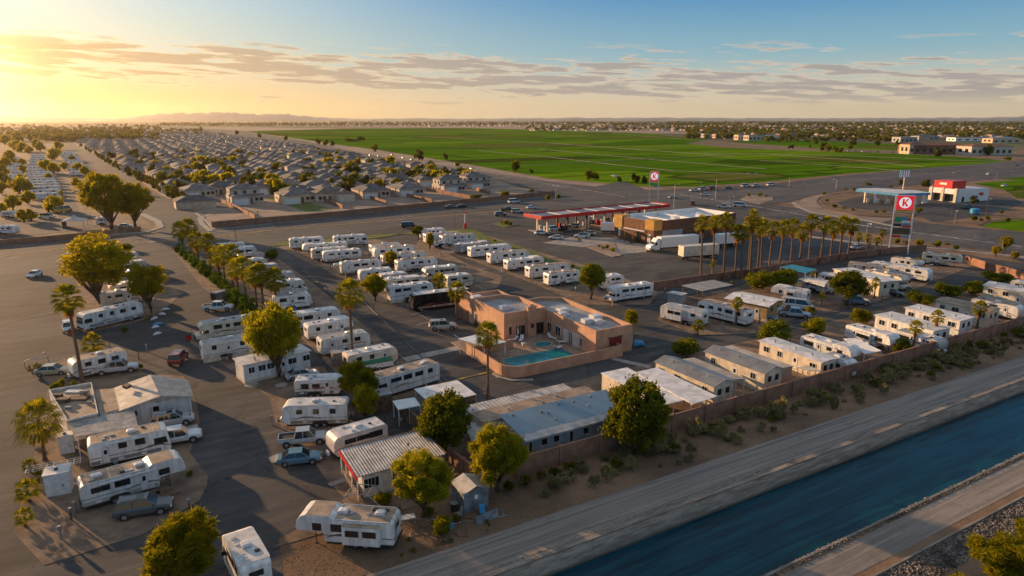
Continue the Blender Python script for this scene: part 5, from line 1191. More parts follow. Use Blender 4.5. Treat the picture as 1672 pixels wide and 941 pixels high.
# left compound : flat roof, gable house, ribbed awning
B0 = G(200, 688); 
t = thing('house', 'low white house with gabled front and flat side roof full of gear', 'house', (G(199, 667, 2.6).x, G(199, 667, 2.6).y, 0), 0)
P = lambda x, y, z: G(x, y, z) - Vector((t.location.x, t.location.y, 0))
el_, er_ = P(199, 668, 2.5), P(311, 646, 2.5); bl_, br_ = P(190, 634, 2.5), P(303, 622, 2.5); rf, rb = P(261, 646, 3.6), P(246, 614, 3.6)
dvx = (er_ - el_).normalized(); ang_ = math.atan2(dvx.y, dvx.x)
b = MB(); b.prism([q[:2] for q in (el_, er_, br_, bl_)], 0, 2.5); b.add([el_, er_, Vector((rf.x, rf.y, 3.55)), bl_, br_, Vector((rb.x, rb.y, 3.55))], [(0, 1, 2), (5, 4, 3)]); b.build('wall', white, t)
b = MB(); up_ = Vector((0, 0, .06)); ext = (el_ - bl_).normalized() * .35; o1 = -dvx * .3
for s, (f_, k_) in enumerate(((el_, bl_), (er_, br_))):
    oo = o1 if s == 0 else -o1; oo = oo - Vector((0, 0, .12)); q = [f_ + ext + oo, k_ - ext + oo, rb - ext, rf + ext]; b.add([p_ + up_ for p_ in q] + q, [(0, 1, 2, 3), (7, 6, 5, 4), (0, 4, 5, 1), (3, 2, 6, 7), (0, 3, 7, 4), (1, 5, 6, 2)])
    for i in range(12): f0 = (i + .3) / 12; f1 = (i + .6) / 12; q2 = [q[0].lerp(q[1], f0), q[0].lerp(q[1], f1), q[3].lerp(q[2], f1), q[3].lerp(q[2], f0)]; b.add([p_ + up_ * 1.6 for p_ in q2], [(0, 1, 2, 3)])
b.build('roof', corr, t)
def on_face(nm, a0, a1, z0, z1, m, off=.03, par=t):
    p0, p1 = el_.lerp(er_, a0), el_.lerp(er_, a1); nn = Vector((dvx.y, -dvx.x, 0)) * off; b = MB(); b.add([Vector((p0.x, p0.y, z0)) + nn, Vector((p1.x, p1.y, z0)) + nn, Vector((p1.x, p1.y, z1)) + nn, Vector((p0.x, p0.y, z1)) + nn, Vector((p0.x, p0.y, z0)), Vector((p1.x, p1.y, z0)), Vector((p1.x, p1.y, z1)), Vector((p0.x, p0.y, z1))], [(0, 1, 2, 3), (0, 4, 5, 1), (3, 2, 6, 7), (1, 5, 6, 2), (0, 3, 7, 4)]); return b.build(nm, m, par)
on_face('window', .43, .52, 1.2, 2.0, glass); on_face('window', .48, .53, 2.45, 2.75, glass); on_face('door', .38, .42, .1, 2.0, cream); on_face('window', .12, .2, 1.3, 1.9, glass); on_face('wall_panel', .68, .92, 1.5, 2.1, plastic)
b = MB(); b.prism([P(200, 634, 3.3)[:2], P(208, 630, 3.3)[:2], P(215, 633, 3.3)[:2], P(207, 637, 3.3)[:2]], 3.35, 3.7); b.build('rooftop_unit', wood, t)
fl = [P(x, y, 2.5) for x, y in ((109, 690), (161, 678), (150, 628), (80, 640))]
b = MB(); b.prism([q[:2] for q in fl], 0, 2.4); b.build('side_wall', white, t); b = MB(); b.prism([q[:2] for q in fl], 2.403, 2.55); b.build('flat_roof', rooft, t)
fl2 = [P(x, y, 2.45) for x, y in ((163, 677), (198, 667), (190, 634), (153, 637))]
b = MB(); b.prism([q[:2] for q in fl2], 0, 2.38); b.build('link_wall', white, t); b = MB(); b.prism([q[:2] for q in fl2], 2.383, 2.47); b.build('link_roof', rooft, t)
b = MB(); 
for i in range(4): p_, q = fl[i], fl[(i + 1) % 4]; d = (q - p_).normalized(); nn = Vector((-d.y, d.x, 0)) * .12; b.prism([(p_)[:2], q[:2], (q + nn)[:2], (p_ + nn)[:2]], 2.553, 2.8 + .003 * i)
b.build('parapet', white, t)
for (x, y, w2, h2) in ((104, 657, .7, .5), (128, 652, 1.2, .25), (139, 645, .5, .6), (112, 668, .35, .3), (146, 660, .3, .35), (120, 640, .9, .12), (95, 648, .5, .35)):
    q = P(x, y, 2.55); b = MB(); b.box(q.x - w2, q.x + w2, q.y - w2 * .5, q.y + w2 * .5, 2.56, 2.56 + h2); b.build('rooftop_gear', rz_.choice([plastic, steel, wood, roofg]), t)
carport([(123, 713), (225, 695), (219, 670), (111, 690)], 2.4, 'ribbed metal awning in front of the gabled white house', roof=corr, along='u')
# left campsite lattice rack
t = thing('lattice_rack', 'rusty white lattice rack beside the box shed', 'rack', G(90, 772), R(28))
b = MB(); 
for k in range(9): b.tube([(-2.4 + k * .6, -.7, .9), (-2.4 + k * .6, .7, .9)], .025, 4)
for k in range(4): b.tube([(-2.4, -.7 + k * .47, .92), (2.4, -.7 + k * .47, .92)], .025, 4)
b.build('lattice', plastic, t)
for x in (-2.3, 2.3):
    for y_ in (-.65, .65): b = MB(); b.tube([(x, y_, 0), (x, y_, .9)], .035, 5); b.build('leg', steel, t)
# open shelters on the right
carport([(1147, 475), (1198, 465), (1164, 457), (1113, 466)], 3.0, 'open wooden shelter with flat pale roof and vents', roof=roofg, rib=False, post=wood, name='open_shelter', cat='shelter')
mobile_home((1188, 487), (1253, 500), (1294, 493), 3.0, 'tan home with wide white roof sloping over its porch', rise=.5, roof=roofw, wall=mat('tan_siding', (.42, .27, .12), .8, .1), rib=False, wins=2, over=.5)
carport([(1316, 446), (1334, 440), (1294, 432), (1273, 436)], 3.0, 'bright turquoise canvas canopy on white posts', roof=teal, rib=False, thick=.05, name='canvas_canopy', cat='canopy')
carport([(1346, 468), (1352, 458), (1318, 452), (1303, 456)], 2.8, 'white carport roof left of the round dark tree', roof=roofw)

# ================================================================== TRAVEL TRAILERS AND MOTORHOMES
V = 'camper'
put_rv('fw', 480, 841, 641, 'tan-roofed fifth-wheel trailer with a slide-out, nearest the canal road', y2=852, H=2.95, lvl=2, front='L', slide=(.12, .50, 1), roof=rooft, stripe=st_brown, Lc=(8, 10.5))
put_rv('ca', 142, 728, 276, 'motorhome with tan roof and beige swirls, second from the front on the dirt lot', y2=700, H=3.0, lvl=2, roof=rooft, stripe=st_brown)
put_rv('fw', 129, 792, 302, 'long trailer with grey-white panelled roof, parked above the dark wagon', y2=745, H=3.0, lvl=2, roof=rooft, stripe=st_grey, paint=white, slide=(.45, .75, -1) if False else None)
put_rv('tt', 117, 592, 206, 'white trailer with the silver pickup along its side by the tall left palm', y2=572, H=2.9, lvl=2, front='L', stripe=st_grey)
put_rv('ca', 133, 515, 232, 'cream motorhome below the big golden tree', y2=494, H=3.1, lvl=2, front='L', paint=white, stripe=st_beige)
for k, (x1, y1, x2, kd) in enumerate(((163, 481, 226, 'tt'), (178, 466, 226, 'fw'), (190, 447, 240, 'tt'), (196, 430, 240, 'fw'), (186, 416, 226, 'tt'))):
    put_rv(kd, x1, y1, x2, 'white trailer behind the big golden tree, %s back from the cream motorhome' % ORD[k], ang=38, lvl=1, group='trailers behind the golden trees')
# bottom class A seen from above
Af, Bn = G(384.5, 861, 3.2), G(417, 921, 3.2); d_ = (Bn - Af); L_ = d_.length
t = rv('ca', L_, 3.2, 2.35, 991, 2, label='white motorhome beside the nearest golden-green tree at the bottom edge', front=None) if False else rv('ca', L_, 3.2, 2.35, 991, 2, label='white motorhome beside the nearest golden-green tree at the bottom edge')
m_ = (Af + Bn) / 2; t.location = (m_.x, m_.y, 0); t.rotation_euler = (0, 0, math.atan2(d_.y, d_.x) + math.pi)
put_rv('tt', 458, 664, 566, 'white fifth trailer on jacks right above the silver pickup', y2=661, H=2.9, lvl=2, front='L', stripe=st_grey)
put_rv('tt', 545, 717, 633, 'pinkish-white trailer with end cap toward the blue sedan', y2=692, H=2.8, lvl=2, front='L', paint=pinkish, stripe=None)
put_rv('tt', 479, 623, 556, 'small white trailer with a brown roof patch left of the feathery tree', y2=620, H=2.5, lvl=2, stripe=st_maroon)
put_rv('ca', 614, 620, 718, 'motorhome with green-marked side and black nose by the pool road', y2=592, H=3.1, lvl=2, front='L', stripe=st_beige)
put_rv('tt', 568, 582, 649, 'beige-striped trailer behind the green-tarped cart', y2=566, H=2.8, lvl=2, stripe=st_beige, paint=cream)
put_rv('tt', 524, 556, 604, 'cream trailer right of the slim tall palm trunk', ang=33, H=2.9, lvl=2, stripe=st_beige)
put_rv('cc', 318, 532, 418, 'beige-sided cab-over motorhome with white roof panels below the clipped shrubs', ang=33, H=3.0, lvl=2, front='L', paint=cream, stripe=st_brown)
put_rv('tt', 329, 563, 418, 'plain white trailer with grey roof in front of the beige cab-over motorhome', ang=33, H=3.0, lvl=2, stripe=None, roof=roofg, skirt=True)
mobile_home((397, 597), (505, 573), (497, 562), 2.8, 'long white park trailer under the central tree with an overhanging roof', gable=False, wall=white, roof=roofw, rib=False, wins=6)
put_rv('fw', 502, 531, 577, 'large white trailer left of the slim tall palm crown', ang=34, H=3.1, lvl=2, stripe=st_grey)
put_rv('tt', 470, 516, 556, 'white trailer crowded with roof vents above the largest central tree', ang=30, H=3.0, lvl=2, stripe=st_grey)
rowA = [(345, 401, 401, 'tt'), (368, 407, 419, 'fw'), (388, 417, 436, 'cc'), (393, 426, 435, 'tt'), (407, 436, 457, 'fw'), (440, 449, 482, 'tt'), (452, 462, 502, 'cc'), (448, 486, 508, 'tt')]
for k, (x1, y1, x2, kd) in enumerate(rowA):
    put_rv(kd, x1, y1, x2, 'white camper beside the palm avenue, %s from the main road' % ORD[k], ang=30, lvl=2 if k > 5 else 1, group='campers beside the palm avenue', H=3.0)
rowB = [(473, 391, 529, 'tt'), (494, 400, 567, 'fw'), (509, 408, 569, 'ca'), (527, 412, 590, 'tt'), (557, 430, 623, 'tt'), (587, 443, 640, 'tt')]
for k, (x1, y1, x2, kd) in enumerate(rowB):
    put_rv(kd, x1, y1, x2, 'camper in the row right of the palm avenue lane, %s from the main road' % ORD[k], ang=24, lvl=1, group='campers of the second row', paint=cream if k == 2 else white, stripe=[st_grey, st_beige, st_brown, st_grey, st_beige, st_grey][k], front='L' if k % 2 else 'R')
put_rv('ca', 545, 387, 600, 'black and white motorhome towing a trailer at the top of the second row', ang=24, paint=white, stripe=blackgloss)
rowC = [(606, 401, 655, 'tt'), (611, 407, 677, 'tt'), (625, 417, 697, 'fw'), (649, 427, 714, 'tt'), (690, 440, 748, 'cc'), (731, 452, 772, 'tt')]
for k, (x1, y1, x2, kd) in enumerate(rowC):
    put_rv(kd, x1, y1, x2, 'camper in the middle row of the park, %s from the main road' % ORD[k], ang=27, lvl=1, group='campers of the middle row', front='L' if k in (1, 4) else 'R', stripe=[st_grey, st_beige, st_grey, st_maroon, st_brown, st_grey][k])
put_rv('tt', 622, 450, 668, 'white camper roof showing behind the big boxy trailer, farther one', ang=28, group='campers of the middle row')
put_rv('tt', 629, 458, 692, 'white camper roof directly behind the big boxy trailer', ang=28, group='campers of the middle row')
put_rv('tt', 637, 470, 708, 'big boxy white trailer right of the small round tree', ang=28, H=3.3, lvl=2, stripe=None, skirt=True)
put_rv('ca', 674, 483, 768, 'long black motor coach with pale roof beside the clubhouse', ang=27, H=3.4, lvl=2, front='L', paint=blackgloss, stripe=st_maroon, Lc=(11, 15))
rowD = [(688, 376, 731, 'cc'), (695, 383, 752, 'tt'), (722, 386, 777, 'tt'), (744, 399, 802, 'fw'), (769, 405, 835, 'tt'), (801, 415, 865, 'tt'), (829, 425, 889, 'fw'), (865, 437, 932, 'tt'), (896, 448, 951, 'tt')]
for k, (x1, y1, x2, kd) in enumerate(rowD):
    put_rv(kd, x1, y1, x2, 'camper in the row along the gas station lot, %s from the main road' % ORD[k], ang=27, lvl=1, group='campers along the gas station lot', stripe=[None, st_grey, st_grey, st_beige, bluep, st_grey, st_beige, st_maroon, st_beige][k], paint=roofg if k == 3 else white, H=3.0)
put_rv('tt', 985, 453, 1020, 'white camper half hidden by the tree at the end of the gas station row', ang=27)
put_rv('cc', 998, 472, 1067, 'white motorhome with dark slide window right of the round tree', ang=27, H=3.1, lvl=2, slide=(.15, .4, -1), front='L')
put_rv('tt', 708, 396, 727, 'tiny white cargo trailer at the lane mouth', ang=0, H=1.9, W=1.8, Lc=(3, 4), awning=False, stripe=None, cat='trailer')
put_rv('tt', 1078, 497, 1147, 'white trailer with bright red bands on the right sites', y2=511, H=3.0, lvl=2, stripe=st_red, front='L', slide=(.45, .8, 1))
put_rv('ca', 1139, 490, 1219, 'motorhome with maroon band between the red-banded trailer and the small palm', y2=509, H=3.0, lvl=2, stripe=st_maroon, front='L')
put_rv('fw', 1259, 466, 1318, 'fifth-wheel trailer under the round hedge, right of the tan home', y2=475, H=2.95, lvl=2, stripe=st_beige, front='L', slide=(.3, .55, 1))
put_rv('fw', 1307, 546, 1392, 'long white trailer at the wall, left of the slim awning sheet', y2=571, H=2.95, lvl=2, stripe=None)
put_rv('fw', 1381, 528, 1456, 'white trailer with stepped side beside the shrub at the wall', y2=551, H=2.95, lvl=2, stripe=st_grey, slide=(.3, .6, -1))
put_rv('tt', 1586, 487, 1665, 'smooth white rounded trailer at the right edge near the wall', y2=502, H=2.8, lvl=2, stripe=None)
put_rv('cc', 1412, 440, 1478, 'cream cab-over motorhome right of the long cream home', y2=455, H=2.95, lvl=2, stripe=st_beige, paint=cream)
put_rv('tt', 1453, 432, 1517, 'white trailer with three dark windows in the upper right rows', y2=442, H=2.95, lvl=2, stripe=st_beige)
put_rv('cc', 1455, 420, 1508, 'white motorhome between the dark-windowed trailer and the largest cream trailer', y2=428, H=2.95, lvl=1)
put_rv('fw', 1507, 412, 1573, 'largest cream trailer with pink skirt band in the upper right corner', y2=418, H=3.2, lvl=2, stripe=st_maroon, paint=cream)
put_rv('tt', 1385, 429, 1441, 'pale trailer under a canvas cover beside the palm wall', y2=435, H=2.6, stripe=None, paint=cream)
put_rv('tt', 1310, 455, 1352, 'white trailer under the carport near the round dark tree', y2=463, H=2.6, stripe=None)
put_rv('tt', 1495, 547, 1528, 'white box trailer tucked between two small palms by the wall', y2=556, H=2.4, stripe=None)
for k, (x1, y1, x2, kd, lb) in enumerate(((1340, 447, 1366, 'tt', 'small white trailer squeezed left of the long cream home'), (1424, 428, 1452, 'tt', 'small pale trailer beside the covered trailer by the palm wall'), (1240, 492, 1262, 'tt', 'small white trailer behind the tan home roof'), (1345, 580, 1378, 'tt', 'pale trailer between the park trailer and the long white one'), (1466, 540, 1500, 'tt', 'pale trailer between the stepped trailer and the two-level one'), (1650, 458, 1700, 'tt', 'white trailer at the right edge beyond the wide bush'))):
    put_rv(kd, x1, y1, x2, lb, ang=-60 if k > 2 else -45, H=2.5, lvl=1)
# green tarped cart
t = thing('cargo_trailer', 'low cargo trailer under a green tarp beside the beige-striped trailer', 'trailer', G(617, 603), R(28)); b = MB(); b.box(-2.2, 2.2, -.9, .9, .5, 1.3); b.build('box', plastic, t, bevel=.05); b = MB(); b.prof([(-2.25, 1.3), (2.25, 1.3), (2.1, 1.5), (-2.1, 1.55)], -.95, .95); b.build('tarp', greenp, t)
for s in (-1, 1): wheel(t, 0, s * .7, s * .9, .32, 1)
t = thing('cargo_trailer', 'grey box trailer standing behind the white pickup by the clipped shrubs', 'trailer', G(363, 491), R(60)); b = MB(); b.box(-2.0, 2.0, -1, 1, .4, 2.1); b.build('box', steel, t, bevel=.12); b = MB(); b.box(-2.03, -1.99, -.8, .8, .6, 1.9); b.build('tail_gate', frame_d, t)
for s in (-1, 1): wheel(t, 0, s * .8, s * 1.0, .32, 1)

# ================================================================== CARS
car('suv', 'grey', 'dark grey wagon with sunroof parked under the front trailer', 236, 838, 20, lvl=1)
car('suv', 'silver', 'silver wagon beside the gabled white house', 282, 694, 25)
car('pickup', 'white', 'white pickup with its nose out past the tan-roofed motorhome', 287, 723, 25)
car('pickup', 'silver', 'silver crew-cab pickup above the blue sedan', 496, 724, 14, k=.97)
car('sedan', 'blue', 'blue-grey sedan in front of the silver crew-cab pickup', 489, 755, 14)
car('sedan', 'silver', 'silver hatchback under the central tree', 493, 617, 28)
car('pickup', 'silver', 'silver pickup along the white trailer by the tall left palm', 192, 608, 22)
car('suv', 'white', 'white open jeep near the red object and tall palm', 112, 540, -55, k=.9)
car('sedan', 'white', 'lone white car on the big empty lot', 57, 452, -80)
car('suv', 'red', 'dark red wagon seen from behind on the park lane', 292, 591, 100)
car('sedan', 'beige', 'old beige car among junk by the tall left palm', 87, 611, 12)
car('pickup', 'white', 'white pickup below the grey box trailer by the shrubs', 357, 507, 8)
car('suv', 'tan', 'pale wagon on the marked bays in front of the clubhouse', 723, 538, 12)
car('pickup', 'silver', 'silver pickup right of the tan home with wide white roof', 1297, 518, -20)
car('van', 'white', 'white van behind the silver pickup, right of the tan home', 1304, 505, -30)
car('suv', 'blue', 'blue-grey wagon under the round dark tree', 1398, 497, -10)
car('sedan', 'black', 'dark car between the small palm and the cream motorhome', 1455, 482, -40)
car('suv', 'grey', 'dark wagon under the slim white awning by the wall', 1380, 597, -60)
car('sedan', 'blue', 'small blue car beside the maroon-banded motorhome', 1247, 521, -35)
car('sedan', 'silver', 'grey car on the lot beyond the palm wall', 1398, 407, 20)
car('sedan', 'white', 'white sedan crossing the gas station lot', 908, 391, 170, group='cars at the gas station')
car('suv', 'white', 'white wagon right of the white sedan at the gas station', 950, 389, 165)
car('sedan', 'silver', 'silver car tight behind the white wagon at the gas station', 960, 384, 165, lvl=0)
for k, (x, y, kd, cl, lb) in enumerate(((884, 383, 'sedan', 'white', 'white car at the left end pump'), (905, 377, 'suv', 'white', 'white wagon at the second pump'), (938, 371, 'sedan', 'white', 'white sedan turning under the canopy'), (921, 376, 'suv', 'black', 'black wagon at the pump island'), (972, 366, 'suv', 'black', 'black wagon in the deep shade under the canopy'), (990, 362, 'sedan', 'silver', 'silver car right of the black wagon under the canopy'), (1028, 352, 'sedan', 'tan', 'tan car at the far pumps under the canopy'))):
    car(kd, cl, lb, x, y, [20, 30, 150, 80, 40, 30, 30][k], lvl=0)
for k, (x, y, kd, cl, a, lb) in enumerate(((839, 332, 'van', 'white', 30, 'white van on the main road above the red canopy'), (754, 339, 'sedan', 'black', 30, 'black car on the main road left of the white van'), (735, 340, 'sedan', 'grey', 30, 'low dark car trailing the black car'), (828, 345, 'pickup', 'black', 20, 'black pickup with pale cab near the lot mouth'), (817, 353, 'suv', 'grey', 20, 'dark wagon in front of the black pickup'), (845, 348, 'suv', 'tan', 10, 'tan wagon right of the black pickup'), (667, 372, 'van', 'black', 20, 'dark rounded van on the near side of the main road'), (868, 341, 'sedan', 'white', 30, 'white car behind the left end of the red canopy'), (1152, 320, 'sedan', 'white', -30, 'small white car before the crossing road'), (1208, 338, 'van', 'white', -25, 'white van turning near the traffic island'), (1182, 340, 'pickup', 'white', -20, 'white pickup left of the turning van'), (1131, 335, 'pickup', 'red', 75, 'reddish pickup left of the store roof'), (1098, 324, 'sedan', 'silver', 30, 'silver car right of the far gas sign'), (1615, 286, 'suv', 'white', 28, 'white wagon on the crossing road at the right edge'), (1580, 341, 'suv', 'grey', 10, 'dark wagon in front of the red-topped store'), (1660, 271, 'sedan', 'grey', 28, 'grey car far out on the crossing road'), (1258, 304, 'van', 'white', 28, 'white van on the far lane of the crossing road'), (245, 321, 'suv', 'white', -60, 'white wagon on the boulevard corner'), (1003, 289, 'sedan', 'white', -50, 'tiny pale car on the highway by the field'), (1640, 305, 'sedan', 'white', 28, 'white car on the lot right of the store'))):
    car(kd, cl, lb, x, y, a, lvl=0)
for k, (x, y, kd, cl) in enumerate(((1133, 313, 'sedan', 'white'), (1148, 311, 'suv', 'silver'), (1163, 310, 'suv', 'red'), (1188, 309, 'sedan', 'grey'), (1217, 306, 'suv', 'silver'), (1234, 305, 'sedan', 'silver'))):
    car(kd, cl, '%s car parked along the green field, %s from the sign' % ({'white': 'white', 'silver': 'silver', 'red': 'dark red', 'grey': 'grey'}[cl], ORD[k]), x, y, 28, lvl=0, group='cars parked along the field', k=1.15)
for k in range(9):
    car(['sedan', 'suv'][k % 2], ['black', 'silver', 'grey', 'white', 'blue'][k % 5], 'parked car in the strip lot left of the brown building, %s from the west' % ORD[k], 1372 + k * 12, 247.5 + k * .35, 80, lvl=0, group='cars in the strip lot')
for k in range(13):
    q = [(462, 239), (490, 244), (502, 245), (517, 246), (578, 252), (604, 255), (618, 256), (640, 254), (658, 259), (672, 262), (745, 271), (770, 277), (450, 236)][k]
    car('sedan', ['black', 'grey', 'white'][k % 3], '%s car on the highway beside the field, %s from its far end' % (['black', 'grey', 'white'][k % 3], ORD[[12, 0, 1, 2, 3, 4, 5, 6, 7, 8, 9, 10, 11].index(k)]), q[0], q[1], -60, lvl=0, group='%s cars strung along the highway' % ['black', 'grey', 'white'][k % 3])
# ================================================================== GAS STATIONS AND STORES
u_ = E1; O2 = G(1068, 362, 7.0)
ck = thing('convenience_store', 'brown convenience store with ochre corner blocks and white parapet roof', 'store', (O2.x, O2.y, 0), R(33)); 
D2 = 17.; W2 = 36.
SV = CL; CL = ck                                                         # block() and its helpers build into CL
def pblock(par, x0, x1, y0, y1, h, rz0, m, inner, th=.35, nm='wall'):
    b = MB()
    for a in ((x0, x1, y0, y0 + th), (x0, x1, y1 - th, y1), (x0, x0 + th, y0 + th, y1 - th), (x1 - th, x1, y0 + th, y1 - th)): b.box(*a, 0, h)
    b.build(nm, m, par); b = MB(); b.box(x0 + th, x1 - th, y0 + th, y1 - th, rz0 - .3, rz0); b.build('roof_deck', inner, par)
    b = MB(); t2 = th - .004
    for a in ((x0 + th, x1 - th, y0 + th, y0 + th + .05), (x0 + th, x1 - th, y1 - th - .05, y1 - th), (x0 + th, x0 + th + .05, y0 + th + .05, y1 - th - .05), (x1 - th - .05, x1 - th, y0 + th + .05, y1 - th - .05)): b.box(*a, rz0 + .003, h + .04)
    b.build('parapet_lining', inner, par)
pblock(ck, 0, W2, 0, D2, 6.9, 5.4, brickred, whitep)
b = MB(); b.box(-.25, 3.2, -.25, 3.4, 4.3, 7.3); b.build('corner_block', ochre, ck); b = MB(); b.box(-.2, 3., D2 - 3.5, D2 + .2, 3.4, 7.2); b.build('corner_block', ochre, ck)
b = MB(); b.box(-.35, -.003, 3.6, 12.5, 3.5, 3.75); b.build('entry_ledge', whitep, ck)
b = MB(); b.box(-.06, -.003, 5.2, 7.0, .1, 2.9); b.build('glass_door', glass, ck); b = MB(); b.box(-.06, -.003, 1.1, 2.4, .1, 3.0); b.build('glass_door', curt, ck); b = MB(); b.box(-.06, -.003, 14.2, 15.2, .8, 3.2); b.build('window', curt, ck)
b = MB(); [b.box(-2.6, -2.4, y_, y_ + .2, 0, 3.1) for y_ in (5.8, 9.4)]; b.box(-2.7, -.4, 5.6, 9.8, 3.1, 3.3); b.build('entry_canopy', wood, ck)
b = MB(); b.box(3.6, 12., -.08, -.003, .8, 3.9); b.build('panel_recess', roofg, ck); b = MB(); b.box(21, 25, -.12, -.003, 4.6, 5.6); s_ = b.build('wall_sign', redp, ck); b = MB(); b.box(21.5, 24.5, -.14, -.121, 5.0, 5.2); b.build('wall_sign_stripe', whitep, s_)
b = MB(); b.box(16, 17.6, -.06, -.003, .1, 2.6); b.build('service_door', chas, ck); b = MB(); b.box(20, 21.6, -.06, -.003, .1, 2.6); b.build('service_door', roofg, ck)
for x, y_, k in ((6, 6, 1.), (11, 10, .8), (15, 6, 1.2), (21, 11, 1.), (27, 7, 1.1), (31, 11, .8), (9, 13, .6)): b = MB(); b.box(x - k, x + k, y_ - k * .7, y_ + k * .7, 5.42, 5.42 + k); b.build('rooftop_unit', plastic, ck)
for x in (9, 18): b = MB(); b.box(x, x + .4, .4, D2 - .4, 5.41, 6.5); b.build('roof_divider', whitep, ck)
CL = SV
# red canopy
Oc = G(884, 354, 5.9); ca = thing('fuel_canopy', 'long fuel canopy with red fascia over the pumps', 'canopy', (Oc.x, Oc.y, 0), R(34)); Lc_ = 58.; Dc = 9.5
b = MB(); b.box(0, Lc_, 0, Dc, 5.0, 5.6); b.build('soffit', conc, ca)
for nm, a in (('fascia_front', (-.15, Lc_ + .15, -.15, -.003)), ('fascia_back', (-.15, Lc_ + .15, Dc + .003, Dc + .15)), ('fascia_end', (-.15, -.003, 0, Dc)), ('fascia_end', (Lc_ + .003, Lc_ + .15, 0, Dc))): b = MB(); b.box(*a, 4.9, 6.0); b.build(nm, redp, ca)
for k in range(7): b = MB(); b.box(k * 8.2 + .3, k * 8.2 + 7.9, .4, Dc - .4, 5.603, 5.66 + .0); b.build('roof_panel', roofg if k % 2 else mat('panel_dark', (.16, .17, .18), .5), ca)
for k in range(8): b = MB(); b.box(k * 8.0 + .6, k * 8.0 + 1.2, .5, Dc - .5, 5.67, 5.82); b.build('roof_channel', whitep, ca)
for k in range(7):
    x = 4 + k * 8.2
    for y_ in (2.0, 7.5):
        b = MB(); b.box(x - .3, x + .3, y_ - .3, y_ + .3, 0, 5.0); c = b.build('column', wood if k % 3 else cream, ca)
    t = thing('fuel_pump_island', 'fuel pump island under the red canopy, %s from the left end' % ORD[k], 'fuel pump', ca.location, R(34), group='pump islands under the red canopy')
    b = MB(); b.box(x - 1.2, x + 1.2, 1.6, 8, .02, .18); b.build('kerb', conc, t)
    for y_ in (3.4, 6.0): b = MB(); b.box(x - .4, x + .4, y_ - .3, y_ + .3, .181, 2.1); p_ = b.build('pump', redp if k % 2 else plastic, t); b = MB(); b.box(x - .25, x + .25, y_ - .32, y_ - .301, 1.2, 1.7); b.build('pump_screen', frame_d, p_)
# price signs : red square, white disc, red letter K
def letterK(b, cx, cz, s, y0, y1):
    for pr in ([(-.34, -.5), (-.1, -.5), (-.1, .5), (-.34, .5)], [(-.1, -.02), (.16, .5), (.42, .5), (.08, .02)], [(-.1, .1), (.08, .02), (.44, -.5), (.14, -.5), (-.1, -.1)]):
        b.prof([(cx + x * s, cz + z * s) for x, z in pr], y0, y1)
def lit(name, col, e):
    m = mat(name, col, .4, .03); p = m.node_tree.nodes['Principled BSDF']; p.inputs['Emission Color'].default_value = (*col, 1); p.inputs['Emission Strength'].default_value = e; return m
sred = lit('sign_red_backlit', (.70, .012, .02), .45); swhite = lit('sign_white_backlit', (.85, .85, .85), .35)
def ksign(pl, pr, ztop, zbot, label, lower):
    a, c = G(*pl), G(*pr); d = c - a; L = d.length; t = thing('price_sign', label, 'sign', a, math.atan2(d.y, d.x)); h = ztop - zbot
    for x in (0, L): b = MB(); b.box(x - .16, x + .16, -.16, .16, 0, ztop); b.build('pole', plastic, t)
    b = MB(); b.box(.17, L - .17, -.3, .3, zbot, ztop + .1); b.build('panel_case', whitep, t)
    hb = h * .16; x0, x1 = .25, L - .25
    b = MB(); b.box(x0, x1, -.33, -.303, zbot + hb, ztop); b.build('red_face', sred, t)
    b = MB(); b.box(x0, x1, -.33, -.303, zbot + .05, zbot + hb * .5); b.build('yellow_stripe', yellowp, t); b = MB(); b.box(x0, x1, -.33, -.303, zbot + hb * .5 + .02, zbot + hb - .08); b.build('orange_stripe', orangep, t)
    cx, cz = L / 2, (zbot + hb + ztop) / 2; r_ = (h - hb) * .40
    b = MB(); b.cyly(cx, cz, r_, -.345, -.331, 28); b.build('white_disc', swhite, t); b = MB(); letterK(b, cx, cz, r_ * 1.35, -.36, -.346); b.build('letter_k', sred, t)
    for z0, z1, x0_, x1_, m_ in lower: b = MB(); b.box(.2 + (L - .4) * x0_, .2 + (L - .4) * x1_, -.12, .12, z0, z1); b.build('fuel_panel', m_, t)
    return t
ksign((1451, 414), (1482, 416), 16.0, 11.6, 'tall roadside sign with a red square, white disc and letter K near the right wall', [(8.9, 10.2, .05, .45, mat('panel_green', (.03, .35, .16), .5)), (9.3, 10.2, .45, .75, bluep), (8.7, 9.2, .45, .95, whitep), (9.3, 9.9, .76, .95, redp), (7.6, 8.3, .0, .45, chas), (7.5, 8.0, .5, 1., redp), (8.05, 8.5, .5, .9, bluep), (4.6, 5.2, .0, .5, redp), (4.6, 5.0, .6, .95, bluep), (5.5, 7.2, .0, 1., mat('panel_dim', (.10, .09, .04), .6))])
ksign((1059, 344), (1073, 344.5), 15.6, 11.4, 'distant roadside sign with a red square and white disc behind the red canopy', [(10.4, 11.2, .0, .45, mat('panel_green', (.03, .35, .16), .5)), (9.6, 10.6, .5, .95, mat('panel_green', (.03, .35, .16), .5))])
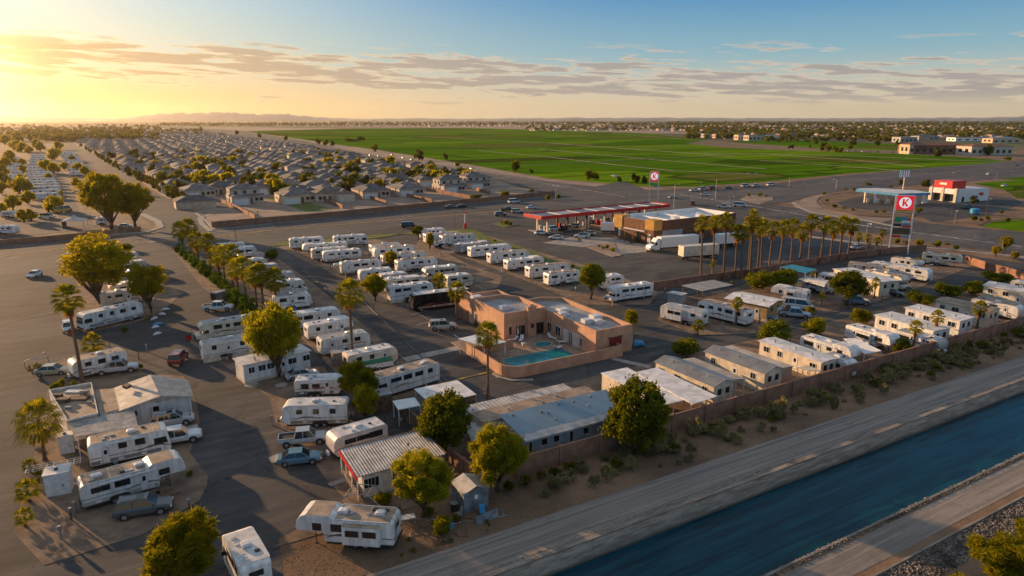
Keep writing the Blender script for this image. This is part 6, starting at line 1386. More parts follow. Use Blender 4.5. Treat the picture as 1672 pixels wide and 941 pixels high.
def truck(px, py, ang, L, label, cab=True, col=None, H=4.0, lvl=1):
    t = thing('lorry' if cab else 'box_trailer', label, 'truck', G(px, py), R(ang)); b = MB(); b.box(0, L, -1.3, 1.3, 1.1, H); b.build('cargo_box', col or whitep, t, bevel=.05)
    b = MB(); b.box(.2, L - .2, -1.0, 1.0, .7, 1.08); b.build('chassis', chas, t)
    b = MB(); [b.box(L + .002, L + .02, -1.2 + k * 1.22, -.04 + k * 1.22, 1.2, H - .15) for k in range(2)]; b.build('rear_door', plastic, t)
    for x in (L - 1.2, L - 2.4) + (() if cab else (1.5,)):
        for s in (-1, 1): wheel(t, x, s * .85, s * 1.28, .5, 1)
    if cab:
        b = MB(); b.prof([(-3.4, .6), (-.2, .6), (-.2, 3.7), (-1.1, 3.75), (-1.9, 2.7), (-2.3, 2.1), (-3.3, 1.75), (-3.45, 1.2)], -1.2, 1.2); c = b.build('cab', whitep, t, bevel=.08)
        b = MB(); b.face([(-1.93, -1.05, 2.72), (-2.31, -1.05, 2.14), (-2.31, 1.05, 2.14), (-1.93, 1.05, 2.72)]); b.build('windshield', glass, c)
        for s in (-1, 1): b = MB(); b.prof([(-2.1, 1.9), (-1.2, 1.9), (-1.2, 2.65), (-1.8, 2.65)], s * 1.205, s * 1.22); b.build('cab_window', glass, c)
        b = MB(); b.box(-3.55, -3.4, -1.1, 1.1, .6, 1.3); b.build('bumper', steel, t)
        for x in (-2.6, .4):
            for s in (-1, 1): wheel(t, x, s * .85, s * 1.25, .5, 1)
    return t
truck(1075, 410, 21, 12.5, 'white lorry parked along the brown store with its cab to the left')
truck(1111, 425, 20, 11, 'grey-cream box trailer on the lot in front of the white lorry', cab=False, col=cream, H=3.8)
truck(981, 381, -10, 5.5, 'short white box truck left of the brown store', cab=False, H=3.6)
truck(1168, 404, 22, 8, 'white box trailer behind the tall palms right of the lorry', cab=False, H=3.8)
# blue canopy station
Ob = G(1467, 316, 5.4); cb = thing('fuel_canopy', 'blue-edged fuel canopy left of the red-topped store', 'canopy', (Ob.x, Ob.y, 0), 0)
b = MB(); cpx = [G(x, y, 5.4) - Vector((Ob.x, Ob.y, 0)) for x, y in ((1398, 309), (1467, 316), (1519, 314.5), (1490, 310), (1430, 306.5), (1402, 307))]
b.prism([p_[:2] for p_ in cpx], 4.5, 5.2); b.build('roof_slab', roofw, cb); b = MB(); cc0 = sum(cpx, Vector()) / 6
for i in range(6):
    p_, q = cpx[i], cpx[(i + 1) % 6]; d = (q - p_).normalized(); nn = Vector((d.y, -d.x, 0)) * .2; nn = nn if nn.dot(p_ - cc0) > 0 else -nn; b.prism([p_[:2], q[:2], (q + nn)[:2], (p_ + nn)[:2]], 4.3, 5.3)
b.build('fascia', bluep, cb)
for k, (x, y) in enumerate(((1412, 331), (1428, 332), (1446, 333), (1463, 336), (1490, 335), (1507, 332))): q = G(x, y) - Vector((Ob.x, Ob.y, 0)); b = MB(); b.box(q.x - .4, q.x + .4, q.y - .4, q.y + .4, 0, 4.5); b.build('column', whitep if k % 2 else cream, cb); b = MB(); b.box(q.x + .8, q.x + 1.8, q.y - .4, q.y + .4, 0, 1.9); b.build('pump', plastic, cb)
Ob = G(1566, 331, 0); rb_ = thing('convenience_store', 'white store with bold red roof box at the blue fuel canopy', 'store', Ob, R(24))
b = MB(); b.box(-1, 20, 0, 14, 0, 5.6); b.build('wall', whitep, rb_); b = MB(); b.box(-.8, 19.8, .2, 13.8, 5.603, 5.7); b.build('roof_deck', roofw, rb_)
b = MB(); b.box(-1.8, 7.5, 3, 11.5, 5.71, 9.2); b.build('red_roof_box', redp, rb_)
for y_ in (.2, 6.2, 11.6): b = MB(); b.box(-2.4, -.99, y_, y_ + 1.2, 0, 6.2); b.build('pier', cream, rb_)
b = MB(); b.box(-2.2, -1.003, 1.5, 11.5, 3.6, 5.9); b.build('entry_fascia', whitep, rb_); b = MB(); b.box(-1.04, -1.003, 1.6, 11.4, .2, 3.5); b.build('shop_window', glass, rb_); b = MB(); b.box(13, 16, -.1, -.003, 2.6, 3.9); b.build('wall_sign', redp, rb_)
b = MB(); b.box(-1.9, -1.803, 5.5, 8.8, 7.4, 8.3); b.build('logo_strip', whitep, rb_)
b = MB(); [b.box(x, x + 1.5, -.05, -.003, .1, 2.4) for x in (1.5, 9.)]; b.build('service_door', chas, rb_)
q = G(1473, 320); t = thing('price_sign', 'small blue price sign above the blue fuel canopy', 'sign', q, 0); b = MB(); b.box(-.2, .2, -.2, .2, 0, 9); b.build('pole', steel, t); b = MB(); [b.box(-2.4, 2.4, -.25, .25, 9 + k * 1.2, 9.9 + k * 1.2) for k in range(3)]; b.build('panel', bluep, t); b = MB(); [b.box(-2 + k * 1.1, -1.4 + k * 1.1, -.27, -.251, 9.1, 12.2) for k in range(4)]; b.build('panel_marks', whitep, t)
t = thing('waste_bin', 'round blue bin on the lot in front of the red-topped store', 'bin', G(1591, 350), 0); b = MB(); b.tube([(0, 0, 0), (0, 0, .4), (0, 0, 2.0), (0, 0, 2.3)], [1.1, 1.6, 1.7, 1.0], 12); b.build('bin_body', bluep, t)
t = thing('air_pump_post', 'red and white post at the mouth of the gas station lot', 'post', G(759.5, 374), 0); b = MB(); b.cylz(0, 0, .5, 0, 2.0); b.build('base', redp, t); b = MB(); b.cylz(0, 0, .25, 2.0, 5.4); b.build('pole', plastic, t); b = MB(); b.box(-.5, .5, -.3, .3, 5.4, 5.9); b.build('cap', redp, t)

# ================================================================== HOUSES
hroof = mat('roof_tiles_grey', (.185, .172, .166), .9, .2, .6, objvar=.22, bump=.03, bscale=3); hroof2 = mat('roof_tiles_brown', (.23, .18, .145), .9, .2, .6, objvar=.22)
hwall = mat('stucco_tan', (.64, .49, .35), .9, .1, .5, objvar=.18); hwall2 = mat('stucco_greytan', (.55, .49, .41), .9, .1, .5, objvar=.12); hroof4 = mat('roof_tiles_dark', (.12, .115, .12), .9, .2, .6, objvar=.2); hroof3 = mat('roof_tiles_terracotta', (.30, .11, .06), .9, .2, .6, objvar=.15)
def hip(b, x0, x1, y0, y1, z, r, o=.6):
    o *= .6
    x0 -= o; x1 += o; y0 -= o; y1 += o; w_ = min(x1 - x0, y1 - y0) / 2
    if x1 - x0 > y1 - y0: a, c = (x0 + w_, (y0 + y1) / 2, z + r), (x1 - w_, (y0 + y1) / 2, z + r)
    else: a, c = ((x0 + x1) / 2, y0 + w_, z + r), ((x0 + x1) / 2, y1 - w_, z + r)
    P4 = [(x0, y0, z), (x1, y0, z), (x1, y1, z), (x0, y1, z)]
    if x1 - x0 > y1 - y0: fs = [(0, 1, 5, 4), (1, 2, 5), (2, 3, 4, 5), (3, 0, 4)]
    else: fs = [(0, 1, 4), (1, 2, 5, 4), (2, 3, 5), (3, 0, 4, 5)]
    b.add(P4 + [a, c], fs + [(3, 2, 1, 0)])
HOUSES = {}
def house_proto(i, detail):
    """local : front at -y"""
    two = i == 1; mirror = -1 if i in (2, 4) else 1; w_ = [13, 12, 14, 12.5, 13.5][i]; d_ = [14, 12, 13, 15, 12][i]; h = 3.3
    W_, Rf = (hwall, hwall2)[i % 2], (hroof, hroof, hroof2, hroof, hroof4)[i]
    X = lambda a, b_: (min(a * mirror, b_ * mirror), max(a * mirror, b_ * mirror))
    wb, rb2 = MB(), MB(); wb.box(-w_ / 2, w_ / 2, -d_ / 2 + 3, d_ / 2, 0, h); g = X(-w_ / 2 + .2, -w_ / 2 + 6.6); wb.box(*g, -d_ / 2 - 1.5, -d_ / 2 + 2.997, 0, h - .05)
    if two:
        wb.box(-w_ / 2 + .3, w_ / 2 - 1, -d_ / 2 + 3.4, d_ / 2 - .5, h + .003, 5.8); hip(rb2, -w_ / 2 + .3, w_ / 2 - 1, -d_ / 2 + 3.4, d_ / 2 - .5, 5.81, 1.7, .55); hip(rb2, *g, -d_ / 2 - 1.5, -d_ / 2 + 3.3, h, .9, .4)
        rb2.add([(-w_ / 2 - .3, -d_ / 2 + 2.4, h - .1), (w_ / 2 + .3, -d_ / 2 + 2.4, h - .1), (w_ / 2 + .3, -d_ / 2 + 3.6, h + .5), (-w_ / 2 - .3, -d_ / 2 + 3.6, h + .5)], [(0, 1, 2, 3)])
    else: hip(rb2, -w_ / 2, w_ / 2, -d_ / 2 + 3, d_ / 2, h + .01, [2.3, 2, 2.0, 2.5, 2.1][i]); hip(rb2, *g, -d_ / 2 - 1.5, 1.5, h - .04, 1.6, .5)
    if not detail:
        b = MB(); b.v, b.f = wb.v + rb2.v, wb.f + [tuple(k + len(wb.v) for k in f) for f in rb2.f]; b.mi = [0] * len(wb.f) + [1] * len(rb2.f)
        b.cur = 2; b.box(g[0] + .7, g[1] - .7, -d_ / 2 - 1.53, -d_ / 2 - 1.502, 0, 2.2)
        b.cur = 3
        for x in (.5, 3.4): q = X(x, x + 1.4); b.box(*q, -d_ / 2 + 2.96, -d_ / 2 + 2.998, 1, 2.2)
        for y_ in (-2, 2.5): b.box(-w_ / 2 - .03, -w_ / 2 - .003, y_, y_ + 1.4, 1, 2.2)
        return b.mesh('house', [W_, Rf, plastic, glass])
    root = bpy.data.objects.new('house', None); C.objects.link(root); PROTO.append(root)
    wb.build('wall', W_, root); r_ = rb2.build('roof', Rf, root)
    b = MB(); b.box(g[0] + .7, g[1] - .7, -d_ / 2 - 1.56, -d_ / 2 - 1.503, 0, 2.3); b.build('garage_door', (plastic, bluep, cream)[i % 3] if i != 1 else plastic, root)
    q = X(1.0, 2.1); b = MB(); b.box(*q, -d_ / 2 + 2.95, -d_ / 2 + 2.998, 0, 2.2); b.build('door', wood, root)
    for x in (3., 4.6): q = X(x, x + 1.2); b = MB(); b.box(*q, -d_ / 2 + 2.96, -d_ / 2 + 2.998, 1, 2.2); b.build('window', glass, root)
    for y_ in (-2.6, .4, 3.5): b = MB(); b.box(-w_ / 2 - .04, -w_ / 2 - .003, y_, y_ + 1.2, 1, 2.2); b.build('window', glass, root)
    if two:
        for x in (-4.2, -1., 2.6): b = MB(); b.box(x, x + 1.1, -d_ / 2 + 3.35, -d_ / 2 + 3.398, 3.9, 5.1); b.build('window', glass, root)
        for y_ in (-1.6, 2.): b = MB(); b.box(-w_ / 2 + .26, -w_ / 2 + .297, y_, y_ + 1.1, 3.9, 5.1); b.build('window', glass, root)
    b = MB(); b.box(1.2, 2.0, 2.0, 2.8, h + .5, 6.0 if not two else 8.0); b.build('chimney', W_, root)
    b = MB(); [b.cylz(x, y_, .15, h + .5, h + 2.1 + two * 3, 6) for x, y_ in ((-2, 1), (-3.2, 3.))]; b.build('roof_vent', steel, root)
    return root
HD = [house_proto(i, True) for i in range(5)]; HS = [house_proto(i, False) for i in range(5)]
hn = 0
front = [(404, 333, 1), (487, 331, 0), (546, 329, 2), (612, 323, 0), (668, 319, 3), (740, 314, 1), (782, 308, 1), (436, 316, 3), (470, 312, 2), (515, 309, 0), (560, 307, 4), (602, 306, 2), (640, 302, 3), (700, 303, 0), (325, 322, 3), (290, 314, 0), (368, 318, 4)]
occupied = []
for k, (x, y, i) in enumerate(front):
    g = G(x, y); g += E2 * 4
    dsc = {1: 'two-storey grey-roofed house', 0: 'low grey-roofed house with pale garage', 2: 'low brown-roofed house', 3: 'deep grey-roofed house', 4: 'plain grey-roofed house'}[i]
    lb = '%s of the front rows, %s from the boulevard' % (dsc, ORD[sorted(q[0] for q in front).index(x)])
    o = dup(HD[i], g, R(30), (1.18, 1.1, 1.12), lb, 'houses of the front rows'); o['category'] = 'house'; o.name = 'house'; occupied.append(g)
def inpoly(x, y, pl_):
    c = False; j = len(pl_) - 1
    for i in range(len(pl_)):
        if (pl_[i][1] > y) != (pl_[j][1] > y) and x < (pl_[j][0] - pl_[i][0]) * (y - pl_[i][1]) / (pl_[j][1] - pl_[i][1]) + pl_[i][0]: c = not c
        j = i
    return c
def PX(p):
    f = p.y * CP - (p.z - CH) * SP; dn = -(p.y * SP) - (p.z - CH) * CP; return 836 + F * p.x / f, 470.5 + F * dn / f
rnh = random.Random(11); cand = []
hpoly = [(316, 340), (290, 316), (215, 278), (140, 240), (128, 226), (160, 214), (250, 209), (330, 217), (500, 243), (620, 268), (790, 297), (800, 306), (690, 306), (640, 312)]
o0 = G(345, 368)
for r_ in range(95):
    t_ = 34 + r_ * 19.5 + (r_ % 2) * 5
    for s_ in range(-60, 60):
        p_ = o0 + E1 * (s_ * 15.5 + rnh.uniform(-1.5, 1.5)) + E2 * (t_ + rnh.uniform(-1, 1)); 
        if p_.y < 50: continue
        q = PX(p_)
        if inpoly(*q, hpoly) and all((p_ - o).length > 14.5 for o in occupied): cand.append((p_.length, p_, r_))
rows_ = {}
for c_ in cand: rows_.setdefault(c_[2], []).append(c_)
RI = {}
for n_, r_ in enumerate(sorted(rows_)):
    for j, c_ in enumerate(sorted(rows_[r_], key=lambda c: PX(c[1])[0])): RI[id(c_)] = (n_, j)
HOUSEP = []
cand.sort(key=lambda c: c[0])
rest = []
for k, c_ in enumerate(cand):
    dd, p_, r_ = c_
    i = rnh.choice([0, 0, 2, 3, 4, 0, 3, 1 if rnh.random() < .3 else 4]); a = R(30) + (math.pi if r_ % 2 else 0) + rnh.choice([0, 0, 0, math.pi / 2])
    if k < 225:
        o = bpy.data.objects.new('house', HS[i]); C.objects.link(o); o.location = p_; o.rotation_euler = (0, 0, a); o.scale = (1.12, 1.06, rnh.uniform(.95, 1.15))
        n_, j = RI[id(c_)]; HOUSEP.append((p_, n_, j))
        tag(o, 'tan estate house in row %s behind the road wall, %s from the boulevard' % (ORD[n_], ORD[j]), 'house', 'houses deep in the estate')
    else: rest.append((p_, a, i))
# far houses of the estate and of the town on the horizon : past the three hundred largest
def merge_copies(name, meshes, items, mats_):
    V, Fs, MI, off = [], [], [], 0
    for p_, a, i in items:
        me = meshes[i]; n_ = len(me.vertices); co = np.empty(n_ * 3, np.float32); me.vertices.foreach_get('co', co); co = co.reshape(-1, 3); c, s = math.cos(a), math.sin(a)
        V.append(np.stack([co[:, 0] * c - co[:, 1] * s + p_.x, co[:, 0] * s + co[:, 1] * c + p_.y, co[:, 2] + p_.z], 1))
        for f in me.polygons: Fs.append(tuple(v + off for v in f.vertices)); MI.append(f.material_index)
        off += n_
    me = bpy.data.meshes.new(name); me.from_pydata(np.concatenate(V).tolist(), [], Fs); [me.materials.append(m) for m in mats_]; me.polygons.foreach_set('material_index', MI); o = bpy.data.objects.new(name, me); C.objects.link(o); o['kind'] = 'stuff'; return o
merge_copies('distant_estate', HS, [c for c in rest], [hwall, hroof, plastic, glass])
town = []; nt = 0
def scatter(px0, px1, y0, y1, n_, seed, fn, bias=1.):
    rnd = random.Random(seed)
    for _ in range(n_):
        x = rnd.uniform(px0, px1); y = y0 + (y1 - y0) * rnd.random() ** bias; fn(G(x, y), rnd, x, y)
def th(p_, rnd, x, y):
    town.append((p_, R(30) + rnd.choice([0, 1, 2, 3]) * math.pi / 2, rnd.randrange(5)))
scatter(260, 560, 201.5, 206, 170, 1, th); scatter(540, 1000, 201, 207, 330, 2, th); scatter(860, 1240, 202, 214, 330, 3, th); scatter(1180, 1720, 200, 226, 700, 4, th, .8); scatter(-60, 260, 203, 225, 160, 5, th)
merge_copies('distant_town', HS, town, [hwall, hroof2, plastic, glass])
def far_block(px, py, L, W, h, ang, wall, roofm, label, wins=6, hipr=False, name='commercial_building'):
    t = thing(name, label, 'building', G(px, py), R(ang)); b = MB(); b.box(0, L, 0, W, 0, h); b.build('wall', wall, t); b = MB()
    if hipr: hip(b, 0, L, 0, W, h + .01, 2.2, .8)
    else: b.box(-.2, L + .2, -.2, W + .2, h + .002, h + .5)
    b.build('roof', roofm, t)
    for k in range(wins): x = L * (k + .5) / wins; b = MB(); b.box(x - L / wins * .25, x + L / wins * .25, -.06, -.003, h * .25, h * .6); b.build('window', glass, t)
    for k in range(2): b = MB(); b.box(-.06, -.003, W * (.2 + k * .4), W * (.4 + k * .4), h * .3, h * .7); b.build('window', glass, t)
    return t
far_block(1492, 252, 62, 26, 9, 8, mat('brown_far', (.24, .13, .085), .9, .2, .2), hroof3, 'broad brown building with reddish roof at the right beyond the field', 8, True)
far_block(1484, 252, 18, 16, 10, 8, hwall, hroof3, 'tan end building with terracotta roof beside the broad brown building', 3, True)
far_block(1585, 254, 46, 22, 9, 6, hwall2, hroof3, 'right wing of the brown buildings beyond the field', 7, True)
for k, (x, y, L, W, h, m_) in enumerate(((1134, 224, 22, 14, 7, hwall), (1150, 225, 26, 16, 7, hwall2), (1168, 226, 24, 16, 7.5, hwall), (1186, 226.5, 26, 16, 8, whitep), (1205, 229, 22, 16, 9, hwall), (1222, 230, 30, 18, 9, hwall2), (1244, 229, 34, 14, 7, whitep), (1272, 226, 20, 14, 8, ochre), (1290, 226, 22, 14, 8, ochre), (1470, 233, 30, 20, 8, roofg), (1500, 229, 40, 20, 7, roofg), (1560, 231, 60, 20, 6, whitep), (1620, 234, 50, 20, 7, hwall))):
    far_block(x, y, L, W, h, 10, m_, hroof if k % 3 else roofg, '%s far building behind the green field, %s of its line counted eastward' % (['pale', 'grey', 'tan', 'white', 'tall tan', 'wide grey', 'long white', 'ochre', 'second ochre', 'metal', 'long metal', 'long pale', 'low tan'][k], ORD[k]), 4, k % 2 == 0)

# ================================================================== FAR CAMP ON THE LEFT
rvp = [rv('tt', 10, 3.0, 2.5, 900 + k, 0, label='x', stripe=None) for k in range(3)]; PROTO += rvp
nfc = 0
def camp_col(pa, pb, n_, lb, L=1.0):
    a, c = G(*pa), G(*pb)
    for k in range(n_):
        p_ = a.lerp(c, k / (n_ - 1)) + Vector((rnh.uniform(-.6, .6), 0, 0)); o = dup(rvp[k % 3], p_, R(24 + rnh.uniform(-4, 4)), (L * rnh.uniform(.85, 1.1), 1, 1), '%s, %s from the main road' % (lb, ORD[k]), 'trailers of the far camp: ' + lb[:24]); o['category'] = 'camper'; o.name = 'travel_trailer'
camp_col((134, 287), (108, 252), 12, 'white trailer in the camp column beside the boulevard', 1.25)
camp_col((78, 326), (66, 288), 9, 'white trailer in the camp column by the inner lane', 1.25)
camp_col((22, 300), (20, 262), 9, 'white trailer in the leftmost camp column', 1.1)
camp_col((60, 284), (62, 258), 7, 'white trailer in the deepest camp column', 1.1)
put_rv('tt', -25, 370, 24, 'white camper cut by the left edge beyond the low wall', ang=10, H=2.8, stripe=None)
put_rv('tt', 0, 346, 25, 'white trailer at the left edge of the far camp', ang=20, H=2.6, stripe=None)
car('van', 'white', 'white van in the far camp above the low wall', 76, 357, 10); car('van', 'yellow', 'yellow truck on the inner lane of the far camp', 104, 347, 80, k=1.3); car('sedan', 'white', 'white car on the far camp lane by the round tree', 126, 316, 20, lvl=0); car('sedan', 'silver', 'white car behind the twin golden trees', 205, 372, 20)
put_rv('tt', 158, 356, 175, 'white kiosk trailer under the twin golden trees', ang=30, H=2.8, Lc=(4, 6), stripe=None)
t = thing('tent_gazebo', 'white peaked gazebo with a pale car beneath, by the low wall', 'gazebo', G(123, 371), R(20)); b = MB(); b.add([(-3.4, -3, 2.4), (3.4, -3, 2.4), (3.4, 3, 2.4), (-3.4, 3, 2.4), (0, 0, 4.3), (-.9, -.8, 3.3), (.9, -.8, 3.3), (.9, .8, 3.3), (-.9, .8, 3.3)], [(0, 1, 6, 5), (1, 2, 7, 6), (2, 3, 8, 7), (3, 0, 5, 8), (5, 6, 4), (6, 7, 4), (7, 8, 4), (8, 5, 4)]); b.build('canopy', curt, t)
for x in (-3.2, 3.2):
    for y_ in (-2.8, 2.8): b = MB(); b.cylz(x, y_, .08, 0, 2.42); b.build('pole', steel, t)
b = MB(); b.box(-3.25, -3.1, -2.6, 2.6, 0, 2.2); b.build('side_curtain', wood, t)
# ================================================================== TREES, PALMS, SHRUBS
plant(T_GOLD[:1], 166, 503, 140, 118, 'largest golden tree with a forked trunk over the trailers', name='broad_tree')
plant(T_GOLD[:1], 247, 511, 74, 82, 'smaller golden tree with bare lower trunk near the scattered debris', name='broad_tree')
plant(T_BROAD[:1], 456, 616, 118, 125, 'largest central tree shading the long park trailer', name='broad_tree')
plant(T_GOLD[1:], 183, 377, 92, 92, 'left of the twin golden trees by the boulevard corner', name='broad_tree')
plant(T_GOLD[1:], 221, 373, 68, 72, 'right of the twin golden trees by the boulevard corner', name='broad_tree')
plant(T_FEATH[:1], 307, 975, 142, 150, 'yellow-green mesquite cut by the bottom edge beside a motorhome')
plant(T_DENSE, 727, 742, 112, 100, 'dense dark tree above the corrugated roof')
plant(T_FEATH[:1], 692, 845, 118, 118, 'wide feathery tree in front of the corrugated-roof home')
plant(T_FEATH[1:], 813, 802, 106, 112, 'feathery tree at the end of the boundary wall')
plant(T_DENSE, 1037, 742, 120, 122, 'tall dense olive tree rising over the boundary wall')
plant(T_FEATH[:1], 586, 662, 78, 76, 'feathery tree between the small trailer and the motorhome')
plant(T_FEATH[1:], 597, 688, 54, 62, 'small feathery tree beside the brown shed')
plant(T_BROAD[1:], 965, 489, 56, 58, 'round tree at the end of the gas station camper row', name='broad_tree')
plant(T_BROAD[1:], 1383, 500, 74, 56, 'round dark tree with a short trunk beside the cream homes', name='broad_tree')
plant(T_BROAD[:1], 613, 492, 52, 46, 'small round tree left of the big boxy trailer')
plant(T_GOLD[1:], 638, 438, 26, 28, 'little tree between the second and middle camper rows')
plant(T_BROAD[1:], 683, 391, 22, 22, 'little round tree at the top of the gas station row')
plant(T_GOLD[1:], 702, 410, 16, 30, 'small yellow tree by the tiny cargo trailer')
for k, (x, y, w_, h, lb) in enumerate(((1121, 586, 56, 36, 'round bush behind the first cream gable home'), (1260, 560, 62, 38, 'large round bush behind the hooded gable home'), (1329, 546, 44, 30, 'yellow-green bush left of the long white trailer'), (1030, 531, 30, 26, 'olive bush at the far corner of the clubhouse'), (1245, 475, 60, 34, 'left mound of the wide dark hedge below the palms'), (1275, 470, 54, 32, 'right mound of the wide dark hedge below the palms'), (1499, 500, 46, 26, 'bush left of the long dark-windowed park home'), (1544, 487, 44, 26, 'bush left of the tan-roofed home'), (1586, 482, 38, 25, 'dark bush in front of the far cream home'), (1626, 463, 48, 20, 'wide bush behind the far cream home'), (1402, 528, 40, 24, 'yellow bush between the right lanes'), (1469, 580, 34, 30, 'bush pressed against the canal wall by the stepped trailer'), (1322, 512, 20, 12, 'golden bush beside the silver pickup'), (205, 410, 26, 12, 'clipped oval bush behind the largest golden tree'), (443, 424, 26, 17, 'clipped ball bush at the end of the palm avenue campers'), (628, 826, 34, 26, 'bush at the corner of the corrugated-roof home'), (722, 872, 42, 34, 'bright green agave-like bush beside the junk'), (778, 325, 20, 8, 'dark green bush right of the pair of two-storey houses'), (825, 323, 20, 12, 'wide green bush at the end of the dark wall'))):
    plant([S_BUSH[0] if k in (0, 1, 4, 5, 6, 7, 8, 9, 11, 13, 14, 17) else S_BUSH[1]], x, y, w_, h, lb, cat='bush')
# clipped shrubs of the palm avenue
hd = [(293, 414), (301, 420), (308, 427), (315, 431), (322, 438), (330, 443), (334, 449), (342, 455), (350, 462), (356, 466), (362, 471), (367, 478), (379, 492), (393, 500), (403, 508), (411, 511)]
for k, (x, y) in enumerate(hd):
    s_ = 14.5 + k * .5 + (k in (12, 13)) * 6; plant(S_HEDGE, x, y, s_, s_ * .9, 'clipped round shrub of the palm avenue, %s from the main road' % ORD[k], 'clipped shrubs of the palm avenue', cat='bush', name='clipped_shrub')
av = [(293, 376, 299, 404), (308, 371, 312, 414), (321, 392, 325, 431), (338, 396, 344, 440), (353, 417, 359, 449), (364, 416, 368, 462), (379, 415, 381, 470), (386, 439, 389, 481), (395, 436, 402, 489), (416, 450, 420, 506), (427, 447, 431, 504), (450, 456, 452, 506)]
for k, a in enumerate(av): palm('big' if k % 2 else 'big2', *a, 'fan palm of the avenue beside the clipped shrubs, %s from the main road' % ORD[k], 'palms of the avenue', wpx=33 + k * .9)
tp = [(1146, 366, 1144, 458), (1167, 364, 1163, 452), (1183, 361, 1181, 458), (1200, 380, 1200, 455), (1211, 381, 1210, 456), (1227, 365, 1221, 452), (1234, 356, 1224, 453), (1240, 373, 1236, 450), (1249, 370, 1242, 445), (1260, 374, 1255, 443), (1278, 372, 1272, 436), (1298, 370, 1291, 432), (1308, 379, 1306, 426), (1325, 363, 1320, 431), (1343, 366, 1338, 432), (1357, 372, 1355, 426), (1376, 366, 1370, 426), (1393, 368, 1383, 425), (1403, 387, 1399, 423), (1416, 388, 1413, 421), (1430, 393, 1428, 415), (1441, 380, 1437, 417)]
for k, a in enumerate(tp): palm('tall' if k % 2 else 'tall2', *a, 'tall slim palm of the wall row, %s from the truck stop end' % ORD[k], 'tall palms along the wall', wpx=(30 if k < 18 else 15))
for kd, a, w_, lb in (('small', (1165, 431, 1163, 458), 14, 'stubby palm head low among the tall wall palms'), ('big', (570, 479, 577, 600), 52, 'tall slim palm standing alone between the central trailers'), ('big', (795, 546, 797, 651), 48, 'palm in front of the pool courtyard wall'), ('big2', (745, 475, 746, 523), 36, 'palm at the left corner of the clubhouse'), ('mid', (717, 459, 717, 484), 30, 'bushy palm left of the clubhouse palm, before the black coach'),
    ('big2', (105, 487, 135, 624), 54, 'leaning tall palm left of the largest golden tree'), ('fat', (66, 687, 74, 752), 84, 'broad fan palm by the ribbed awning'), ('small', (153, 561, 154, 578), 42, 'low palm above the white trailer on the left lot'), ('small', (47, 800, 47, 818), 44, 'low palm left of the white box shed'), ('small', (43, 843, 42, 860), 34, 'smallest low palm at the corner of the dirt lot'), ('small', (50, 760, 50, 772), 26, 'low palm sprouting below the broad fan palm'),
    ('mid', (1493, 534, 1490, 572), 26, 'small palm at the wall, nearest of three in a line'), ('mid', (1528, 518, 1525, 562), 26, 'small palm at the wall, middle of three in a line'), ('mid', (1599, 503, 1594, 542), 28, 'small palm at the wall, farthest of three in a line'), ('mid', (1430, 461, 1427, 488), 18, 'small palm right of the round dark tree'), ('mid', (1203, 495, 1201, 532), 24, 'small palm in front of the maroon-banded motorhome'), ('small', (1138, 531, 1139, 549), 24, 'stubby palm at the end of the red-banded trailer'), ('small', (1343, 482, 1341, 500), 14, 'stubby palm beside the carport left of the round dark tree'),
    ('tall', (838, 999, 838, 999), 0, '')):
    if w_: palm(kd, *a, lb, None, wpx=w_)
# trees of the field edge and the far camp
fe = [(424, 225, 8, 8), (467, 230, 8, 9), (520, 236, 10, 10), (532, 238, 10, 10), (543, 239, 9, 9), (575, 231, 30, 5), (590, 229, 16, 6), (612, 248, 12, 13), (387, 220, 8, 7), (685, 262, 18, 18), (728, 261, 10, 11), (747, 272, 9, 7), (842, 280, 18, 18), (868, 283, 9, 7), (962, 294, 16, 17), (972, 294, 14, 13), (1011, 297, 9, 9), (1038, 299, 18, 16), (1052, 300, 12, 13), (900, 340, 1, 1)]
for k, (x, y, w_, h) in enumerate(fe[:-1]): plant(T_FAR, x, y, w_, h, 'dark tree on the green field edge, %s going toward the signs' % ORD[sorted(f[0] for f in fe[:-1]).index(x)], 'trees on the field edge')
ct = [(89, 262, 18), (78, 283, 20), (88, 286, 18), (128, 282, 14), (140, 288, 15), (150, 299, 15), (106, 278, 12), (125, 307, 15), (79, 298, 14), (35, 249, 15), (27, 247, 16), (9, 277, 18), (7, 289, 18), (6, 301, 18), (3, 317, 18), (33, 316, 24), (48, 317, 20), (47, 334, 20), (22, 343, 22), (39, 364, 20), (51, 361, 18), (86, 346, 24), (98, 325, 12), (19, 270, 16), (16, 261, 14), (66, 248, 14), (48, 252, 12), (96, 245, 12), (118, 265, 10), (37, 285, 14), (34, 300, 14), (36, 272, 12), (98, 343, 14), (5, 352, 18), (60, 243, 14), (28, 230, 14), (10, 236, 14), (50, 231, 12)]
for k, (x, y, w_) in enumerate(ct): plant(T_FGOLD, x, y, w_ * 1.2, w_ * 1.1, 'round golden tree among the far camp trailers, one of a scattered orchard-like many', 'golden trees of the far camp', name='round_tree')
for k in range(26):
    f = k / 25; x = 132 + f * 168; y = 240 + (f ** .9) * 92; s_ = 6 + f * 14
    plant(T_FAR, x + rnh.uniform(-1, 5), y, s_ * rnh.uniform(.8, 1.2), s_, 'dark tree behind the boulevard wall, %s from the far end' % ORD[k], 'trees lining the boulevard')
rt = random.Random(4)
k = 0; GT = {}
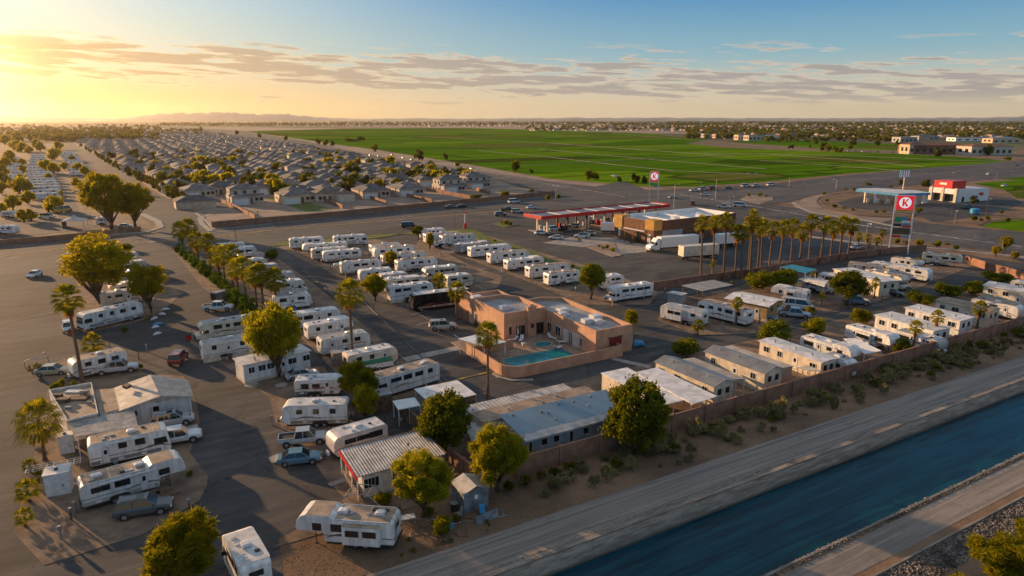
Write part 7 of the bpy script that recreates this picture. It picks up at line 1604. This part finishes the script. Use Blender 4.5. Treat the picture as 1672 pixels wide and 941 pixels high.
while k < 165:
    x, y = rt.uniform(130, 800), rt.uniform(214, 318)
    if not inpoly(x, y, hpoly): continue
    g = G(x, y); m_ = F / (g.y * CP + CH * SP); hh = min(HOUSEP, key=lambda h: (h[0] - g).length)
    if (hh[0] - g).length > 40: continue
    key = hh[1:]; GT[key] = GT.get(key, 0) + 1
    plant(T_FAR + T_FGOLD[:1], x, y, rt.uniform(6, 10) * m_, rt.uniform(5, 9) * m_, '%sgarden tree nearest the %s house from the boulevard in estate row %s' % ('' if GT[key] == 1 else ORD[GT[key] - 1] + ' ', ORD[key[1]], ORD[key[0]]), 'garden trees of the estate'); k += 1
for k, (x, y, w_, h) in enumerate(((1344, 246, 14, 14), (1352, 248, 12, 12), (1364, 249, 12, 11), (1372, 250, 10, 10), (1332, 235, 9, 8), (1392, 237, 14, 12), (1432, 238, 10, 9), (1466, 240, 10, 10), (1388, 244, 9, 8), (1289, 243, 6, 6), (1294, 243, 6, 7), (1322, 242, 5, 6), (1531, 256, 14, 16), (1612, 254, 16, 18), (1512, 305, 14, 12), (1508, 304, 10, 10), (1645, 262, 12, 6), (1589, 333, 14, 14), (1470, 303, 8, 10), (1418, 303, 12, 5), (1640, 412, 24, 26), (1625, 420, 18, 18), (1655, 425, 16, 14))):
    plant(T_FAR if k < 20 else T_GOLD[1:], x, y, w_, h, 'roadside tree beyond the right wall, %s counted from the strip lot' % ORD[k], 'roadside trees on the right')
# distant woodland : a mass of crowns merged into one
def woodland(name, regs, seed, m):
    rng = np.random.default_rng(seed); V = []; Q = []; off = 0
    for (x0, x1, y0, y1, n_, r0, r1) in regs:
        for _ in range(n_):
            x = rng.uniform(x0, x1); y = y0 + (y1 - y0) * rng.random(); g = G(x, y); r_ = rng.uniform(r0, r1); kk = 34
            d = rng.normal(size=(kk, 3)); d /= np.linalg.norm(d, axis=1)[:, None]; p_ = d * r_ * rng.uniform(.5, 1, kk)[:, None] * np.array([1, 1, .7]) + np.array([g.x, g.y, r_ * .8]); p_[:, 2] = np.maximum(p_[:, 2], .3)
            v, q = quads_at(p_, r_ * .42, rng); V.append(v); Q.append(q + off); off += len(v)
    me = npmesh(name, np.concatenate(V), np.concatenate(Q), m); o = bpy.data.objects.new(name, me); C.objects.link(o); o['kind'] = 'stuff'
woodland('distant_woodland', [(1090, 1720, 199, 206, 700, 6, 12), (1120, 1720, 206, 227, 760, 4.5, 8), (540, 1120, 199.5, 205, 520, 5, 10), (860, 1180, 204, 214, 220, 4, 7), (260, 560, 201, 206, 300, 5, 9), (-40, 260, 204, 232, 420, 4, 8), (130, 330, 212, 222, 120, 3, 6), (1240, 1480, 228, 232, 60, 3, 6)], 9, lf_far)
# desert shrubs of the strip
rs = random.Random(21); nsh = 0
for k in range(260):
    s_ = rs.uniform(31, 178); t_ = -48.4 - 5.8 * rs.random() ** .7; w_ = rs.uniform(.45, 1.15) * (1.3 if t_ < -51 else .75)
    p_ = ST(s_, t_); pr = S_SAGE[rs.choice([0, 0, 2, 2, 1])]; zt = rs.uniform(.55, 1.05) * w_
    if k % 9 == 0: zt *= 1.7
    dup(pr, p_, rs.uniform(0, 6), (w_, w_, zt), 'grey-green scrub bush on the sandy strip below the canal wall', 'scrub bushes of the sandy strip')['category'] = 'bush'
for k in range(28):
    x, y = rs.uniform(640, 830), rs.uniform(850, 925); g = G(x, y)
    if g.dot(Vector((.5, -.866, 0))) > -48.2: continue
    w_ = rs.uniform(.15, .4); dup(rs.choice(S_SAGE), g, rs.uniform(0, 6), (w_, w_, w_ * .8), 'low dry weed tuft on the bare dirt near the junk', 'weed tufts by the junk')['category'] = 'weed'
for k, (x, y, h) in enumerate(((970, 795, 30), (990, 785, 34), (1030, 768, 30), (1325, 655, 32), (1412, 625, 30), (1530, 590, 26), (1295, 675, 22), (1560, 575, 20))):
    plant([S_SAGE[0]], x, y, h * .85, h, 'pale upright dry shrub on the sandy strip, %s from the near end' % ORD[k], 'pale dry shrubs', cat='bush')
for k, (x, y, w_, h) in enumerate(((1640, 975, 130, 110), (1560, 985, 70, 50), (1690, 900, 70, 60))):
    plant([T_FEATH[0] if k == 0 else S_BUSH[1]], x, y, w_, h, ['yellow-green tree cut by the bottom right corner', 'low yellow bush at the bottom edge beside the corner tree', 'bush cut by the right edge above the corner tree'][k])
# verge shrubs on islands and medians
vs_ = [(1075, 350)] * 0 + [(820, 366, 8), (826, 367, 9), (834, 368, 6), (985, 408, 8), (992, 406, 7), (1000, 411, 8), (978, 404, 6), (1222, 321, 6), (1240, 321, 7), (1250, 322, 6), (1350, 330, 6), (1362, 340, 7), (1377, 343, 8), (1392, 345, 6), (1430, 349, 6), (1443, 349, 10), (1500, 348, 10), (1590, 361, 9), (1602, 362, 7), (1612, 360, 8), (1345, 318, 5), (1380, 312, 6), (1395, 312, 6), (1408, 311, 5), (1455, 308, 7), (1635, 349, 6), (1645, 362, 7), (1480, 400, 10), (1500, 402, 12), (1530, 404, 12), (1545, 402, 9), (1465, 398, 9), (1560, 408, 8), (1420, 402, 6), (1275, 378, 7), (868, 315, 8), (885, 318, 7), (895, 327, 9), (912, 325, 8), (478, 402, 8), (500, 400, 6), (583, 413, 7), (808, 396, 7), (792, 412, 6), (860, 425, 6), (905, 437, 8), (935, 437, 6), (490, 410, 5), (770, 505, 9), (783, 522, 10), (776, 533, 8), (965, 573, 8), (1000, 569, 9), (900, 545, 7), (60, 610, 22), (100, 632, 14), (120, 634, 12), (88, 606, 12), (90, 640, 16), (1500, 430, 10), (1360, 480, 9), (1195, 467, 8), (1330, 452, 10), (945, 395, 7), (1060, 393, 7), (1040, 397, 6), (1031, 398, 8), (700, 842, 16), (745, 852, 14), (650, 838, 14), (832, 802, 18), (860, 792, 18), (884, 784, 18), (905, 777, 16), (930, 770, 18), (955, 772, 16), (560, 662, 10), (605, 696, 12), (630, 702, 10), (310, 777, 9), (58, 702, 12), (52, 727, 12), (63, 777, 14), (60, 792, 12), (120, 592, 12), (150, 592, 10), (205, 543, 10), (245, 522, 12), (230, 602, 8), (415, 524, 12), (440, 516, 12), (400, 518, 12), (380, 503, 10)]
for k, (x, y, w_) in enumerate(vs_): plant(S_BUSH if k % 3 else S_SAGE, x, y, w_ * 1.2, w_, 'low planted shrub on a verge or traffic island, one of many', 'low verge shrubs', cat='bush', name='verge_shrub')
# ================================================================== POLES, POSTS, SMALL THINGS
def pole(px, py, ytop, label, arm=True, r_=.13, m=None, group=None, double=False, name='street_lamp', cat='street lamp'):
    g = G(px, py); v = (ytop - 470.5) / F; H = CH + (-(g.y * SP) - g.y * CP * v) / (CP - SP * v); t = thing(name, label, cat, g, rz_.uniform(0, 6.28), group)
    b = MB(); b.tube([(0, 0, 0), (0, 0, H)], [r_, r_ * .6], 7); b.build('pole', m or wood, t)
    if arm:
        for s in ((-1, 1) if double else (1,)): b = MB(); b.tube([(0, 0, H - .1), (s * 1.4, 0, H + .1)], .06, 5); a_ = b.build('arm', m or wood, t); b = MB(); b.box(s * 1.3, s * 2.1, -.16, .16, H - .02, H + .16) if s > 0 else b.box(-2.1, -1.3, -.16, .16, H - .02, H + .16); b.build('lamp_head', plastic, a_)
    return t
for k, (x, y, yt) in enumerate(((743, 374, 330), (907, 327, 304), (1023, 326, 289), (1168, 326, 293), (1225, 324, 283), (1100, 342, 301), (1249, 355, 324), (1413, 397, 365), (1607, 368, 326), (1635, 413, 391), (386, 396, 358), (1190, 342, 322), (1420, 303, 288), (1365, 309, 294), (1550, 298, 282), (1626, 294, 279), (1312, 322, 300), (960, 391, 353), (1552, 358, 338), (1558, 366, 344), (1139, 308, 298), (1288, 305, 290))):
    pole(x, y, yt, 'slim street lamp beside the roads, %s of those standing apart' % ORD[k], k % 3 != 0, .11 if y < 350 else .09, steel if k % 2 else wood, 'street lamps along the roads', double=(k in (1, 4)))
pole(179, 566, 530, 'thin dark post on the lane below the cream motorhome', False, .06, name='wooden_post', cat='post'); pole(227, 588, 570, 'stubby post beside the red wagon lane', False, .07, name='wooden_post', cat='post')
t = thing('bent_pipe_gate', 'bent pipe gate at the lot edge near the junk car', 'gate', G(72, 598), R(20)); b = MB(); b.tube([(-2.4, 0, 0), (-2.4, 0, 1.0), (-1.6, 0, 1.3), (.6, 0, 1.35), (.8, 0, 0)], .07, 6); b.tube([(.8, 0, 1.3), (.2, 0, 2.2)], .07, 6); b.build('pipe', steel, t)
up = [(123, 839), (117, 850), (100, 880), (540, 735), (445, 695), (655, 700), (468, 585), (600, 570), (640, 620), (585, 440), (640, 462), (540, 440), (520, 420), (690, 430), (760, 440), (780, 425), (820, 445), (870, 462), (905, 470), (940, 478), (720, 420), (660, 500), (650, 605), (1110, 530), (1180, 538), (1240, 530), (1320, 500), (1440, 490), (1480, 478), (1290, 560), (1380, 555), (560, 470), (610, 505), (160, 560), (240, 575), (310, 835), (312, 690), (445, 545), (520, 520), (430, 420), (500, 445), (550, 480), (1000, 500), (1085, 480)]
for k, (x, y) in enumerate(up):
    g = G(x, y); t = thing('hookup_pedestal', 'grey utility hookup post standing at a camper site, one of many alike', 'utility post', g, rz_.uniform(0, 6), 'utility hookup posts'); b = MB(); b.box(-.07, .07, -.07, .07, 0, 1.2); b.build('post', wood if k % 2 else steel, t); b = MB(); b.box(-.14, .14, -.11, .11, .85, 1.3); b.build('meter_box', steel, t)
# everyday clutter beside the campers
rc = random.Random(9)
for i, (c, rot, L, W) in enumerate(RVS):
    if i < 1 or L < 5: continue
    for q in range(rc.choice([1, 1, 2])):
        d = rc.choice(['picnic_table', 'wheelie_bin', 'cool_box', 'camp_mat']); sx = rc.uniform(-.4, .3) * L; p_ = c + Matrix.Rotation(rot, 3, 'Z') @ Vector((sx, -(W / 2 + rc.uniform(.9, 1.5)), 0)); t = thing(d, 'x', d.split('_')[-1], p_, rot + rc.uniform(-.2, .2), d.replace('_', ' ') + 's beside the campers'); b = MB()
        if d == 'picnic_table':
            b.box(-.9, .9, -.35, .35, .7, .75); b.build('table_top', wood, t)
            for s in (-1, 1): b = MB(); b.box(-.9, .9, s * .65 - .13, s * .65 + .13, .42, .46); b.build('bench', wood, t)
            for x in (-.7, .7): b = MB(); b.prof([(x - .04, 0), (x + .04, 0), (x + .04, .7), (x - .04, .7)], -.6, .6); b.build('leg', wood, t)
        elif d == 'wheelie_bin': b.box(-.28, .28, -.3, .3, .05, .95); b.build('bin_body', rc.choice([bluep, chas, greenp]), t); b = MB(); b.box(-.31, .31, -.33, .33, .951, 1.02); b.build('lid', chas, t)
        elif d == 'cool_box': b.box(-.4, .4, -.25, .25, 0, .4); b.build('box_body', rc.choice([redp, bluep, plastic]), t); b = MB(); b.box(-.42, .42, -.27, .27, .401, .47); b.build('lid', plastic, t)
        else: b.box(-1.4, 1.4, -.7, .7, .11, .125); b.build('mat', rc.choice([st_grey, st_beige, st_brown]), t)
# junk by the corrugated home
def thing_at(nm, lb, cat, x, y, a=0.): return thing(nm, lb, cat, G(x, y), R(a))
t = thing_at('folding_table', 'dirty white folding table left of the wide feathery tree', 'table', 664, 856, 20); b = MB(); b.box(-.8, .8, -.4, .4, .7, .75); b.build('table_top', plastic, t)
for x in (-.7, .7):
    for y_ in (-.3, .3): b = MB(); b.box(x - .03, x + .03, y_ - .03, y_ + .03, 0, .7); b.build('leg', steel, t)
t = thing_at('sheet_panel', 'weathered corrugated sheet leaning in front of the grey shed', 'panel', 797, 851, 38); b = MB(); b.add([(-1.5, 0, 0), (1.5, 0, 0), (1.5, .3, .95), (-1.5, .3, .95), (-1.5, .05, 0), (1.5, .05, 0), (1.5, .35, .95), (-1.5, .35, .95)], [(0, 1, 2, 3), (7, 6, 5, 4), (0, 4, 5, 1), (3, 2, 6, 7), (0, 3, 7, 4), (1, 5, 6, 2)]); b.build('sheet', mat('shed_grey', (.2, .2, .2)), t); t.scale = (.8, .8, .8)
def chair_(lb, x, y, a, m):
    t = thing_at('lawn_chair', lb, 'chair', x, y, a); b = MB(); b.box(-.28, .28, -.26, .26, .38, .43); b.build('seat', m, t); b = MB(); b.prof([(.24, .4), (.3, .4), (.45, .95), (.39, .97)], -.27, .27); b.build('backrest', m, t)
    for x_ in (-.25, .25):
        for y_ in (-.24, .24): b = MB(); b.box(x_ - .02, x_ + .02, y_ - .02, y_ + .02, 0, .38); b.build('leg', steel, t)
chair_('pale blue lawn chair among the pipes nearest the canal road', 733, 868, -40, bluep); chair_('pale blue lawn chair beside the leaning sheet', 788, 842, 100, bluep); chair_('grey chair between bush and shed', 748, 845, 20, roofg)
t = thing_at('bucket_drum', 'dark drum in front of the grey shed', 'drum', 742, 834, 0); b = MB(); b.cylz(0, 0, .35, 0, .8, 14); b.build('drum_body', chas, t); b = MB(); b.cylz(0, 0, .37, .8, .84, 14); b.build('lid', steel, t)
rj = random.Random(5)
for k in range(14):
    x, y = [(690, 862), (705, 855), (745, 862), (758, 855), (770, 850), (720, 880), (748, 875), (810, 845), (700, 840), (672, 870), (760, 870), (820, 838), (735, 855), (690, 850)][k]
    t = thing_at('bent_pipe', 'loose bent pipe on the dirt, part of the junk pile by the shed', 'pipe', x, y, rj.uniform(0, 360)); t['group'] = 'loose bent pipes'; L = rj.uniform(.6, 1.4); b = MB(); b.tube([(-L, 0, .05), (-L * .2, .2, .08), (L * .4, -.1, .25 if k % 3 == 0 else .06), (L, .25, .05)], .035, 5); b.build('pipe', steel if k % 2 else wood, t)
t = thing_at('metal_frame_arch', 'bare white arch frame standing between the near trailer and the corrugated home', 'frame', 598, 826, -8); b = MB()
for y_ in (-.9, .9): b.tube([(-2.2, y_, 0), (-2.0, y_, 1.1), (-1.0, y_, 1.7), (.6, y_, 1.7), (2.2, y_, .2)], .05, 5)
for x in (-1.9, -.9, .5): b.tube([(x, -.9, 1.1 if x < -1.5 else 1.7), (x, .9, 1.1 if x < -1.5 else 1.7)], .04, 5)
b.build('frame_tube', steel, t)
for k, (x, y) in enumerate(((265, 514), (270, 506), (258, 530), (254, 535), (257, 546), (252, 521))):
    t = thing_at('overturned_canoe', ['white dinghy', 'small white hull', 'pale blue dinghy', 'narrow grey hull', 'broad pale canoe', 'short white hull'][k] + ' lying on the asphalt right of the golden tree', 'boat', x, y, 10 + k * 13); L = .9 + .15 * (k % 3); t.scale = (.8, .8, .8); b = MB(); b.tube([(-L, 0, .05), (-L * .6, 0, .1), (0, 0, .14), (L * .6, 0, .1), (L, 0, .05)], [.03, .3, .42, .3, .03], 10); b.build('hull', bluep if k in (2,) else plastic, t, smooth=True)
for k, (x, y, nm_) in enumerate(((250, 801, 'red grill barrel beside the front trailer'), (118, 545, 'red cart under the leaning palm'), (308, 555, 'dark red bin at the nose of the beige cab-over motorhome'), (397, 606, 'red cushion box at the end of the long park trailer'), (775, 414, 'rust-red fire pit in the gas station row'))):
    t = thing_at('storage_drum', nm_, 'drum', x, y); b = MB(); b.cylz(0, 0, .45, 0, .8, 12); b.build('drum_body', redp if k != 4 else wallbr, t); b = MB(); b.cylz(0, 0, .47, .8, .86, 12); b.build('lid', chas, t)
t = thing_at('propane_tank', 'white round tank at the end of a second-row camper', 'tank', 552, 437, 30); b = MB(); b.tube([(-1.1, 0, .7), (-.9, 0, .7), (.9, 0, .7), (1.1, 0, .7)], [.2, .5, .5, .2], 12); b.build('tank_body', plastic, t, smooth=True); b = MB(); [b.box(x - .06, x + .06, -.3, .3, 0, .5) for x in (-.6, .6)]; b.build('cradle', steel, t)
# parking bay lines, slabs of concrete
for pts in ([(473, 405), (560, 460), (640, 538), (735, 628)], [(655, 400), (735, 440), (800, 473)], [(455, 412), (520, 462), (575, 510), (660, 590)], [(770, 425), (870, 462), (960, 500)], [(284, 412), (345, 460), (440, 548)], [(1075, 522), (1140, 548), (1232, 546), (1330, 518), (1440, 492)]): band('lane_kerb', pts, .2, 0, .12, mat('old_kerb', (.17, .14, .12), .9, .3, .5, space='world'))
for i, (a, c) in enumerate([((640, 487), (772, 566)), ((668, 516), (700, 507)), ((680, 532), (712, 523)), ((655, 502), (676, 495)), ((0, 530), (97, 508)), ((250, 487), (345, 472)), ((770, 440), (810, 438)), ((575, 540), (640, 590)), ((755, 372), (800, 369))]): band('bay_line', [a, c], .14, Z3 + .012, Z3 + .017, whiteline)
band('yellow_bay_line', [(716, 628), (803, 607)], .3, Z3 + .012, Z3 + .018, yellowline)
band('concrete_apron', [(660, 588), (760, 566)], 2.0, Z2, Z3 + .004, conc); band('concrete_apron', [(1000, 586), (1062, 600)], 1.2, Z2, Z3 + .005, conc); band('kerb', [(806, 610), (815, 617), (836, 622), (870, 621)], .5, 0, .14, conc)
isle('concrete_slab', [(404, 622), (425, 617), (418, 634), (398, 632)], conc, .05); isle('concrete_slab', [(448, 629), (465, 624), (470, 627), (466, 632), (452, 633)], conc, .05); isle('concrete_slab', [(438, 748), (455, 741), (462, 754), (444, 757)], conc, .05); isle('concrete_slab', [(295, 700), (322, 693), (326, 704), (303, 712)], conc, .05); isle('concrete_slab', [(535, 790), (565, 780), (570, 784), (540, 795)], conc, .05)
stones('gravel_litter', 0, 1, 0, 1, 10, .01, .02, m_stone, 9) if False else None
LM = [((57, 452), 'lone white car'), ((150, 470), 'largest golden tree'), ((185, 530), 'cream motorhome'), ((165, 600), 'white trailer by the tall left palm'), ((205, 650), 'gabled white house'), ((208, 740), 'tan-roofed motorhome'), ((236, 838), 'dark grey wagon'),
  ((292, 591), 'dark red wagon'), ((357, 507), 'white pickup by the clipped shrubs'), ((365, 545), 'beige cab-over motorhome'), ((456, 610), 'central tree'), ((512, 685), 'trailer on jacks'), ((489, 755), 'blue sedan'), ((560, 870), 'fifth-wheel by the canal road'), ((640, 760), 'corrugated-roof home'),
  ((768, 822), 'grey shed'), ((577, 597), 'lone slim palm'), ((660, 625), 'green-marked motorhome'), ((723, 538), 'pale wagon'), ((820, 560), 'pool canopy'), ((1000, 570), 'clubhouse corner'), ((1110, 520), 'red-banded trailer'), ((1201, 530), 'maroon-banded motorhome'), ((1297, 518), 'silver pickup'), ((1383, 500), 'round dark tree'),
  ((1540, 440), 'largest cream trailer'), ((720, 500), 'black motor coach'), ((670, 480), 'big boxy trailer'), ((965, 489), 'round tree'), ((923, 455), 'last gas-row camper'), ((850, 420), 'gas-row campers'), ((700, 390), 'tiny cargo trailer'), ((500, 400), 'second camper row'), ((580, 440), 'propane tank'),
  ((884, 378), 'red canopy'), ((1062, 400), 'brown store corner'), ((1000, 390), 'short box truck'), ((1240, 322), 'traffic island'), ((1466, 414), 'tall price sign'), ((1440, 335), 'blue fuel canopy'), ((1566, 331), 'red-topped store'), ((1607, 368), 'right street lamp'), ((1370, 330), 'curved pavement'), ((907, 320), 'highway wall end'), ((830, 366), 'lot entrance'), ((90, 610), 'junk car'), ((1260, 470), 'wide dark hedge'),
  ((1100, 690), 'longer white carport'), ((1200, 640), 'hooded gable home'), ((1350, 600), 'long white trailer at the wall'), ((1490, 572), 'nearest wall palm'), ((1594, 545), 'farthest wall palm'), ((1037, 742), 'tall olive tree'), ((930, 740), 'triple-roofed home'), ((1650, 545), 'right edge of the wall')]
def relabel(grp, desc, lms):
    seen = {}
    its = sorted([o for o in scene.collection.objects if o.get('group') == grp], key=lambda o: o.location.length)
    for o in its:
        q = PX(o.location); l = min(lms, key=lambda l: math.hypot(l[0][0] - q[0], (l[0][1] - q[1]) * 1.6)); dx, dy = q[0] - l[0][0], q[1] - l[0][1]
        rel = ('right of' if dx > 0 else 'left of') if abs(dx) > abs(dy) * 1.3 else ('below' if dy > 0 else 'above'); key = (l[1], rel); seen[key] = seen.get(key, 0) + 1
        n_ = min(seen[key], len(ORD)); o['label'] = '%s %s the %s%s' % (desc, rel, l[1], '' if n_ == 1 else ', %s from the camera' % ORD[n_ - 1])
relabel('low verge shrubs', 'small planted shrub', LM); relabel('utility hookup posts', 'utility hookup post', LM); relabel('scrub bushes of the sandy strip', 'grey-green scrub bush', LM[-8:] + [((1540, 590), 'middle wall palm'), ((1450, 605), 'stepped trailer'), ((1290, 655), 'cream park trailer'), ((1160, 690), 'shorter white carport'), ((1000, 760), 'end of the blue-grey roof')]); relabel('golden trees of the far camp', 'round golden tree', [((123, 371), 'peaked gazebo'), ((76, 357), 'white van'), ((104, 347), 'yellow truck'), ((120, 270), 'boulevard trailers'), ((66, 300), 'inner lane trailers'), ((20, 280), 'leftmost camp column'), ((12, 346), 'trailer at the left edge'), ((60, 245), 'far end of the camp')])
for d in ('picnic table', 'wheelie bin', 'cool box', 'camp mat'): relabel(d + 's beside the campers', d, LM)
relabel('weed tufts by the junk', 'dry weed tuft', [((660, 905), 'fifth-wheel trailer'), ((733, 868), 'blue lawn chair'), ((797, 851), 'leaning sheet'), ((722, 872), 'agave-like bush')]); relabel('loose bent pipes', 'loose bent pipe', [((664, 856), 'folding table'), ((733, 868), 'blue lawn chair'), ((797, 851), 'leaning sheet'), ((722, 872), 'agave-like bush'), ((768, 822), 'grey shed')])
hide_protos()
